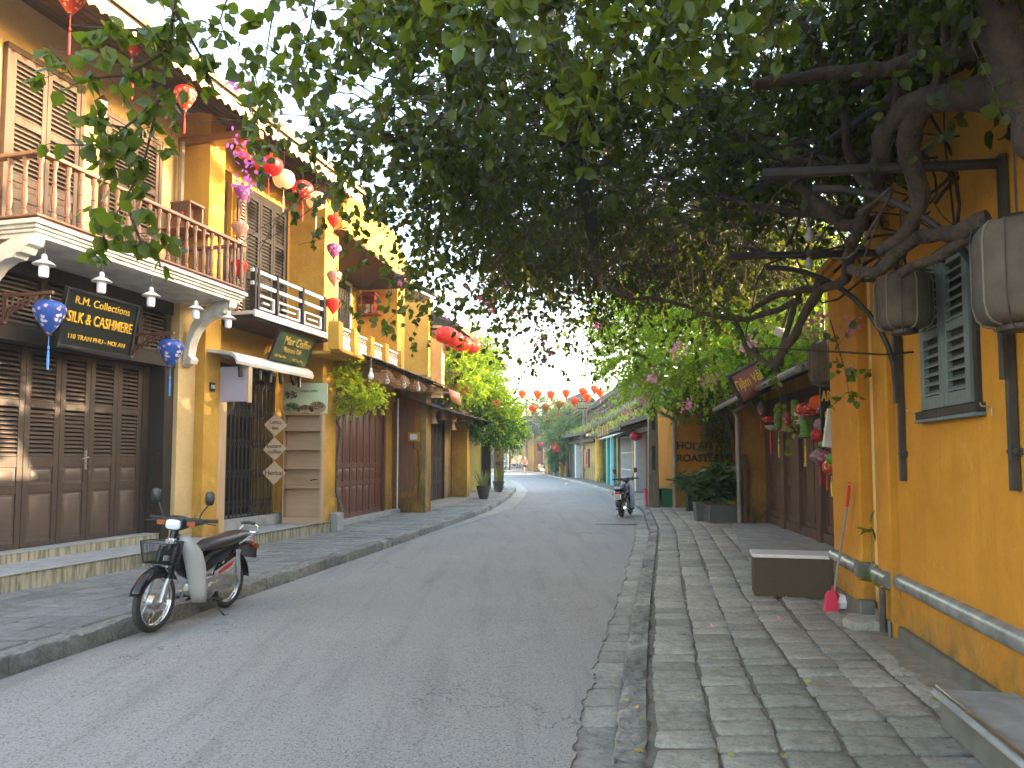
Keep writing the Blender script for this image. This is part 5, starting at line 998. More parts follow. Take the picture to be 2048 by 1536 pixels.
for px, py, r, m_, lab, tl in ((1640, 862, .13, 'lred', 'red ball lantern beside the upper half of the white board', 0), (1643, 843, .11, 'lgrey', 'patterned grey ball lantern just above the red ball', 0), (1645, 888, .06, 'lgreen', 'tiny light green ball lantern beside the white board', 0), (1639, 902, .15, 'lgrey', 'lilac and purple pointed lantern below the white board', .3),
                               (1653, 908, .15, 'lmag', 'crimson lantern below the white board', .3), (1668, 912, .10, 'lgreen', 'bright green ball lantern at the wall corner', 0), (1662, 926, .12, 'lorf', 'orange ball lantern with yellow tassel, lowest of the bunch', .3)):
    lantern('silk_lantern', hangS(px, py-6, -.85), r, r*1.6, 'round' if 'ball' in lab else 'diamond', m_, 'yellowt' if 'yellow' in lab else 'redt', lab, None, 12, tl, .3)
# vertical art sign, white board, tilted house sign
t = thing('shop_sign', 'narrow vertical art sign with yellow letters behind the white board', 'sign', D(1659, 880, 9.6)); t.location.z = D(1659, 882, 9.6).z
MB().box(-.10, .15, 0, .03, 0, .70).build('board', M['signb'], t, bev=.003)
for s_, z, sz in (('ARTS', .57, .19), ('아트', .32, .13), ('9', .12, .15)): text('lettering', s_, sz, M['goldd'], t, Tm(.025 if s_ != '9' else -.05, -.005, z), sx=.52 if s_ == 'ARTS' else .7, bold=.002)
t = thing('white_board', 'blank worn white board hung at the ochre wall corner', 'board', D(1664, 900, 8.9)); a = D(1650, 896, 8.9); 
b = MB(); o0 = D(1664, 900, 8.9); P4 = [D(1647, 893, 8.9)-o0, D(1669, 897, 9.0)-o0, D(1674, 818, 9.0)-o0, D(1657, 816, 8.9)-o0]; b.prism([(p_.x, p_.z) for p_ in P4], 'y', 0, .05); b.build('board', M['whited'], t, bev=.006)
b = MB(); b.tube([D(1666, 818, 9)-o0, D(1668, 775, 9.1)-o0], .004, 4); b.build('cord', M['wire'], t)
c0 = D(1500, 770, 13.5); t = thing('shop_sign', 'tilted red-brown wooden house sign with yellow letters and a little roof, number 155', 'sign', c0); t.rotation_euler = (0, R_(-27), R_(10))
b = MB(); b.box(-.27, .27, 0, .04, -.22, .30); b.build('board', M['brownpanel'], t, bev=.004); b = MB(); b.box(-.31, .31, -.1, .12, .30, .34); b.box(-.31, -.27, -.04, .05, -.24, .30); b.box(-.29, .31, -.05, .05, -.26, -.22); b.build('frame', M['frame'], t, bev=.004)
text('lettering', 'Tiệm Vải', .25, M['goldd'], t, Tm(-.0, -.01, .08), sx=.62, bold=.006); text('lettering', '155', .12, M['goldd'], t, Tm(.13, -.01, -.14), sx=.9)
# side wall of the art shop that faces the camera, downpipe
t = thing('end_wall', 'mildewed ochre end wall between the plank doors and the drainpipe', 'wall', (5.2, 17.55, .1)); XA, XB = D(1478, 950, 17.55).x, D(1540, 950, 17.55).x
b = MB(); b.box(XA-5.2, 8-5.2, 0, .25, 0, 2.75); b.build('plaster', M['ochre2'], t)
pX = D(1480, 950, 17.3).x; t = thing('downpipe', 'grey plastic downpipe at the corner of the end wall', 'pipe', (pX, 17.4, .1)); b = MB(); b.tube([(.25, -.2, 2.95), (.2, -.2, 2.8), (-.08, 0, 2.6), (0, 0, 2.45), (0, 0, 0)], .05, 8); b.build('pipe', M['pvc'], t); b = MB(); b.box(.09, .18, -.03, .06, 0, 1.6); b.build('board', M['oldw'], t)
# ================================================================== roastery wall
Yh = 23.2; XA, XB = D(1346, 950, Yh).x, 8.
t = thing('roastery', 'ochre wall lettered HOI AN ROASTERY behind the potted shrubs', 'building', (XA, Yh, .1)); w = MB(); w.box(0, XB-XA, 0, .3, 0, 4.3); w.box(0, .25, .3, 3, 0, 3.2); w.build('wall', M['ochre'], t); w = MB(); w.box(.1, 4, -.02, -.001, 2.55, 4.2); 
z1_, z2_ = D(1380, 892, Yh).z-.1, D(1380, 917, Yh).z-.1; xl_ = D(1353, 900, Yh).x-XA
text('lettering', 'HOI AN', .31, M['letter'], t, Tm(xl_, -.01, z1_), align='LEFT', bold=.012, sx=1.02); text('lettering', 'ROASTERY', .31, M['letter'], t, Tm(xl_, -.01, z2_), align='LEFT', bold=.012, sx=1.0)
rw_ = tile_roof(t, 'roof', -.6, 4., -1.2, 3.25, 2, 4.6, M['tile'], rows=8) if False else None
t2 = thing('drainpipe', 'pale pipe at the left edge of the lettered wall', 'pipe', (XA+.03, Yh-.12, .1)); b = MB(); b.tube([(.0, 0, 0), (0, 0, 2.65), (-.15, 0, 2.8), (-.35, -.1, 2.85), (-.5, -.1, 3.0)], .055, 8); b.build('pipe', M['pvc'], t2)
# second recessed yellow wall + low house further
Yw = 25.8; XA2, XB2 = D(1312, 950, Yw).x, D(1352, 950, Yw).x
t = thing('side_wall', 'plain yellow side wall between the concrete pole and the drainpipe', 'wall', (XA2, Yw, .1)); b = MB(); b.box(0, XB2-XA2+.2, 0, .3, 0, 3.1); b.build('plaster', M['ochre'], t); MB().box(-.06, 0, -.05, .3, 0, 3.1).build('edge_strip', M['white'], t)
# concrete pole, bins
pb_ = G(1307, 1014, ZR); t = thing('utility_pole', 'concrete utility pole with slots standing between the red and green bins', 'pole', pb_)
b = MB(); h_ = 7.2
def pole_geo(h_, w0, w1, slots=True):
    b = MB(); b.loft([[(x*w, y*w*.8, z) for x, y in ((-1, -1), (1, -1), (1, 1), (-1, 1))] for w, z in ((w0, 0), (w1, h_))])
    return b
pole_geo(7.2, .165, .10).build('shaft', M['pole'], t, bev=.01); sl_ = MB()
for z in (1.15, 2.4, 3.65, 4.9): sl_.box(-.05, .05, -.14, -.12+.02*0, z, z+.75)
sl_.build('slots', M['charcoal'], t)
def bin_(px0, px1, py0, py1, Y, m, lab):
    xa, xb = D(px0, py1, Y).x, D(px1, py1, Y).x; c = (xa+xb)/2; r = (xb-xa)/2; t = thing('litter_bin', lab, 'bin', (c, Y+r*.8, ZR)); h_ = D(c, py0, Y).z-ZR
    b = MB(); b.loft([[(x*k*r, y*k*r*.8, z) for x, y in ((-1, -.8), (-.8, -1), (.8, -1), (1, -.8), (1, .8), (.8, 1), (-.8, 1), (-1, .8))] for k, z in ((.78, 0), (.92, h_*.93), (1.02, h_*.93), (1.04, h_), (.95, h_), (.9, h_*.9), (.85, h_*.6))]); b.build('tub', M[m], t, bev=.006); return t
bin_(1290, 1326, 977, 1012, 23.6, 'redp', 'red plastic litter bin behind the concrete pole'); bin_(1323, 1353, 977, 1010, 23.3, 'greenp', 'dark green plastic litter bin right of the concrete pole')
# planters with shrubs
def planter(px0, px1, py0, py1, Y, m, taper, lab, dep=.5):
    xa, xb = D(px0, py1, Y).x, D(px1, py1, Y).x; h_ = D(px0, py0, Y).z-ZR; t = thing('planter', lab, 'planter', ((xa+xb)/2, Y+dep/2, ZR)); w_ = (xb-xa)/2
    b = MB(); b.loft([[(x*w_*k, y*dep/2*k, z) for x, y in ((-1, -1), (1, -1), (1, 1), (-1, 1))] for k, z in ((taper, 0), (1, h_), (.9, h_), (.88, h_-.06))]); b.build('box', M[m], t, bev=.01)
    MB().box(-w_*.86, w_*.86, -dep*.42, dep*.42, h_-.08, h_-.05).build('soil', M['ground'], t); return (xa+xb)/2, Y+dep/2, ZR+h_, w_
P1 = planter(1419, 1476, 1010, 1041, 17.6, 'potg', 1., 'long grey cement planter box under the leafy shrub', .55); P2 = planter(1392, 1417, 1005, 1038, 18.1, 'potg', .78, 'tapered square grey pot left of the long planter', .35); P3 = planter(1376, 1400, 985, 1008, 21.5, 'black', .9, 'black planter behind the tapered grey pot', .4)
def strap_plant(name, lab, c, n, hgt, leafL, m, spread=.35, stems=10):
    t = thing(name, lab, 'plant', c); pos, dr = [], []
    R4 = np.random.default_rng(int(abs(c[0]*100)+7)); st_ = MB()
    for s_ in range(stems):
        a_ = R4.random()*6.28; lean = R4.random()*spread; top_ = np.array([math.cos(a_)*lean*1.6, math.sin(a_)*lean, hgt*(.5+.5*R4.random())]); b0 = np.array([math.cos(a_)*lean*.3, math.sin(a_)*lean*.25, 0]); st_.tube([b0, (b0+top_)/2+[0, 0, .05], top_], [.012, .010, .006], 5)
        for k in range(n//stems):
            f_ = .3+.7*R4.random(); p_ = b0+(top_-b0)*f_; q_ = R4.random()*6.28; pos.append(p_); dr.append([math.cos(q_), math.sin(q_), .55*f_-.15+R4.normal()*.3])
    v, f_ = leaves(np.array(pos), np.array(dr), leafL*(.7+.6*R4.random(len(pos))), SHL, up=(0, 0, 1)); npmesh('leaves', v, f_, m, t); st_.build('stems', M['green_stem'], t); return t
strap_plant('leafy_shrub', 'large dark shrub with long narrow leaves growing from the long cement planter', (P1[0], P1[1], P1[2]-.06), 620, 1.0, .32, M['leafP'], .5, 20)
strap_plant('leafy_shrub', 'dark lance-leaved shrub in the tapered grey pot', (P2[0], P2[1], P2[2]-.06), 260, .68, .26, M['leafP'], .3, 12)
strap_plant('leafy_shrub', 'dark shrub in the black planter against the lettered wall', (P3[0], P3[1], P3[2]-.06), 320, .62, .28, M['leafP'], .5, 14)
M['dimbulb'] = mat('dim_bulb_glass', (.22, .2, .18), rough=.2)  # dimmer glass for the unlit bulbs in the vine
# cctv camera and hanging bulbs
c0 = D(1568, 668, 8.2); t = thing('security_camera', 'white security camera hanging from the vine branch', 'camera', c0); t.rotation_euler = (R_(25), 0, R_(30)); b = MB(); b.box(-.06, .06, -.02, .1, -.04, .05); b.lathe([(.04, -.0), (.04, -.16)], (0, 0, -.0), 12, 'y'); b.build('housing', M['white'], t, bev=.008); b = MB(); b.lathe([(.037, -.162), (.03, -.17)], (0, 0, 0), 12, 'y'); b.tube([(0, .05, .05), (0, .05, .3)], .015, 6); b.build('lens', M['black'], t)
for i, (px, py, Y) in enumerate(((1619, 470, 5.0), (1618, 525, 5.6))):
    t = thing('light_bulb', ['unlit bulb hanging among the dark vine branches, upper of two', 'unlit bulb hanging among the dark vine branches, lower of two'][i], 'light bulb', D(px, py, Y), 0, 'bulbs in the vine'); MB().lathe([(.015, .05), (.018, .03), (.033, -.005), (.034, -.02), (.02, -.045), (0, -.05)], (0, 0, 0), 14).build('glass', M['dimbulb'], t); b = MB(); b.lathe([(.017, .09), (.017, .05)], (0, 0, 0), 10); b.tube([(0, 0, .09), (0, 0, .4)], .005, 4); b.build('socket', M['black'], t)

t = thing('tiled_house', 'plain tiled house added unseen behind the lettered ochre wall to shade the road', 'house', (8.3, 17.9, 0)); MB().box(0, 5, 0, 8, .1, 4.2).build('wall', M['ochre2'], t); b = MB(); b.prism([(-.4, 4.201), (5.4, 4.201), (2.5, 6.2)], 'y', -.3, 8.3); b.build('roof', M['tile'], t)  # unseen house added to keep sun streaks off the road

M['drain'] = mat('worn_iron', (.13, .125, .12), (.09, .088, .085), 12, .6, .4, 60)
dq = G(1232, 1046, .016); t = thing('drain_cover', 'worn rectangular metal drain cover flush in the asphalt by the dark motorbike', 'drain cover', dq, R_(-10)); MB().box(-.5, .5, -.35, .35, .0, .006).build('plate', M['drain'], t); b = MB(); b.box(-.4, -.36, -.2, .2, .007, .012); b.box(.36, .4, -.2, .2, .007, .012); b.build('lifting_slots', M['conc'], t)
for (px, py, z, lab) in ((725, 1109, .0, 'crumpled white paper on the road edge beside the left kerb'), (1271, 1001, .01, 'crumpled pale litter in the gutter behind the dark motorbike'), (1134, 969, .02, 'white scrap of litter by the far right kerb')):
    c = G(px, py, z); t = thing('litter', lab, 'litter', c); b = MB(); pts = []; n = 9
    for j in range(5):
        for k in range(n): a = 6.283*k/n; r = .075*math.sin(math.pi*(j+.5)/5)*(1+.5*mnoise.noise(Vector((k, j, px)))); pts.append((r*math.cos(a)*1.3, r*math.sin(a), .05+.055*-math.cos(math.pi*(j+.5)/5)))
    b.add(pts, [(j*n+k, j*n+(k+1) % n, (j+1)*n+(k+1) % n, (j+1)*n+k) for j in range(4) for k in range(n)]+[tuple(range(n)), tuple(4*n+k for k in range(n))]); b.build('paper', M['litter'], t, ang=10)
# ================================================================== RIGHT, further: row of low tiled houses
def roof_grass(par, x0, x1, y0, z0, y1, z1, n, h=.35, m='grassy', edge=.3):
    R5 = np.random.default_rng(int(abs(x0*13+z0*7))+1); K = 24; cx = R5.random(K); ct = R5.random(K)**1.6
    i = R5.integers(0, K, n); x = x0+(x1-x0)*np.clip(cx[i]+R5.normal(scale=.05, size=n), 0, 1); t = np.clip(ct[i]+R5.normal(scale=.08, size=n), 0, 1)
    pos = np.stack([x, y0+(y1-y0)*t, z0+(z1-z0)*t+.05], 1); dr = R5.normal(scale=.45, size=(n, 3)); dr[:, 2] = 1
    v, f = leaves(pos, dr, h*(.4+R5.random(n)), SHL); npmesh('roof_weeds', v, f, M[m], par)
def low_house(name, lab, fr, x0, x1, wm, eave, ridge, dep=4.2, wz=3.0, ov=.7, grass=500, parts_=None, gable=True):
    t = thing(name, lab, 'house', fr=fr); w = MB(); w.box(x0, x1, .35, dep*2-.4, .1, wz+.4)
    if gable: w.prism([(.35, wz+.4), (dep*2-.4, wz+.4), (dep, ridge-.25)], 'x', x0+.02, x0+.2); w.prism([(.35, wz+.4), (dep*2-.4, wz+.4), (dep, ridge-.25)], 'x', x1-.2, x1-.02)
    w.build('wall', M[wm], t)
    r = tile_roof(t, 'roof', x0-.25, x1+.25, -ov, eave, dep, ridge, M['tile'], per=.26, amp=.055, rows=12, n=6)
    MB().loft([[(x, dep+a*.12, ridge+b*.11+.05) for a, b in ((-1, -1), (1, -1), (1, 1), (-1, 1))] for x in (x0-.3, x1+.3)]).build('ridge', M['tile'], r, bev=.02)
    s_ = MB(); s_.add([(x0-.25, dep, ridge-.08), (x1+.25, dep, ridge-.08), (x1+.25, dep*2+.4, eave+.2), (x0-.25, dep*2+.4, eave+.2)], [(0, 1, 2, 3)]); s_.build('back_slope', M['tile'], r)
    for x in (x0-.28, x1+.28):
        b = MB(); b.prism([(-ov-.05, eave+.0), (-ov-.05, eave+.16), (dep, ridge+.2), (dep, ridge+.0)], 'x', x-.09, x+.09); b.build('verge', M['old'], r)
    if grass: roof_grass(r, x0, x1, -ov, eave, dep, ridge, grass)
    MB().box(x0+.1, x1-.1, -.1, .34, 2.75, 2.95).build('lintel', M['frame'], t)
    return t
def post(t, x, y, w_, m, z1=3.0, name='pillar', d_=None): o = MB().box(x-w_/2, x+w_/2, y, y+(d_ or w_), .1, z1).build(name, M[m], t, bev=.01); return o
t = low_house('tiled_house', 'low tiled house with pale blue-white pillar just past the concrete pole', FT, .2, 8.9, 'ochre', 3.15, 5.4, wz=2.9, grass=112)
post(t, .45, -.1, .45, 'bluew', 2.95); post(t, 4.6, -.05, .3, 'yel', 2.95); b = MB(); b.box(1.2, 4.0, .28, .34, .2, 2.7); b.box(5.2, 8.2, .28, .34, .2, 2.7); b.build('dark_doors', M['frame'], t)
lantern('red_lantern', FT.w(2.0, -.3, 2.75), .28, .35, 'round', 'lred', 'redt', 'round red lantern under the eave left of the concrete pole', None, tl=0, cord=.3)
t = low_house('tiled_house', 'low weedy roofed house with white grille front and tilted tin awning', FT, -6.6, -.1, 'ochre2', 3.0, 5.3, wz=2.9, grass=157)
g_ = MB()
for k in range(15): x = -4.9+k*.33; g_.tube([(x, .05, .2), (x, .05, 2.7)], .028, 5)
for z in (.25, 1.05, 1.9, 2.7): g_.tube([(-4.95, .05, z), (-.2, .05, z)], .03, 5)
g_.build('grille', M['bluew'], t); post(t, -.15, -.1, .25, 'yel', 2.9); post(t, -5.4, -.1, .5, 'old', 3.0); post(t, -6.3, -.2, .25, 'teal', 2.9, 'teal_jamb', .5)
tin_roof(t, -5.2, -.3, -1.15, 2.62, .0, 3.05, M['whited'], 'awning', .3); b = MB()
for k in range(5): x = -4.9+k*1.0; b.box(x, x+.45, -1.2, -1.16, 2.75, 3.25)
b.build('awning_boards', M['old'], t)
t = low_house('tiled_house', 'mossy tiled house with round yellow pillar and turquoise wall', FT, -13.8, -6.8, 'teal', 3.05, 5.5, wz=2.9, grass=202)
MB().lathe([(.34, .1), (.30, .4), (.28, 2.8), (.36, 2.95)], (-13.4, -.1, 0), 14).build('round_pillar', M['yel'], t); post(t, -7.6, -.15, .3, 'bluew', 2.9); post(t, -9.4, -.15, .35, 'teal', 2.9); MB().box(-14.2, -12.6, -.9, .2, 3.05, 3.22).build('cream_cap', M['cream'], t)
F4 = Fr(5.55, 49.5, 274.5)
t = low_house('tiled_house', 'old mildewed house with a red-brown shutter box and weeds on the roof', F4, -11.8, -.3, 'old', 3.3, 6.2, wz=3.0, grass=292, dep=5)
b = MB(); b.box(-5.6, -4.2, .18, .34, 1.0, 2.3); b.box(-5.3, -4.5, .12, .18, 1.2, 2.1); b.build('shutter_box', M['brownpanel'], t, bev=.02); b = MB(); b.box(-11.6, -8.9, .2, .34, .1, 3.1); b.build('black_front', M['charcoal'], t); post(t, -8.5, .0, .5, 'bluew', 2.7)
F5 = Fr(4.5, 61.8, 277.5)
t = low_house('tiled_house', 'low house half hidden by shrubs, with ochre posts and a flag', F5, -12.5, -.3, 'old', 3.2, 6.0, wz=2.9, grass=337, dep=5); post(t, -3, 0, .5, 'yel'); post(t, -6, 0, .4, 'bluew'); post(t, -9, 0, .5, 'ochre'); b = MB(); b.box(-5.5, -3.6, .25, .34, .2, 2.6); b.box(-8.6, -6.5, .25, .34, .2, 2.6); b.build('dark_doors', M['charcoal'], t)
# two-storey roofs behind
def big_roof(name, lab, cx, cy, w_, d_, z0, z1, rz, m='tile', wall='old', zb=0.1):
    t = thing(name, lab, 'house', (cx, cy, 0), R_(rz)); MB().box(-w_/2+.4, w_/2-.4, -d_/2+.4, d_/2-.4, zb, z0+.2).build('wall', M[wall], t)
    r = tile_roof(t, 'roof', -w_/2, w_/2, -d_/2, z0, 0, z1, M[m], per=.3, amp=.06, rows=10, n=4); s_ = MB(); s_.add([(-w_/2, 0, z1-.02), (w_/2, 0, z1-.02), (w_/2, d_/2, z0), (-w_/2, d_/2, z0)], [(0, 1, 2, 3)]); s_.prism([(-d_/2+.3, z0+.1), (d_/2-.3, z0+.1), (0, z1-.1)], 'x', -w_/2+.3, -w_/2+.5); s_.prism([(-d_/2+.3, z0+.1), (d_/2-.3, z0+.1), (0, z1-.1)], 'x', w_/2-.5, w_/2-.3); s_.build('back_and_gables', M[m], r)
    MB().box(-w_/2-.05, w_/2+.05, -.15, .15, z1-.05, z1+.22).build('ridge', M[m], r, bev=.03); return t
big_roof('tall_house', 'tall old house with big dark tiled roof behind the low row', 14.2, 52, 16, 11, 5.2, 8.4, 270); big_roof('tall_house', 'grey roofed two-storey house behind the lantern strings', 11.0, 68, 16, 10, 5.6, 8.9, 272)
big_roof('tall_house', 'distant house with low grey gable under the orange lanterns', 7.9, 92, 12, 9, 5.4, 9.2, 277)
t = big_roof('corner_house', 'stained ochre corner house where the street bends, behind the runner', 5.2, 92, 7.4, 9.5, 4.4, 6.6, 8, wall='ochre2')
b = MB(); b.box(-3.0, -2.1, -4.6, -4.36, 1.1, 2.3); b.build('meter_cabinet', M['brownpanel'], t, bev=.03); b = MB(); b.box(-2.9, -1.7, -4.42, -4.34, 2.5, 3.4); b.build('dark_sign', M['charcoal'], t); b = MB(); [b.box(x, x+.22, -4.55, -4.3, .1, 4.3) for x in (-.6, .8, 2.4)]; b.build('pilasters', M['ochre'], t)
# across the bend: grey facades and trees far off on the left
t = thing('far_house', 'hazy row house at the far end of the street', 'house', (-6, 122, 0)); MB().box(-9, 5.2, 0, 5, 0, 4.0).build('wall', M['old'], t); b = MB(); [b.box(x, x+1.2, -.1, 0, .1, 2.8) for x in (-6, -3.4, -.6, 2.2)]; b.build('doors', M['charcoal'], t); b = MB(); b.add([(-9.3, -1, 3.9), (5.5, -1, 3.9), (5.5, 3, 5.9), (-9.3, 3, 5.9)], [(0, 1, 2, 3)]); b.build('roof', M['tile'], t); b = MB(); [b.box(x, x+.35, -.5, -.1, 0, 3.3) for x in (-1.5, 1.3, 4.7)]; b.build('pillars', M['bluew'], t)
t = thing('far_house', 'tall distant house with a dark tiled roof, added beyond the corner house to shade the street end', 'house', (11, 104, 0)); MB().box(-4.5, 5, 0, 34, 0, 6.2).build('wall', M['old'], t); b = MB(); b.prism([(-5, 6.201), (5.5, 6.201), (.2, 9.0)], 'y', -.5, 34.5); b.build('roof', M['tile'], t)  # building added to keep the sun off the far end of the street
# poles and cables
pf = G(1171, 958, ZR); t = thing('utility_pole', 'far double-legged concrete utility pole with a white box beside the mildewed house', 'pole', pf)
b = MB(); 
for x in (-.17, .17): b.tube([(x, 0, 0), (x*.55, 0, 6.3)], [.075, .05], 6)
for k in range(7): b.box(-.16, .16, -.03, .03, .6+k*.8, .75+k*.8)
b.build('shaft', M['pole'], t); b = MB(); b.box(-.42, -.12, -.2, -.08, 2.6, 3.4); b.build('white_box', M['white'], t); b = MB(); b.box(-.7, .7, -.05, .05, 5.7, 5.8); b.box(-.5, .5, -.05, .05, 5.2, 5.28); [b.lathe([(.05, 5.8), (.07, 5.9), (.03, 6.0)], (x, 0, 0), 6) for x in (-.6, -.2, .2, .6)]; b.build('cross_arms', M['charcoal'], t)
pf2 = G(1053, 942.5, ZR); t = thing('utility_pole', 'thin dark pole behind the runner at the bend', 'pole', pf2); b = MB(); b.tube([(0, 0, 0), (0, 0, 8.6)], [.16, .1], 8); b.build('shaft', M['pole'], t); b = MB(); b.box(-.9, .9, -.05, .05, 7.6, 7.75); b.box(-.5, .5, -.05, .05, 6.4, 6.5); b.build('cross_arms', M['charcoal'], t); b = MB(); b.box(-.35, -.05, -.3, -.1, 3.8, 5.2); b.build('white_box', M['white'], t)
def cable(p, q, sag, r, m='wire', n=14, lab=None):
    p, q = Vector(p), Vector(q); return [p.lerp(q, i/n)+Vector((0, 0, -sag*4*(i/n)*(1-i/n))) for i in range(n+1)]
cb = MB(); tp = pf+Vector((0, 0, 5.7)); R6 = random.Random(9)
for k in range(6): cb.tube(cable(tp+Vector((-.6+.2*k, 0, -.1*k)), pf2+Vector((-.8+.25*k, 0, 7.4-.25*k)), .5+.15*k, .022), .022, 4, False)
for k in range(7): cb.tube(cable(tp+Vector((-.6+.2*k, 0, -.12*k)), Vector((4.5, 23, 6.6-.14*k)), .35+.1*k, .016), .016, 4, False)
cb.build('cables', M['wireg']) ; tag(bpy.data.objects['cables'], 'grey overhead cables sagging between the far poles', 'cables')
# strings of orange lanterns over the street
P1 = [(310, 190), (458, 192), (585, 197), (730, 185), (890, 168), (1005, 145), (1058, 180)]; P2 = [(277, 350), (410, 340), (532, 320), (665, 290), (812, 262), (935, 225)]
def lan(i, row, x, y, Y):
    w_ = lambda u, v: D(980+u/4.8, 740+v/4.8, Y); nm = ['first', 'second', 'third', 'fourth', 'fifth', 'sixth', 'seventh'][i]
    m_ = 'lgold' if (row == 2 and i in (2, 3)) else 'lor'; far = Y
    lantern('orange_lantern', w_(x, y), 8.4/1500*far, .50 if Y > 40 else .43, 'tear' if not (row == 2 and i == 0) else 'round', m_, 'lor', ('ochre striped' if m_ == 'lgold' else 'orange')+' silk lantern over the far street, '+nm+' from left, '+('upper' if row == 1 else 'lower')+' string', 'lanterns strung over the far street', 10, .42, .06)
for i, (x, y) in enumerate(P1): lan(i, 1, x, y, 41)
for i, (x, y) in enumerate(P2): lan(i, 2, x, y, 36)
cb = MB()
for pts, Y in ((P1, 41), (P2, 36)):
    q_ = [D(980+x/4.8, 740+y/4.8, Y)+Vector((0, 0, .07)) for x, y in pts]; q_ = [q_[0]+Vector((-1.2, -.3, .4))]+q_+[q_[-1]+Vector((1.6, .3, .3))]; cb.tube(q_, .007, 4, False)
cb.build('lantern_wires', M['wire']); tag(bpy.data.objects['lantern_wires'], 'thin wires carrying the orange lanterns across the street', 'wires')
# flags
def flag(px, py, Y, w_, h_, rz, lab, pole=True, wave=.08, tilt=0):
    t = thing('flag', lab, 'flag', D(px, py, Y), R_(rz)); t.rotation_euler = (0, R_(tilt), R_(rz)); b = MB(); n = 10
    for j in range(n+1):
        for i in range(n+1): u, v_ = i/n, j/n; b.v.append((u*w_, wave*math.sin(u*7+v_*2)*u, -v_*h_-.1*w_*math.sin(u*2)))
    b.f = [(j*(n+1)+i, j*(n+1)+i+1, (j+1)*(n+1)+i+1, (j+1)*(n+1)+i) for j in range(n) for i in range(n)]; b.build('cloth', M['flag'], t)
    s_ = MB(); c_ = (w_*.5, -.06, -h_*.5-.06); r = h_*.22; pts = [(c_[0]+(r if k % 2 == 0 else r*.42)*math.sin(k*math.pi/5), c_[2]+(r if k % 2 == 0 else r*.42)*math.cos(k*math.pi/5)) for k in range(10)]; s_.prism(pts, 'y', -.11, -.095); s_.build('star', M['star'], t)
    if pole: p = MB(); p.tube([(-.02, 0, .1), (-.02, 0, -h_*1.6)], .02, 6); p.build('staff', M['white'], t)
flag(1078, 871, 78, .75, 1.05, 0, 'red flag with yellow star hanging flat above the runner', False, .03); flag(1108, 883, 62, .7, .55, -10, 'red flag with yellow star waving from a slanted staff', True, .1, 30)
b = MB(); b.lathe([(.0, 1.6), (.6, 1.5), (.95, 1.1), (1.0, .2), (1., .0)], (0, 0, 0), 4, cap=False)
# ================================================================== vehicles
def ring_(x, zc, hw, hh, n=16, e=2.6, yc=0):
    o = []
    for k in range(n): a = 2*math.pi*k/n; cx, cy = math.cos(a), math.sin(a); o.append((x, yc+math.copysign(abs(cx)**(2/e), cx)*hw, zc+math.copysign(abs(cy)**(2/e), cy)*hh))
    return o
def wheel(par, x, R0, spokes=True, w_=.036, rimm='chrome'):
    ty = MB().torus((x, 0, R0), R0-w_, w_, 48, 10, 'y', sy=1.05); o = ty.build('wheel', M['rubber'], par)
    rm = MB(); 
    for y in (-.018, .018): rm.torus((x, y, R0), R0-w_*1.95, .009, 40, 6)
    vs = []; n = 40
    for y in (-.018, .018):
        for k in range(n): a = 2*math.pi*k/n; vs.append((x+(R0-w_*1.95)*math.cos(a), y, R0+(R0-w_*1.95)*math.sin(a)))
    rm.add(vs, [(k, (k+1) % n, n+(k+1) % n, n+k) for k in range(n)]); rm.build('rim', M[rimm], o)
    MB().lathe([(.03, -.075), (.035, -.05), (.07, -.035), (.072, .03), (.04, .045), (.02, .075)], (x, 0, R0), 20, 'y').build('hub', M['alu'], o); s_ = MB()
    if spokes:
        for k in range(32): a = 2*math.pi*k/32; b_ = a+(.55 if k % 2 else -.55); y = .03 if (k//2) % 2 else -.03; s_.tube([(x+.065*math.cos(b_), y, R0+.065*math.sin(b_)), (x+(R0-w_*2)*math.cos(a), 0, R0+(R0-w_*2)*math.sin(a))], .0022, 3, False)
    else:
        for k in range(5): a = 2*math.pi*k/5; s_.tube([(x, 0, R0), (x+(R0-w_*2)*math.cos(a), 0, R0+(R0-w_*2)*math.sin(a))], [.028, .018], 6)
    s_.build('spokes', M['chrome' if spokes else 'black'], o); return o
def fender(x, R0, a0, a1, w_, r=.33, n=16, drop=.025):
    mb = MB(); m = 7
    for i in range(n+1):
        a = a0+(a1-a0)*i/n
        for j in range(m): t_ = -1+2*j/(m-1); rr = r-drop*t_*t_*1.6; mb.v.append((x+rr*math.cos(a), w_*t_, R0+rr*math.sin(a)))
    mb.f = [(i*m+j, i*m+j+1, (i+1)*m+j+1, (i+1)*m+j) for i in range(n) for j in range(m-1)]; return mb
def thick(o, t_): s_ = o.modifiers.new('thickness', 'SOLIDIFY'); s_.thickness = t_; return o
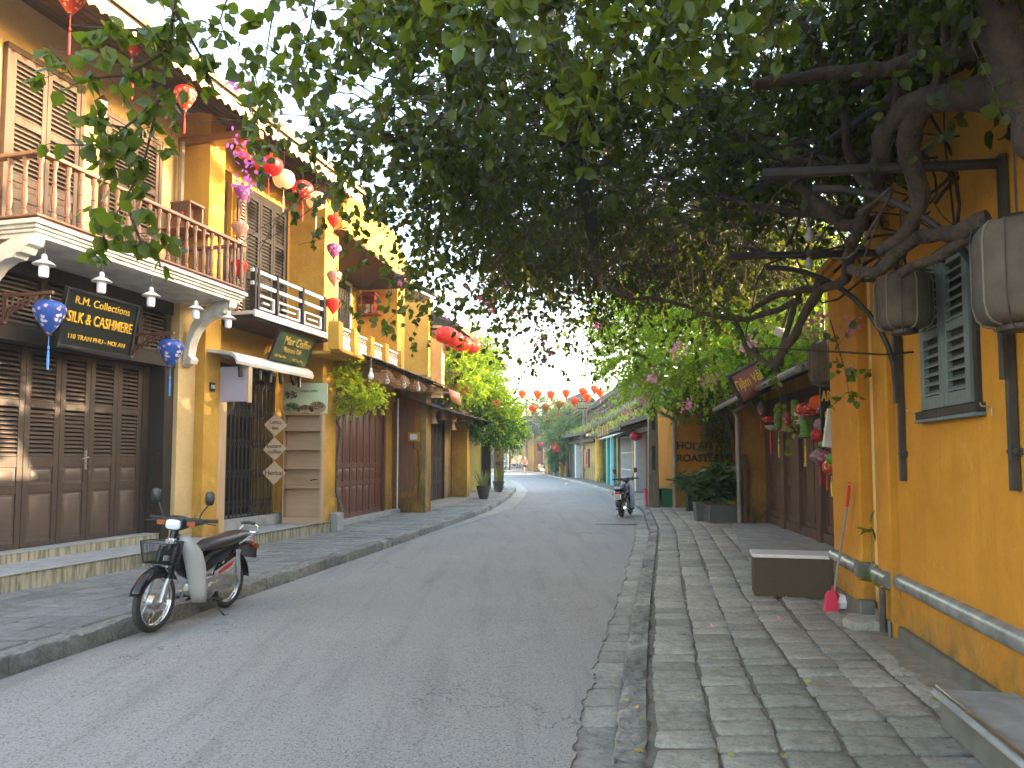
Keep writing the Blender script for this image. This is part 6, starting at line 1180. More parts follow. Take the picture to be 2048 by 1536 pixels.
def motorbike(lab, loc, rz, cub=True, group=None):
    t = thing('motorbike', lab, 'motorbike', loc, rz, group); R0 = .285; fx = 1.2
    wheel(t, 0, R0, cub, .036 if cub else .042, 'chrome' if cub else 'black'); wheel(t, fx, R0, cub, .034 if cub else .04, 'chrome' if cub else 'black')
    thick(fender(fx, R0, R_(18), R_(150), .065).build('front_fender', M['blackg'], t), .004); thick(fender(0, R0, R_(38), R_(178), .075, .345).build('rear_fender', M['blackg'], t), .004)
    f = MB(); 
    for y in (-.085, .085): f.tube([(fx+.02, y, R0), (fx-.03, y, R0+.14), (fx-.10, y, .56)], [.026, .028, .022], 8)
    f.build('fork_lower', M['alu'], t); f = MB()
    for y in (-.085, .085): f.tube([(fx-.07, y, .49), (fx-.17, y*.9, .78)], [.034, .036], 8); f.box(fx-.09, fx-.05, y-.02, y+.02, .50, .58)
    f.tube([(fx-.16, 0, .72), (fx-.25, 0, .98)], .04, 8); f.box(fx-.22, fx-.13, -.10, .10, .70, .76); f.build('fork_upper', M['blackg'], t, bev=.004)
    rows = [(.205, .10, .215, .765, .70), (.30, .10, .235, .81, .73), (.45, .095, .245, .86, .76), (.60, .085, .24, .90, .79), (.72, .06, .215, .925, .82), (.82, .03, .16, .935, .87), (.89, .0, .10, .93, .90)]
    for sgn in (-1, 1):
        b = MB(); m = 7
        for z, yi, yo, xi, xo in rows:
            for j in range(m): u = j/(m-1); b.v.append((xi+(xo-xi)*u**2.2, sgn*(yi+(yo-yi)*(u**.85)), z))
        b.f = [(i*m+j, i*m+j+1, (i+1)*m+j+1, (i+1)*m+j) for i in range(len(rows)-1) for j in range(m-1)]; o = b.build('leg_shield', M['shield' if cub else 'blueshield'], t, ang=60); thick(o, .008)
    b = MB(); b.loft([ring_(.90, .82, .085, .07), ring_(.88, .60, .09, .05), ring_(.80, .52, .075, .06), ring_(.70, .47, .07, .06), ring_(.60, .50, .08, .09), ring_(.44, .58, .098, .12), ring_(.2, .635, .105, .10), ring_(-.05, .67, .10, .07), ring_(-.24, .70, .085, .045), ring_(-.34, .69, .06, .025)]); b.build('body', M['blackg'], t, ang=60)
    b = MB(); b.loft([ring_(.56, .69, .05, .02), ring_(.52, .715, .085, .035), ring_(.40, .735, .115, .055), ring_(.2, .745, .13, .058), ring_(.05, .755, .135, .055), ring_(-.1, .775, .135, .055), ring_(-.22, .785, .12, .045), ring_(-.29, .785, .08, .02)]); b.build('saddle', M['seat'], t, ang=60)
    b = MB(); b.lathe([(.0, -.13), (.06, -.13), (.085, -.11), (.09, .09), (.075, .12), (.03, .135), (0, .135)], (.48, 0, .285), 22, 'y'); b.lathe([(.055, 0), (.06, .06), (.055, .08), (.065, .10), (.055, .12), (.065, .14), (.055, .16), (.062, .2), (.04, .22)], (.52, 0, .33), 14, 'x'); b.box(.15, .42, -.10, .10, .24, .40); b.box(.36, .56, -.11, .11, .30, .42); b.lathe([(.0, .0), (.055, .0), (.05, .022), (0, .025)], (.36, .10, .33), 16, 'y'); b.build('engine', M['alu'], t, bev=.012)
    b = MB(); b.prism([(-.08, .25), (.40, .34), (.42, .42), (.30, .43), (-.06, .36)], 'y', .10, .118); b.build('chain_cover', M['alu'], t, bev=.008)
    b = MB(); b.prism([(.42, .40), (.10, .47), (-.02, .56), (.05, .575), (.30, .50), (.44, .46)], 'y', .112, .118); b.prism([(.42, .40), (.10, .47), (-.02, .56), (.05, .575), (.30, .50), (.44, .46)], 'y', -.118, -.112); b.build('side_stripe', M['shield'], t); b = MB(); b.prism([(.36, .425), (.14, .485), (.08, .54), (.26, .495), (.37, .455)], 'y', .119, .122); b.build('red_decal', M['redp'], t)
    b = MB(); b.tube([(.74, -.04, .30), (.72, -.06, .2), (.55, -.11, .17), (.3, -.13, .2)], .018, 8); b.tube([(.34, -.135, .205), (.25, -.14, .22), (-.25, -.15, .27)], [.025, .04, .036], 12); b.build('exhaust', M['chrome'], t)
    b = MB()
    for y in (-.135, .135): b.tube([(.0, y, .30), (.03, y, .42)], .02, 8); b.tube([(.025, y, .40), (.075, y, .66)], [.030, .028], 10)
    b.build('shock_absorber', M['chrome'], t)
    b = MB(); b.tube([(.42, .10, .20), (.40, .17, .08), (.37, .225, .004)], [.012, .010, .012], 6); b.tube([(.36, .22, .006), (.32, .235, .004)], .012, 6); b.tube([(.50, -.24, .20), (.50, .24, .20)], .011, 6); b.tube([(.50, .17, .2), (.50, .26, .2)], .02, 8); b.tube([(.50, -.17, .2), (.50, -.26, .2)], .02, 8); b.tube([(.66, -.19, .2), (.5, -.14, .2)], .008, 5); b.tube([(.64, .19, .22), (.48, .14, .26)], .008, 5); b.build('stand_and_pegs', M['black'], t)
    b = MB(); b.box(-.40, -.385, -.10, .10, .50, .64) ; o = b.build('number_plate', M['plate' if not cub else 'black'], t, bev=.003)
    if not cub:
        me = text('plate_text', '43-D1', .07, M['letter'], o, Tm(-.401, 0, .60, rz=-90), sx=.9); text('plate_text', '7435', .075, M['letter'], o, Tm(-.401, 0, .54, rz=-90), sx=.9)
    b = MB(); b.loft([ring_(-.30, .68, .07, .04), ring_(-.37, .67, .065, .038), ring_(-.39, .67, .04, .02)]); b.build('tail_light', M['rlamp'], t); b = MB()
    for y in (-.12, .12): b.lathe([(.0, -.03), (.03, -.02), (.03, .02), (0, .03)], (-.34, y, .64), 10, 'y')
    b.build('rear_indicator', M['amber'], t)
    b = MB()
    for y in (-.12, .12): b.tube([(.03, y, .70), (-.15, y*1.1, .76), (-.36, y, .80), (-.40, y*.75, .86), (-.34, y*.7, .89)], .011, 7)
    b.tube([(-.38, -.11, .79), (-.38, .11, .79)], .009, 6); b.tube([(-.25, -.12, .775), (-.25, .12, .775)], .009, 6); b.build('rear_rack', M['chrome'], t); b = MB(); b.tube([(-.34, -.085, .89), (-.345, 0, .90), (-.34, .085, .89)], .018, 8); b.build('grab_handle', M['black'], t)
    # handlebar with nacelle
    hb = MB(); hb.loft([ring_(.83, .985, .07, .03, e=3), ring_(.86, 1.0, .10, .055, e=3), ring_(.93, 1.005, .115, .07, e=3.4), ring_(.995, .995, .10, .066, e=3.6), ring_(1.005, .995, .09, .058, e=3.6)])
    for s_ in (-1, 1): hb.loft([[(x_*.045*k+.91-.05*(1-k), s_*y, 1.015+z_*.035*k+.02*(1-k)) for x_, z_ in ((-1, -1), (1, -1), (1, 1), (-1, 1))] for k, y in ((1.1, .08), (1., .17), (.75, .24), (.5, .27))])
    h_ = hb.build('handlebar', M['black'], t, bev=.006, seg=2); b = MB(); [b.tube([(.875, s_*.25, 1.03), (.84, s_*.37, 1.03)], .017, 10) for s_ in (-1, 1)]; b.build('grips', M['rubber'], h_)
    b = MB(); b.loft([ring_(1.003, .99, .082, .050, e=3.6), ring_(1.016, .99, .076, .045, e=3.4), ring_(1.020, .99, .04, .02)]); b.build('headlight', M['clear'], t); b = MB()
    for s_ in (-1, 1): b.loft([[(.955+d, s_*y, 1.0+z) for d, z in ((0, -.024), (.012, -.022), (.012, .022), (0, .024))] for d, y in ((0, .125), (0, .20), (0, .21))])
    b.build('front_indicator', M['amber'], t); b = MB()
    for s_ in (-1, 1):
        b.tube([(.89, s_*.20, 1.04), (.89, s_*.22, 1.10), (.87, s_*.285, 1.20)], .007, 6)
        b.tube([(.905, s_*.24, 1.02), (.93, s_*.33, 1.01), (.90, s_*.40, 1.0)], .006, 6)
    b.build('mirror_stems', M['blackm'], t)
    for s_ in (-1, 1): b = MB(); b.loft([ring_(.875, 1.255, .045, .062, e=3.4, yc=s_*.30), ring_(.89, 1.255, .052, .07, e=3.2, yc=s_*.30), ring_(.905, 1.255, .03, .05, e=3, yc=s_*.30)]); b.build('mirror', M['black'], t)
    if cub:
        b = MB(); H5 = [(.64, .82, .8), (.68, .86, .86), (.72, .90, .91), (.76, .94, .95), (.80, .98, .98), (.84, 1, 1)]
        def bp(a, kx, ky, z): cx, cy = math.cos(a), math.sin(a); e = 2/4.; return (1.15+math.copysign(abs(cx)**e, cx)*.125*kx, math.copysign(abs(cy)**e, cy)*.185*ky, z)
        N_ = 60; ring = lambda i: [bp(2*math.pi*k/N_, H5[i][1], H5[i][2], H5[i][0]) for k in range(N_+1)]
        for i in (0, 5): b.tube(ring(i), .0055, 5, False)
        for i in range(len(H5)-1):
            for s_ in range(4): f_ = s_/4; a_, c_ = ring(i), ring(i+1); b.tube([Vector(p)*(1-f_)+Vector(q)*f_ for p, q in zip(a_, c_)], .0016, 3, False)
        for k in range(N_):
            b.tube([bp(2*math.pi*(k+.5)/N_, H5[i][1], H5[i][2], H5[i][0]) for i in (0, 2, 5)], .0016, 3, False)
        for k in range(14): u = -1+2*(k+.5)/14; b.tube([(1.15-.1, .145*u, .642), (1.15+.1, .145*u, .642)], .002, 3, False); b.tube([(1.15+.1*u, -.145, .64), (1.15+.1*u, .145, .64)], .002, 3, False)
        b.build('basket', M['black'], t); b = MB(); [b.tube([(fx-.06, s_*.085, .55), (1.22, s_*.09, .63)], .006, 5) for s_ in (-1, 1)]; b.tube([(1.0, -.08, .75), (1.03, 0, .76), (1.0, .08, .75)], .008, 5); b.build('basket_stay', M['chrome'], t)
        b = MB(); b.box(fx-.20, fx-.155, -.05, .05, .80, .86); b.build('chrome_badge', M['chrome'], t, bev=.008)
    return t
pr, pf_ = G(451, 1216), G(309, 1264); dv = (pf_-pr).normalized(); rz = math.atan2(dv.y, dv.x)
mb1 = motorbike('black and pale grey moped with mesh front basket parked at the left kerb', pr, rz); sc = (pf_-pr).length/1.2; mb1.scale = (max(.93, min(1.05, sc))*1.03,)*3
mb1.rotation_euler = (R_(-3), 0, rz); mb1.location.z = .006
pr2 = G(1244, 1035); mb2 = motorbike('dark motorbike with silver-blue leg shield seen from behind by the right kerb', pr2, R_(90-20), cub=False); mb2.rotation_euler = (R_(-4), 0, R_(90-20)); mb2.location.z = .006
for i, (px, py, rz_, l) in enumerate(((1011, 939, 95, 'distant motorbike seen from behind at the far left bend'), (1022, 937.5, 10, 'distant motorbike parked side-on at the far bend, left of the two dark ones'), (1031, 937, 30, 'distant dark motorbike nearest the pole at the far bend'), (1081, 946, 60, 'distant motorbike parked before the bicycles on the far right pavement'))):
    p_ = G(px, py, 0 if i != 3 else ZR); dup(mb2, p_, R_(rz_), l, 'distant parked motorbikes')
def bicycle(loc, rz_, lab):
    t = thing('bicycle', lab, 'bicycle', loc, rz_, 'bicycles leaning on the far right pavement')
    for x in (0, 1.05): o = MB().torus((x, 0, .33), .315, .018, 28, 6).build('wheel', M['rubber'], t); s_ = MB(); [s_.tube([(x, 0, .33), (x+.31*math.cos(k*.52), 0, .33+.31*math.sin(k*.52))], .004, 3, False) for k in range(12)]; s_.build('spokes', M['chrome'], o)
    f = MB(); [f.tube(p_, .016, 6) for p_ in ([(0, 0, .33), (.42, 0, .3), (.9, 0, .75), (.33, 0, .72), (0, 0, .33)], [(.42, 0, .3), (.3, 0, .85)], [(.88, 0, .9), (.92, 0, .7), (1.05, 0, .33)])]; f.build('frame', M['bluew'], t); f = MB(); f.tube([(.8, -.28, .95), (.9, 0, .92), (.8, .28, .95)], .012, 6); f.build('handlebar', M['chrome'], t); MB().lathe([(.02, 0), (.1, .02), (.09, .07), (0, .08)], (.28, 0, .85), 10).build('saddle', M['black'], t); return t
bk = bicycle(G(1090, 949, ZR), R_(10), 'far bicycle leaning at the left of the row')
dup(bk, G(1104, 950.5, ZR), R_(20), 'far bicycle in the middle of the row'); dup(bk, G(1114, 951.5, ZR), R_(-5), 'far bicycle at the right end of the row beside the shrub')
# ================================================================== runner
def skin(name, vs, es, rad, m, par, sub=2):
    me = bpy.data.meshes.new(name); me.from_pydata(vs, es, []); o = bpy.data.objects.new(name, me); COL.objects.link(o); o.parent = par; me.materials.append(m)
    s_ = o.modifiers.new('skin', 'SKIN'); s_.use_smooth_shade = True
    for i, r in enumerate(rad): me.skin_vertices[0].data[i].radius = (r, r) if not isinstance(r, tuple) else r; me.skin_vertices[0].data[i].use_root = (i == 0)
    u = o.modifiers.new('sub', 'SUBSURF'); u.levels = sub; u.render_levels = sub; return o
t = thing('person', 'distant runner in a pink top, black shorts and light cap, jogging up the street', 'person', G(1050, 948), R_(180))
J = [(0, 0, .92), (0, 0, 1.12), (0, .01, 1.36), (0, .0, 1.47), (0, .02, 1.58), (0, .03, 1.66),
     (.09, 0, .88), (.10, .16, .55), (.10, .02, .20), (.10, .0, .09), (.10, .14, .04), (-.09, 0, .88), (-.10, .02, .50), (-.10, -.22, .28), (-.10, -.30, .20), (-.10, -.30, .08),
     (.18, .0, 1.38), (.24, -.10, 1.14), (.20, .12, 1.08), (.18, .19, 1.12), (-.18, 0, 1.38), (-.24, -.02, 1.13), (-.17, .18, 1.16), (-.13, .24, 1.20)]
E_ = [(0, 1), (1, 2), (2, 3), (3, 4), (4, 5), (0, 6), (6, 7), (7, 8), (8, 9), (9, 10), (0, 11), (11, 12), (12, 13), (13, 14), (14, 15), (2, 16), (16, 17), (17, 18), (18, 19), (2, 20), (20, 21), (21, 22), (22, 23)]
rd = [(.14, .10), (.13, .09), (.15, .10), .055, .09, .08, .09, .065, .05, .04, .035, .09, .065, .05, .04, .035, .06, .045, .037, .035, .06, .045, .037, .035]
skin('body', J, E_, rd, M['skin'], t)
skin('shirt', [J[0], J[1], J[2], J[16], (.23, -.07, 1.22), J[20], (-.23, -.02, 1.22), (0, 0, 1.44)], [(0, 1), (1, 2), (2, 3), (3, 4), (2, 5), (5, 6), (2, 7)], [(.165, .12), (.15, .11), (.17, .12), .078, .066, .078, .066, .07], M['pinks'], t)
skin('shorts', [(0, 0, .93), J[6], (.10, .10, .64), J[11], (-.10, .02, .62)], [(0, 1), (1, 2), (0, 3), (3, 4)], [(.16, .115), .105, .085, .105, .085], M['shorts'], t)
MB().lathe([(.0, .11), (.07, .09), (.10, .03), (.105, -.02), (.09, -.03)], (0, .02, 1.66), 14).build('cap', M['hair'], t); b = MB()
b.loft([ring_(.09, .0, .0, .0)]) if False else None
b.loft([[(.10+x*.04, y, z) for x, z in ((-1, 0), (1, 0), (1, h_), (-1, h_))] for y, h_ in ((-.06, .09), (.08, .07), (.19, .03))]); b.loft([[(-.10+x*.04, -.32+y_, z) for x in (-1, 1)]+[(-.10+.04, -.32+y_, z+h_), (-.10-.04, -.32+y_, z+h_)] for y_, z, h_ in ((-.06, .06, .09), (.04, .02, .08), (.12, .0, .04))]); b.build('shoes', M['shorts'], t, bev=.01)
# ================================================================== vegetation
# ---- the big bougainvillea trained over the street on the pergola
vine = thing('bougainvillea_vine', 'huge bougainvillea canopy with twisted dark limbs arching over the pavement', 'vine', (3.3, 5.8, 3.0)); VB = np.array([3.3, 5.8, 3.0])
XL = [(2.4, -.1), (4, -.7), (6, -1.05), (9, -.8), (12, -.25), (16, .6), (20, 1.4)]; XR = [(2.4, 3.0), (8, 3.6), (10, 4.4), (20, 5.6)]
def canopy_pts(n, ylo, yhi, zoff=(0, 1.), edge=.0):
    y = ylo+(yhi-ylo)*RNG.random(n)**.9; xl = np.interp(y, *zip(*XL)); xr = np.interp(y, *zip(*XR)); u = RNG.random(n); x = xl+(xr-xl)*u
    zl = np.interp(y, [2.4, 4, 6, 9, 12, 16, 20], [3.7, 3.9, 4.1, 4.4, 4.65, 4.85, 5.])-.35*np.clip(u-.25, 0, 1)*np.interp(y, [3, 8, 14], [.6, 1., .8])
    z = zl+zoff[0]+(zoff[1]-zoff[0])*RNG.random(n)*np.clip(.35+u*1.6, .3, 1)
    return np.stack([x, y, z], 1)
s = canopy_pts(5600, 2.5, 14.5, (.0, 1.3)); s = s[[mnoise.noise(Vector(p)*1.5)+.5*mnoise.noise(Vector(p)*4) > .05+.26*max(0, 1-((p[0]/p[1]-.38)/.10)**2)*(1 if 3.5 < p[1] < 9 else 0) for p in s]]; n = len(s); s = np.concatenate([s, np.stack([1.9+1.5*RNG.random(650), 2.4+5.*RNG.random(650), 4.3+1.0*RNG.random(650)], 1)]); n = len(s)  # last batch of twigs added near the ochre wall to darken it
d = RNG.normal(size=(n, 3))*[1, 1, .35]-[0, 0, .25]; P = twigs(s, d, .45+.75*RNG.random(n), 7, .9)-VB
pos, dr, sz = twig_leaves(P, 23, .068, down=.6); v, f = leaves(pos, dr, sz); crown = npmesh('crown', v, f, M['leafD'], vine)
n = 2300; s = canopy_pts(n, 5.2, 14.5, (.1, .9)); d = RNG.normal(size=(n, 3))*[1, 1, .3]; P2_ = twigs(s, d, 1.0+1.2*RNG.random(n), 8, .3, .2)-VB
tv, tf = cat(np_tubes(P, .0035, .0015), np_tubes(P2_, .007, .003)); npmesh('twigs', tv, tf, M['twig'], crown)
# hanging shoots at the near and the far rim of the canopy
def px_twigs(paths, r0, leafn, leaf, side=0, sidelen=.3):
    out = []
    for pts in paths: out.append([D(*p) for p in pts])
    return out
hang = []
for (px, py, Y, ln, k) in ((1010, 610, 10, .7, 6), (1080, 560, 11, .9, 8), (1150, 600, 12, .9, 9), (1040, 480, 9, .8, 8), (960, 500, 9, .7, 8), (880, 470, 8, .6, 7), (1190, 620, 13, 1., 8), (760, 350, 6.5, .5, 7), (700, 270, 6, .5, 6), (640, 210, 5.5, .45, 6), (820, 430, 8, .55, 7), (1230, 560, 12, 1.0, 9), (1300, 560, 12, .8, 9), (1110, 640, 13, .7, 5), (930, 560, 9, .6, 5), (880, 540, 8, .5, 5), (1400, 560, 11, .8, 8), (1480, 600, 10, .7, 7)):
    c = D(px, py, Y)
    for _ in range(k*2): hang.append((np.array(c)+RNG.normal(scale=[.05*Y, .5, .03*Y]), ln*(.5+.8*RNG.random())))
hs_ = np.array([h[0] for h in hang]); hd = RNG.normal(size=(len(hang), 3))*[.8, .8, .2]-[0, 0, .5]; HP = twigs(hs_, hd, np.array([h[1] for h in hang]), 7, 1.2)-VB
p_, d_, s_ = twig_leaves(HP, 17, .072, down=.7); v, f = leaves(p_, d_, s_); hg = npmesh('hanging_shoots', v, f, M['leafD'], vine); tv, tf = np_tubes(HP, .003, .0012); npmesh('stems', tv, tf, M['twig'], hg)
# long near branch drooping on the left, near leafy sprays at the top
def spray(name, paths, leafs, lsz, m, sidek=7, sl=.28, tr=.006):
    Ps = []; mb = MB(); st_, sd_, sl_ = [], [], []
    for pts in paths:
        q_ = [np.array(D(*p)) for p in pts]; mb.tube([Vector(a-VB) for a in q_], [tr*(1-.75*i/(len(q_)-1)) for i in range(len(q_))], 6)
        for i in range(len(q_)-1):
            for _ in range(sidek):
                t_ = RNG.random(); st_.append(q_[i]*(1-t_)+q_[i+1]*t_); sd_.append(RNG.normal(size=3)*[1, .8, .5]-[0, 0, .2]); sl_.append(sl*(.4+.9*RNG.random()))
    TP = twigs(np.array(st_), np.array(sd_), np.array(sl_), 5, .5)-VB; p_, d_, s_ = twig_leaves(TP, leafs, lsz, down=.55); v, f = leaves(p_, d_, s_); o = npmesh(name, v, f, m, vine); tv, tf = np_tubes(TP, .0022, .001); b2 = npmesh('stems', tv, tf, M['twig'], o); mb.build('branch', M['twig'], o); return o
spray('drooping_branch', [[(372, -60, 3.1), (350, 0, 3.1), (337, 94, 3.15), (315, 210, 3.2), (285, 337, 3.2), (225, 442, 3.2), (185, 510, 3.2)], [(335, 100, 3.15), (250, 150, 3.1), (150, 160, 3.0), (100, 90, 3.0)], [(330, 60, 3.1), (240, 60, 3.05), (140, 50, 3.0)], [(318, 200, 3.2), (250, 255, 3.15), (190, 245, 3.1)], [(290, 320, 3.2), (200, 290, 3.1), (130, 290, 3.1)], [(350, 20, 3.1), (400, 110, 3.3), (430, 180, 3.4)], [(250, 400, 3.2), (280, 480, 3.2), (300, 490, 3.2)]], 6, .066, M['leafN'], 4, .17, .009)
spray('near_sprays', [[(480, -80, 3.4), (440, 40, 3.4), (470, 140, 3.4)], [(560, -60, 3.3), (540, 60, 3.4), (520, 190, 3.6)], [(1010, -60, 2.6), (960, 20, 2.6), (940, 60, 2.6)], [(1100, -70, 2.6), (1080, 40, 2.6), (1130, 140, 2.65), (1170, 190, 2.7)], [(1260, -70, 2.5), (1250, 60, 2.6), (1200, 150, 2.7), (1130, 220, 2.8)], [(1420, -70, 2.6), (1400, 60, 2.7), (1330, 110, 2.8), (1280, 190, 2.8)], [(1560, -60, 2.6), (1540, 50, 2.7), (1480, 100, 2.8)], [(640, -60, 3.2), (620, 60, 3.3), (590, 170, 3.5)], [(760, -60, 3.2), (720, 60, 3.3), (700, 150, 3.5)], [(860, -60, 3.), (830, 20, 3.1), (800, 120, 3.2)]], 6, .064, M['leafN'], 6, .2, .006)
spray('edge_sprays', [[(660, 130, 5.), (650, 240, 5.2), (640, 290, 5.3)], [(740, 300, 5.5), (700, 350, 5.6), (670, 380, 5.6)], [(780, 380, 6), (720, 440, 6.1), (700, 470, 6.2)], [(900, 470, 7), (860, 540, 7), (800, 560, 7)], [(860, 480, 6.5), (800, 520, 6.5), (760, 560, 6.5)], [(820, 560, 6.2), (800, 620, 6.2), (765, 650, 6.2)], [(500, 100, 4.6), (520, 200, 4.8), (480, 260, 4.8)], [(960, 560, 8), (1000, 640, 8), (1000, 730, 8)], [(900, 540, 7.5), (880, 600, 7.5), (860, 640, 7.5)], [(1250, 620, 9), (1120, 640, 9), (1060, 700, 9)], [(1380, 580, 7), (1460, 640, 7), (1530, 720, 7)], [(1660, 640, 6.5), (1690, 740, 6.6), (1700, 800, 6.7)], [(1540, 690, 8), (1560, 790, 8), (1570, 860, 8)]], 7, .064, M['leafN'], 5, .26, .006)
# limbs
def limb(pts, r0, r1, n=9, k=5):
    q_ = [D(*p)-Vector(VB) for p in pts]; out = []; rs = []
    m = len(q_)
    for i in range(m-1):
        for j in range(k):
            t_ = j/k; a, b, c, e = q_[max(i-1, 0)], q_[i], q_[i+1], q_[min(i+2, m-1)]
            out.append(.5*((2*b)+(c-a)*t_+(2*a-5*b+4*c-e)*t_*t_+(3*b-a-3*c+e)*t_**3))
    out.append(q_[-1]); L_ = len(out); out = [p+Vector((mnoise.noise(p*5), mnoise.noise(p*5+Vector((9, 0, 0))), mnoise.noise(p*5+Vector((0, 9, 0)))))*.035 for p in out]
    rs = [(r0+(r1-r0)*i/(L_-1))*(1+.28*mnoise.noise(out[i]*9)) for i in range(L_)]; return out, rs
lb = MB()
for pts, r0, r1 in (([(1975, -80, 3.4), (1990, 20, 3.4), (2020, 120, 3.4), (2060, 230, 3.4), (2120, 330, 3.3)], .075, .10), ([(1970, 60, 3.6), (2005, 130, 3.5), (2050, 150, 3.4)], .03, .06),
    ([(2060, 170, 3.5), (1960, 190, 3.7), (1850, 205, 4.), (1780, 255, 4.2), (1765, 330, 4.4)], .10, .055), ([(1850, 205, 4.0), (1815, 300, 4.2), (1838, 400, 4.3), (1820, 460, 4.4), (1760, 500, 4.6)], .07, .04),
    ([(1972, 437, 3.9), (1930, 455, 4.), (1890, 472, 4.2), (1830, 478, 4.4), (1760, 540, 4.6), (1700, 540, 5)], .05, .035), ([(1968, 440, 3.9), (1915, 490, 4.1), (1860, 520, 4.3), (1800, 555, 4.5)], .035, .03),
    ([(1590, 20, 4.5), (1640, 110, 4.6), (1680, 220, 4.7), (1710, 330, 4.8), (1740, 370, 4.8)], .022, .03), ([(1540, 330, 5.5), (1620, 390, 5.4), (1680, 450, 5.2), (1760, 440, 5.)], .04, .05),
    ([(1770, 300, 4.4), (1740, 400, 4.8), (1700, 500, 5.3), (1690, 560, 5.8), (1640, 575, 6.2), (1560, 590, 6.8), (1500, 625, 7.2)], .05, .025), ([(1640, 560, 6.2), (1620, 610, 6.3), (1590, 660, 6.4), (1548, 735, 6.6)], .045, .035), ([(1548, 735, 6.6), (1500, 700, 6.9), (1470, 640, 7.2), (1430, 600, 7.6)], .03, .012), ([(1560, 730, 6.6), (1580, 640, 6.5), (1600, 590, 6.6)], .03, .02),
    ([(1500, 170, 4.2), (1640, 150, 4.2), (1800, 130, 4.), (1940, 95, 3.8)], .03, .05), ([(1660, 190, 5.), (1760, 150, 4.6), (1870, 140, 4.2), (1960, 100, 4.)], .035, .055), ([(1820, 60, 4), (1830, 110, 4), (1870, 120, 3.9), (1930, 50, 3.8)], .03, .04),
    ([(1400, 200, 6), (1520, 300, 5.8), (1640, 330, 5.4), (1770, 310, 4.8)], .02, .04), ([(1250, 330, 8), (1400, 380, 7), (1560, 420, 6), (1700, 430, 5.2)], .018, .04), ([(1180, 540, 11), (1240, 590, 10), (1330, 600, 9), (1470, 640, 7.5), (1600, 600, 6.4)], .02, .03), ([(1750, 380, 4.6), (1690, 330, 5), (1600, 300, 5.6), (1480, 230, 6)], .03, .012), ([(1860, 210, 3.9), (1880, 130, 3.9), (1900, 40, 3.8), (1890, -40, 3.7)], .03, .02), ([(1780, 260, 4.2), (1790, 180, 4.2), (1800, 60, 4.1), (1780, -40, 4.1)], .022, .015)):
    o_, r_ = limb(pts, r0, r1); lb.tube(o_, r_, 10)
for k in range(26):
    x, y = 1560+RNG.random()*360, 180+RNG.random()*400; Y = 4+RNG.random()*2.5; o_, r_ = limb([(x, y, Y), (x+RNG.normal()*60, y+RNG.normal()*60, Y+.1), (x+RNG.normal()*110, y+RNG.normal()*90, Y+.3), (x+RNG.normal()*170, y+RNG.normal()*120, Y+.4)], .014, .006, k=4); lb.tube(o_, r_, 6)
lb.build('trunk', M['bark'], vine, ang=80)
spots = [(D(px, py, Y), sp) for px, py, Y, sp in ((478, 295, 6.2, .08), (490, 325, 6.2, .07), (482, 362, 6.2, .06), (500, 375, 6.2, .06), (520, 318, 6.3, .05), (488, 175, 5, .04), (470, 160, 5., .04), (995, 525, 9.5, .08), (950, 590, 9, .09), (978, 612, 9, .07), (900, 620, 9, .06), (1192, 652, 11, .08), (1610, 660, 7.5, .12), (1625, 640, 7.5, .12), (1698, 665, 6.6, .05), (1706, 645, 6.6, .04), (1650, 640, 7., .09), (1000, 560, 10, .12), (1080, 690, 10, .12), (800, 550, 7, .05))]
ps, ds = [], []
for c, sp in spots: k = int(8+sp*130); ps.append(np.array(c)-VB+RNG.normal(scale=sp*.75, size=(k, 3))); ds.append(RNG.normal(size=(k, 3)))
ps, ds = np.concatenate(ps), np.concatenate(ds); v, f = leaves(ps, ds, .045*(.7+.5*RNG.random(len(ps)))); npmesh('flowers', v, f, M['flower'], vine)
# cable bundle through the canopy
cb = MB()
for k in range(9): o_ = .03*k; cb.tube([D(1080+k*3, -60, 5.2+o_), D(1095+k*4, 120, 5.6+o_), D(1125+k*5, 300, 6.4), D(1168+k*3, 420, 7.4), D(1182+k*2, 520, 8.6), D(1205, 580-k, 10), D(1260+k*2, 600-k*2, 13)], .012, 5, False)
cb.build('cable_bundle', M['wire']); tag(bpy.data.objects['cable_bundle'], 'bundle of black cables running through the leafy canopy', 'cables')
# beams of the pergola hidden in leaves
b = MB(); b.tube([(4.0, 12.0, 4.5), (1.0, 12.2, 5.0)], .035, 8); b.tube([(3.6, 9.2, 4.1), (.6, 9.4, 4.7)], .035, 8); b.tube([(2.3, 4.2, 3.75), (2.2, 12.5, 4.8)], .03, 8)
for q_ in ((4.0, 12., 4.5), (3.6, 9.2, 4.1)): b.tube([q_, (q_[0]+1.4, q_[1], q_[2]+.1)], .035, 8)
b.build('pergola', M['blackm']); tag(bpy.data.objects['pergola'], 'black iron pergola frame hidden inside the leafy canopy', 'pergola')
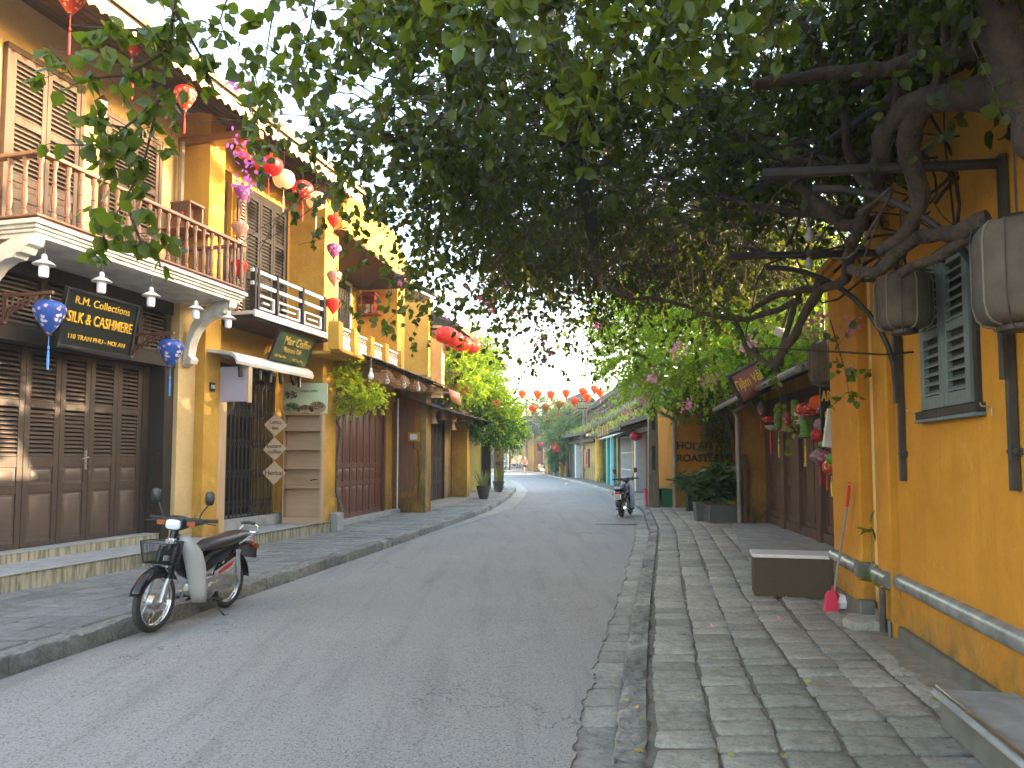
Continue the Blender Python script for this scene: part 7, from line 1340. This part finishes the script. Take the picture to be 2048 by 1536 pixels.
# ---- bright tree behind, over the lettered wall
bush('bougainvillea_tree', 'sunlit bright green bougainvillea tree with pink blossom over the lettered ochre wall', 'tree', (6.6, 21.5, .1),
     [((3.6, 18, 5.6), (1.1, 1.8, 1.2)), ((3.2, 20, 4.4), (1.1, 1.6, 1.)), ((4.6, 19, 4.4), (1.3, 1.8, 1.1)), ((5.6, 19.5, 5.4), (1.6, 2, 1.4)), ((4.3, 17, 3.9), (.8, 1.2, .7)), ((6.6, 19.5, 4.6), (1.4, 1.8, 1.)), ((7.4, 18, 5.6), (1.6, 2, 1.2)), ((3.4, 22, 5.9), (1.2, 1.8, 1.2)), ((4.1, 21.5, 3.7), (.9, 1.4, .6)), ((5.4, 18.5, 3.6), (1.0, .8, .5)), ((5., 21, 6.4), (1.6, 1.8, 1.)), ((6.2, 15.5, 5.0), (1.2, 2., 1.0))], .085, M['leafB'], 3000, 20, tl=.6,
     stems=[([(6.6, 21.5, .1), (6.3, 21.3, 2.2), (5.6, 20.6, 3.8), (4.6, 19.8, 5)], [.12, .10, .07, .02]), ([(6.3, 21.3, 2.2), (6.6, 20, 4), (6.8, 19, 5.4)], [.08, .05, .02]), ([(5.6, 20.6, 3.8), (4.3, 20.2, 4.2), (3.4, 19.6, 4.6)], [.05, .03, .01])],
     flowers=(M['flowerp'], [(*D(1300, 756, 17), .10), (*D(1425, 752, 17), .13), (*D(1412, 765, 17), .10), (*D(1440, 745, 17), .08), (*D(1376, 810, 17.5), .09), (*D(1283, 800, 20), .1), (*D(1256, 823, 21), .1), (*D(1355, 700, 16), .1), (*D(1500, 690, 14), .1)], 40, .075))
bush('creeper', 'dense deep green creeper spilling over the top of the lettered wall', 'plant', (5.8, 22.6, 3.0), [((5.8, 21.6, 3.9), (1.1, .8, .6)), ((6.8, 20.6, 4.0), (1.2, 1., .7)), ((6.9, 19, 3.6), (.9, 1., .6)), ((5.2, 22.4, 3.5), (.7, .5, .4)), ((6.4, 18.2, 3.3), (.7, .6, .4))], .12, M['leafG'], 750, 13, tl=.55)
bush('creeper', 'fine leaved creeper hanging down over the wall letters', 'plant', (6.5, 22.7, 1.4), [((6.15, 22.8, 2.6), (.35, .25, .5)), ((6.3, 22.7, 1.9), (.55, .25, .4)), ((6.7, 22.6, 1.4), (.5, .25, .45)), ((6.9, 22.4, 2.6), (.5, .3, .6))], .05, M['leafP'], 520, 16, tl=.35, stems=[([(6.9, 22.9, .1), (6.8, 22.95, 1.6), (6.3, 22.95, 3.2)], [.03, .025, .02]), ([(7.1, 22.9, .1), (7.2, 22.95, 2), (6.9, 22.95, 3.4)], [.03, .02, .02])])
bush('roof_creeper', 'bright leafy creeper on the art shop roof', 'plant', (6.6, 15, 3.6), [((6.7, 15.4, 4.1), (1., 1.4, .5)), ((7.2, 13.2, 4.4), (1., 1.4, .5)), ((6.3, 16.6, 3.7), (.7, .7, .4)), ((7.6, 16.5, 5.), (1.2, 1.6, .9)), ((7.8, 12, 5.4), (1.2, 1.8, .9))], .085, M['leafB'], 1000, 16, tl=.5)
# tall background trees on the right
for i, (x, y, z, rx, rz_, lab) in enumerate(((9.5, 22, 6.2, 2.6, 2.2, 'tall leafy tree behind the art shop roofs'), (12, 30, 6.5, 3., 2.6, 'broad tree rising behind the low tiled houses'), (9, 12.5, 6.8, 2.2, 1.8, 'tree behind the tall ochre building'))):
    bush('leafy_tree', lab, 'tree', (x, y, 0), [((x, y, z), (rx, rx, rz_)), ((x-1.2, y+1, z-.8), (rx*.7, rx*.7, rz_*.6)), ((x+1.3, y-1, z+.5), (rx*.7, rx*.7, rz_*.6))], .13, M['leafG'], 800, 16, tl=.9, stems=[([(x, y, 0), (x+.1, y, z*.6), (x, y, z)], [.2, .14, .06]), ([(x+.1, y, z*.6), (x-1, y+.8, z-.4)], [.1, .04]), ([(x+.1, y, z*.6), (x+1, y-.8, z+.4)], [.1, .04])])
# ---- left sapling in its cement cube
pc = G(681, 1061, ZL); t = thing('planter', 'grey cement cube planter holding the crooked sapling', 'planter', pc, F2.a); w_ = .165
b = MB(); b.box(-w_, w_, 0, .33, 0, .36); b.build('cube', M['cem'], t, bev=.006); tp_ = pc+Vector((0, .16, .35))
sY = tp_.y; S = lambda px, py, dy=0: tuple(D(px, py, sY+dy))
crown_c = [((*S(690, 750),), (.33, .35, .28)), ((*S(720, 790),), (.42, .4, .24)), ((*S(745, 800),), (.32, .3, .12)), ((*S(675, 725),), (.28, .3, .22)), ((*S(700, 725),), (.25, .3, .16)), ((*S(640, 778),), (.3, .25, .08)), ((*S(700, 812),), (.3, .3, .16))]
bush('sapling', 'crooked young tree with bright yellow-green leaves in the cement cube', 'tree', tuple(tp_), crown_c, .062, M['leafY'], 360, 11, tl=.25, stemm='bark2', tr=.003, stems=[([tuple(tp_), S(673, 980), S(677, 900), S(682, 860), S(671, 838), S(664, 790), S(672, 750)], [.038, .034, .032, .03, .03, .022, .012]), ([S(680, 862), S(676, 845), S(690, 800), S(720, 790)], [.022, .016, .012, .005]), ([S(666, 790), S(690, 770), S(740, 775), S(775, 808)], [.013, .01, .006, .003]), ([S(675, 905), S(668, 885), S(662, 940)], [.012, .006, .003])])
# ---- left vine over the corner house roof
bush('bougainvillea_vine', 'sunlit yellow-green bougainvillea with red blossom over the corner house roof', 'vine', (-1.9, 28, 2.8),
     [((*D(900, 720, 27),), (.9, 1.2, .9)), ((*D(940, 745, 28),), (1., 1.4, .8)), ((*D(965, 780, 29),), (.9, 1.6, .7)), ((*D(925, 765, 26),), (.8, 1.2, .6)), ((*D(990, 815, 30),), (.9, 1.8, .7)), ((*D(1000, 850, 31),), (.75, 1.5, .5)), ((*D(960, 830, 29),), (1., 1.2, .6)), ((*D(1022, 845, 32),), (.55, 1.2, .45)), ((*D(950, 710, 29),), (.8, 1., .8)), ((*D(885, 745, 26),), (.5, .8, .4))], .095, M['leafB'], 2000, 17, tl=.55,
     stems=[([F2.w(10.5, -.2, .1), F2.w(10.9, -.25, 1.2), F2.w(10.3, -.2, 2.2), F2.w(11.2, -.4, 3.2)], [.07, .06, .05, .04]), ([F2.w(11.1, -.2, .1), F2.w(10.6, -.25, .9), F2.w(11.3, -.2, 1.8), F2.w(11.0, -.4, 3.2)], [.06, .05, .04, .03]), ([F2.w(11.2, -.4, 3.2), tuple(D(940, 780, 28)), tuple(D(930, 730, 28))], [.04, .03, .015])],
     flowers=(M['flowerr'], [(*D(905, 768, 25.5), .14), (*D(918, 778, 25.5), .1), (*D(932, 780, 25.8), .1), (*D(992, 806, 28), .08), (*D(898, 760, 25.5), .1)], 34, .08))
bush('climbing_shrub', 'shaded deep green bush hanging at the street corner under the bright vine', 'plant', (-.6, 31, 3), [((*D(985, 855, 30),), (.9, 1.4, .5)), ((*D(1010, 860, 32),), (.7, 1.2, .5)), ((*D(950, 845, 28),), (.7, .8, .4)), ((*D(1020, 875, 33),), (.5, 1., .35))], .085, M['leafG'], 700, 16, tl=.45)
# ---- snake plants in glazed pots
for px, py, lab, s_ in ((967, 998, 'spiky snake plant in a dark glazed pot on the left pavement, nearer of two', 1.), (997, 984, 'spiky snake plant in a dark glazed pot on the left pavement, farther of two', 1.)):
    c = G(px, py, ZL); t = thing('potted_plant', lab, 'potted plant', c, 0, 'snake plants in glazed pots'); MB().lathe([(.15, 0), (.19, .1), (.24, .35), (.25, .42), (.27, .45), (.27, .48), (.23, .48), (.22, .42), (0, .41)], (0, 0, 0), 20).build('pot', M['pot'], t)
    b = MB(); R7 = random.Random(px)
    for k in range(26):
        a = R7.random()*6.28; r = .05+.1*R7.random(); L_ = .35+.45*R7.random(); o_ = r+L_*(.15+.5*R7.random()); w2 = .028
        p0, p1, p2 = Vector((r*math.cos(a), r*math.sin(a), .42)), Vector(((r+o_)/2*math.cos(a), (r+o_)/2*math.sin(a), .42+L_*.65)), Vector((o_*math.cos(a), o_*math.sin(a), .42+L_)); sd_ = Vector((-math.sin(a), math.cos(a), 0))*w2
        b.add([p0-sd_, p0+sd_, p1+sd_*1.1, p1-sd_*1.1, p2, p0+Vector((0, 0, -.0)), p1+Vector((math.cos(a), math.sin(a), 0))*-.008], [(0, 1, 2, 3), (3, 2, 4)])
    b.build('leaves', M['snake'], t)
# small plants
t = thing('wall_plant', 'small leafy weed sprouting from the corner of the ochre wall above the ledge', 'plant', FR.w(-.58, -.12, .5), 0)
st_ = np.array([[0, 0, z] for z in (.02, .05, .08, .12, .45, .48, .5, .52, .46)]); dr_ = np.array([[-1, -.2, .2], [-.8, .3, .5], [.2, -.3, -.8], [.6, -.2, .4], [-1, 0, .4], [-.9, -.3, -.3], [.3, -.2, -.9], [.2, .1, .9], [-.7, -.6, .1]]); v, f = leaves(st_, dr_, np.full(9, .14), SHL, up=(0, -.6, .6)); npmesh('leaves', v, f, M['leafN'], t); b = MB(); b.tube([(0, .03, 0), (.01, .02, .3), (0, 0, .5)], .005, 5); b.build('stem', M['green_stem'], t)
strap_plant('potted_shrub', 'dark green shrub among the bicycles on the far right pavement', (*G(1107, 952, ZR)[:2], ZR), 240, 1.9, .4, M['leafG'], .5, 12)
bush('columnar_shrub', 'bushy shrub with round dark crown beside the far bicycles', 'shrub', (*G(1112, 953, ZR)[:2], ZR), [((G(1112, 953, ZR).x, G(1112, 953, ZR).y, 1.9), (.75, .7, .9))], .13, M['leafG'], 220, 14, tl=.4, stems=[([(*G(1112, 953, ZR)[:2], ZR), (*G(1112, 953, ZR)[:2], 1.6)], [.05, .03])])
# weeds and creepers hiding the far right roofs, trees at the far bend
for i, (px, py, Y, rx, rz_, m, lab) in enumerate(((1125, 842, 70, 2.2, 1.0, 'leafH', 'creeper tumbling over the far roofs behind the flags'), (1135, 870, 62, 1.8, 1.0, 'leafH', 'creeper hanging in front of the black far house'), (1085, 815, 85, 3., 1.5, 'leafH', 'green tree crown between the far gables'), (1020, 880, 100, 3.4, 2.4, 'leafH', 'hazy street tree beyond the corner pillar'), (1150, 835, 66, 2., .9, 'grassy', 'weedy patch on the roof behind the far pole'))):
    c = D(px, py, Y); bush('creeper' if i != 3 else 'leafy_tree', lab, 'plant' if i != 3 else 'tree', (c.x, c.y, .1), [((c.x, c.y, c.z), (rx, 1.5, rz_)), ((c.x+rx*.6, c.y-.5, c.z-rz_*.7), (rx*.6, 1.2, rz_*.6))], .17, M[m], 420, 14, tl=.9, tr=.01, stems=[([(c.x, c.y, .1), (c.x, c.y, c.z)], [.18, .06])])
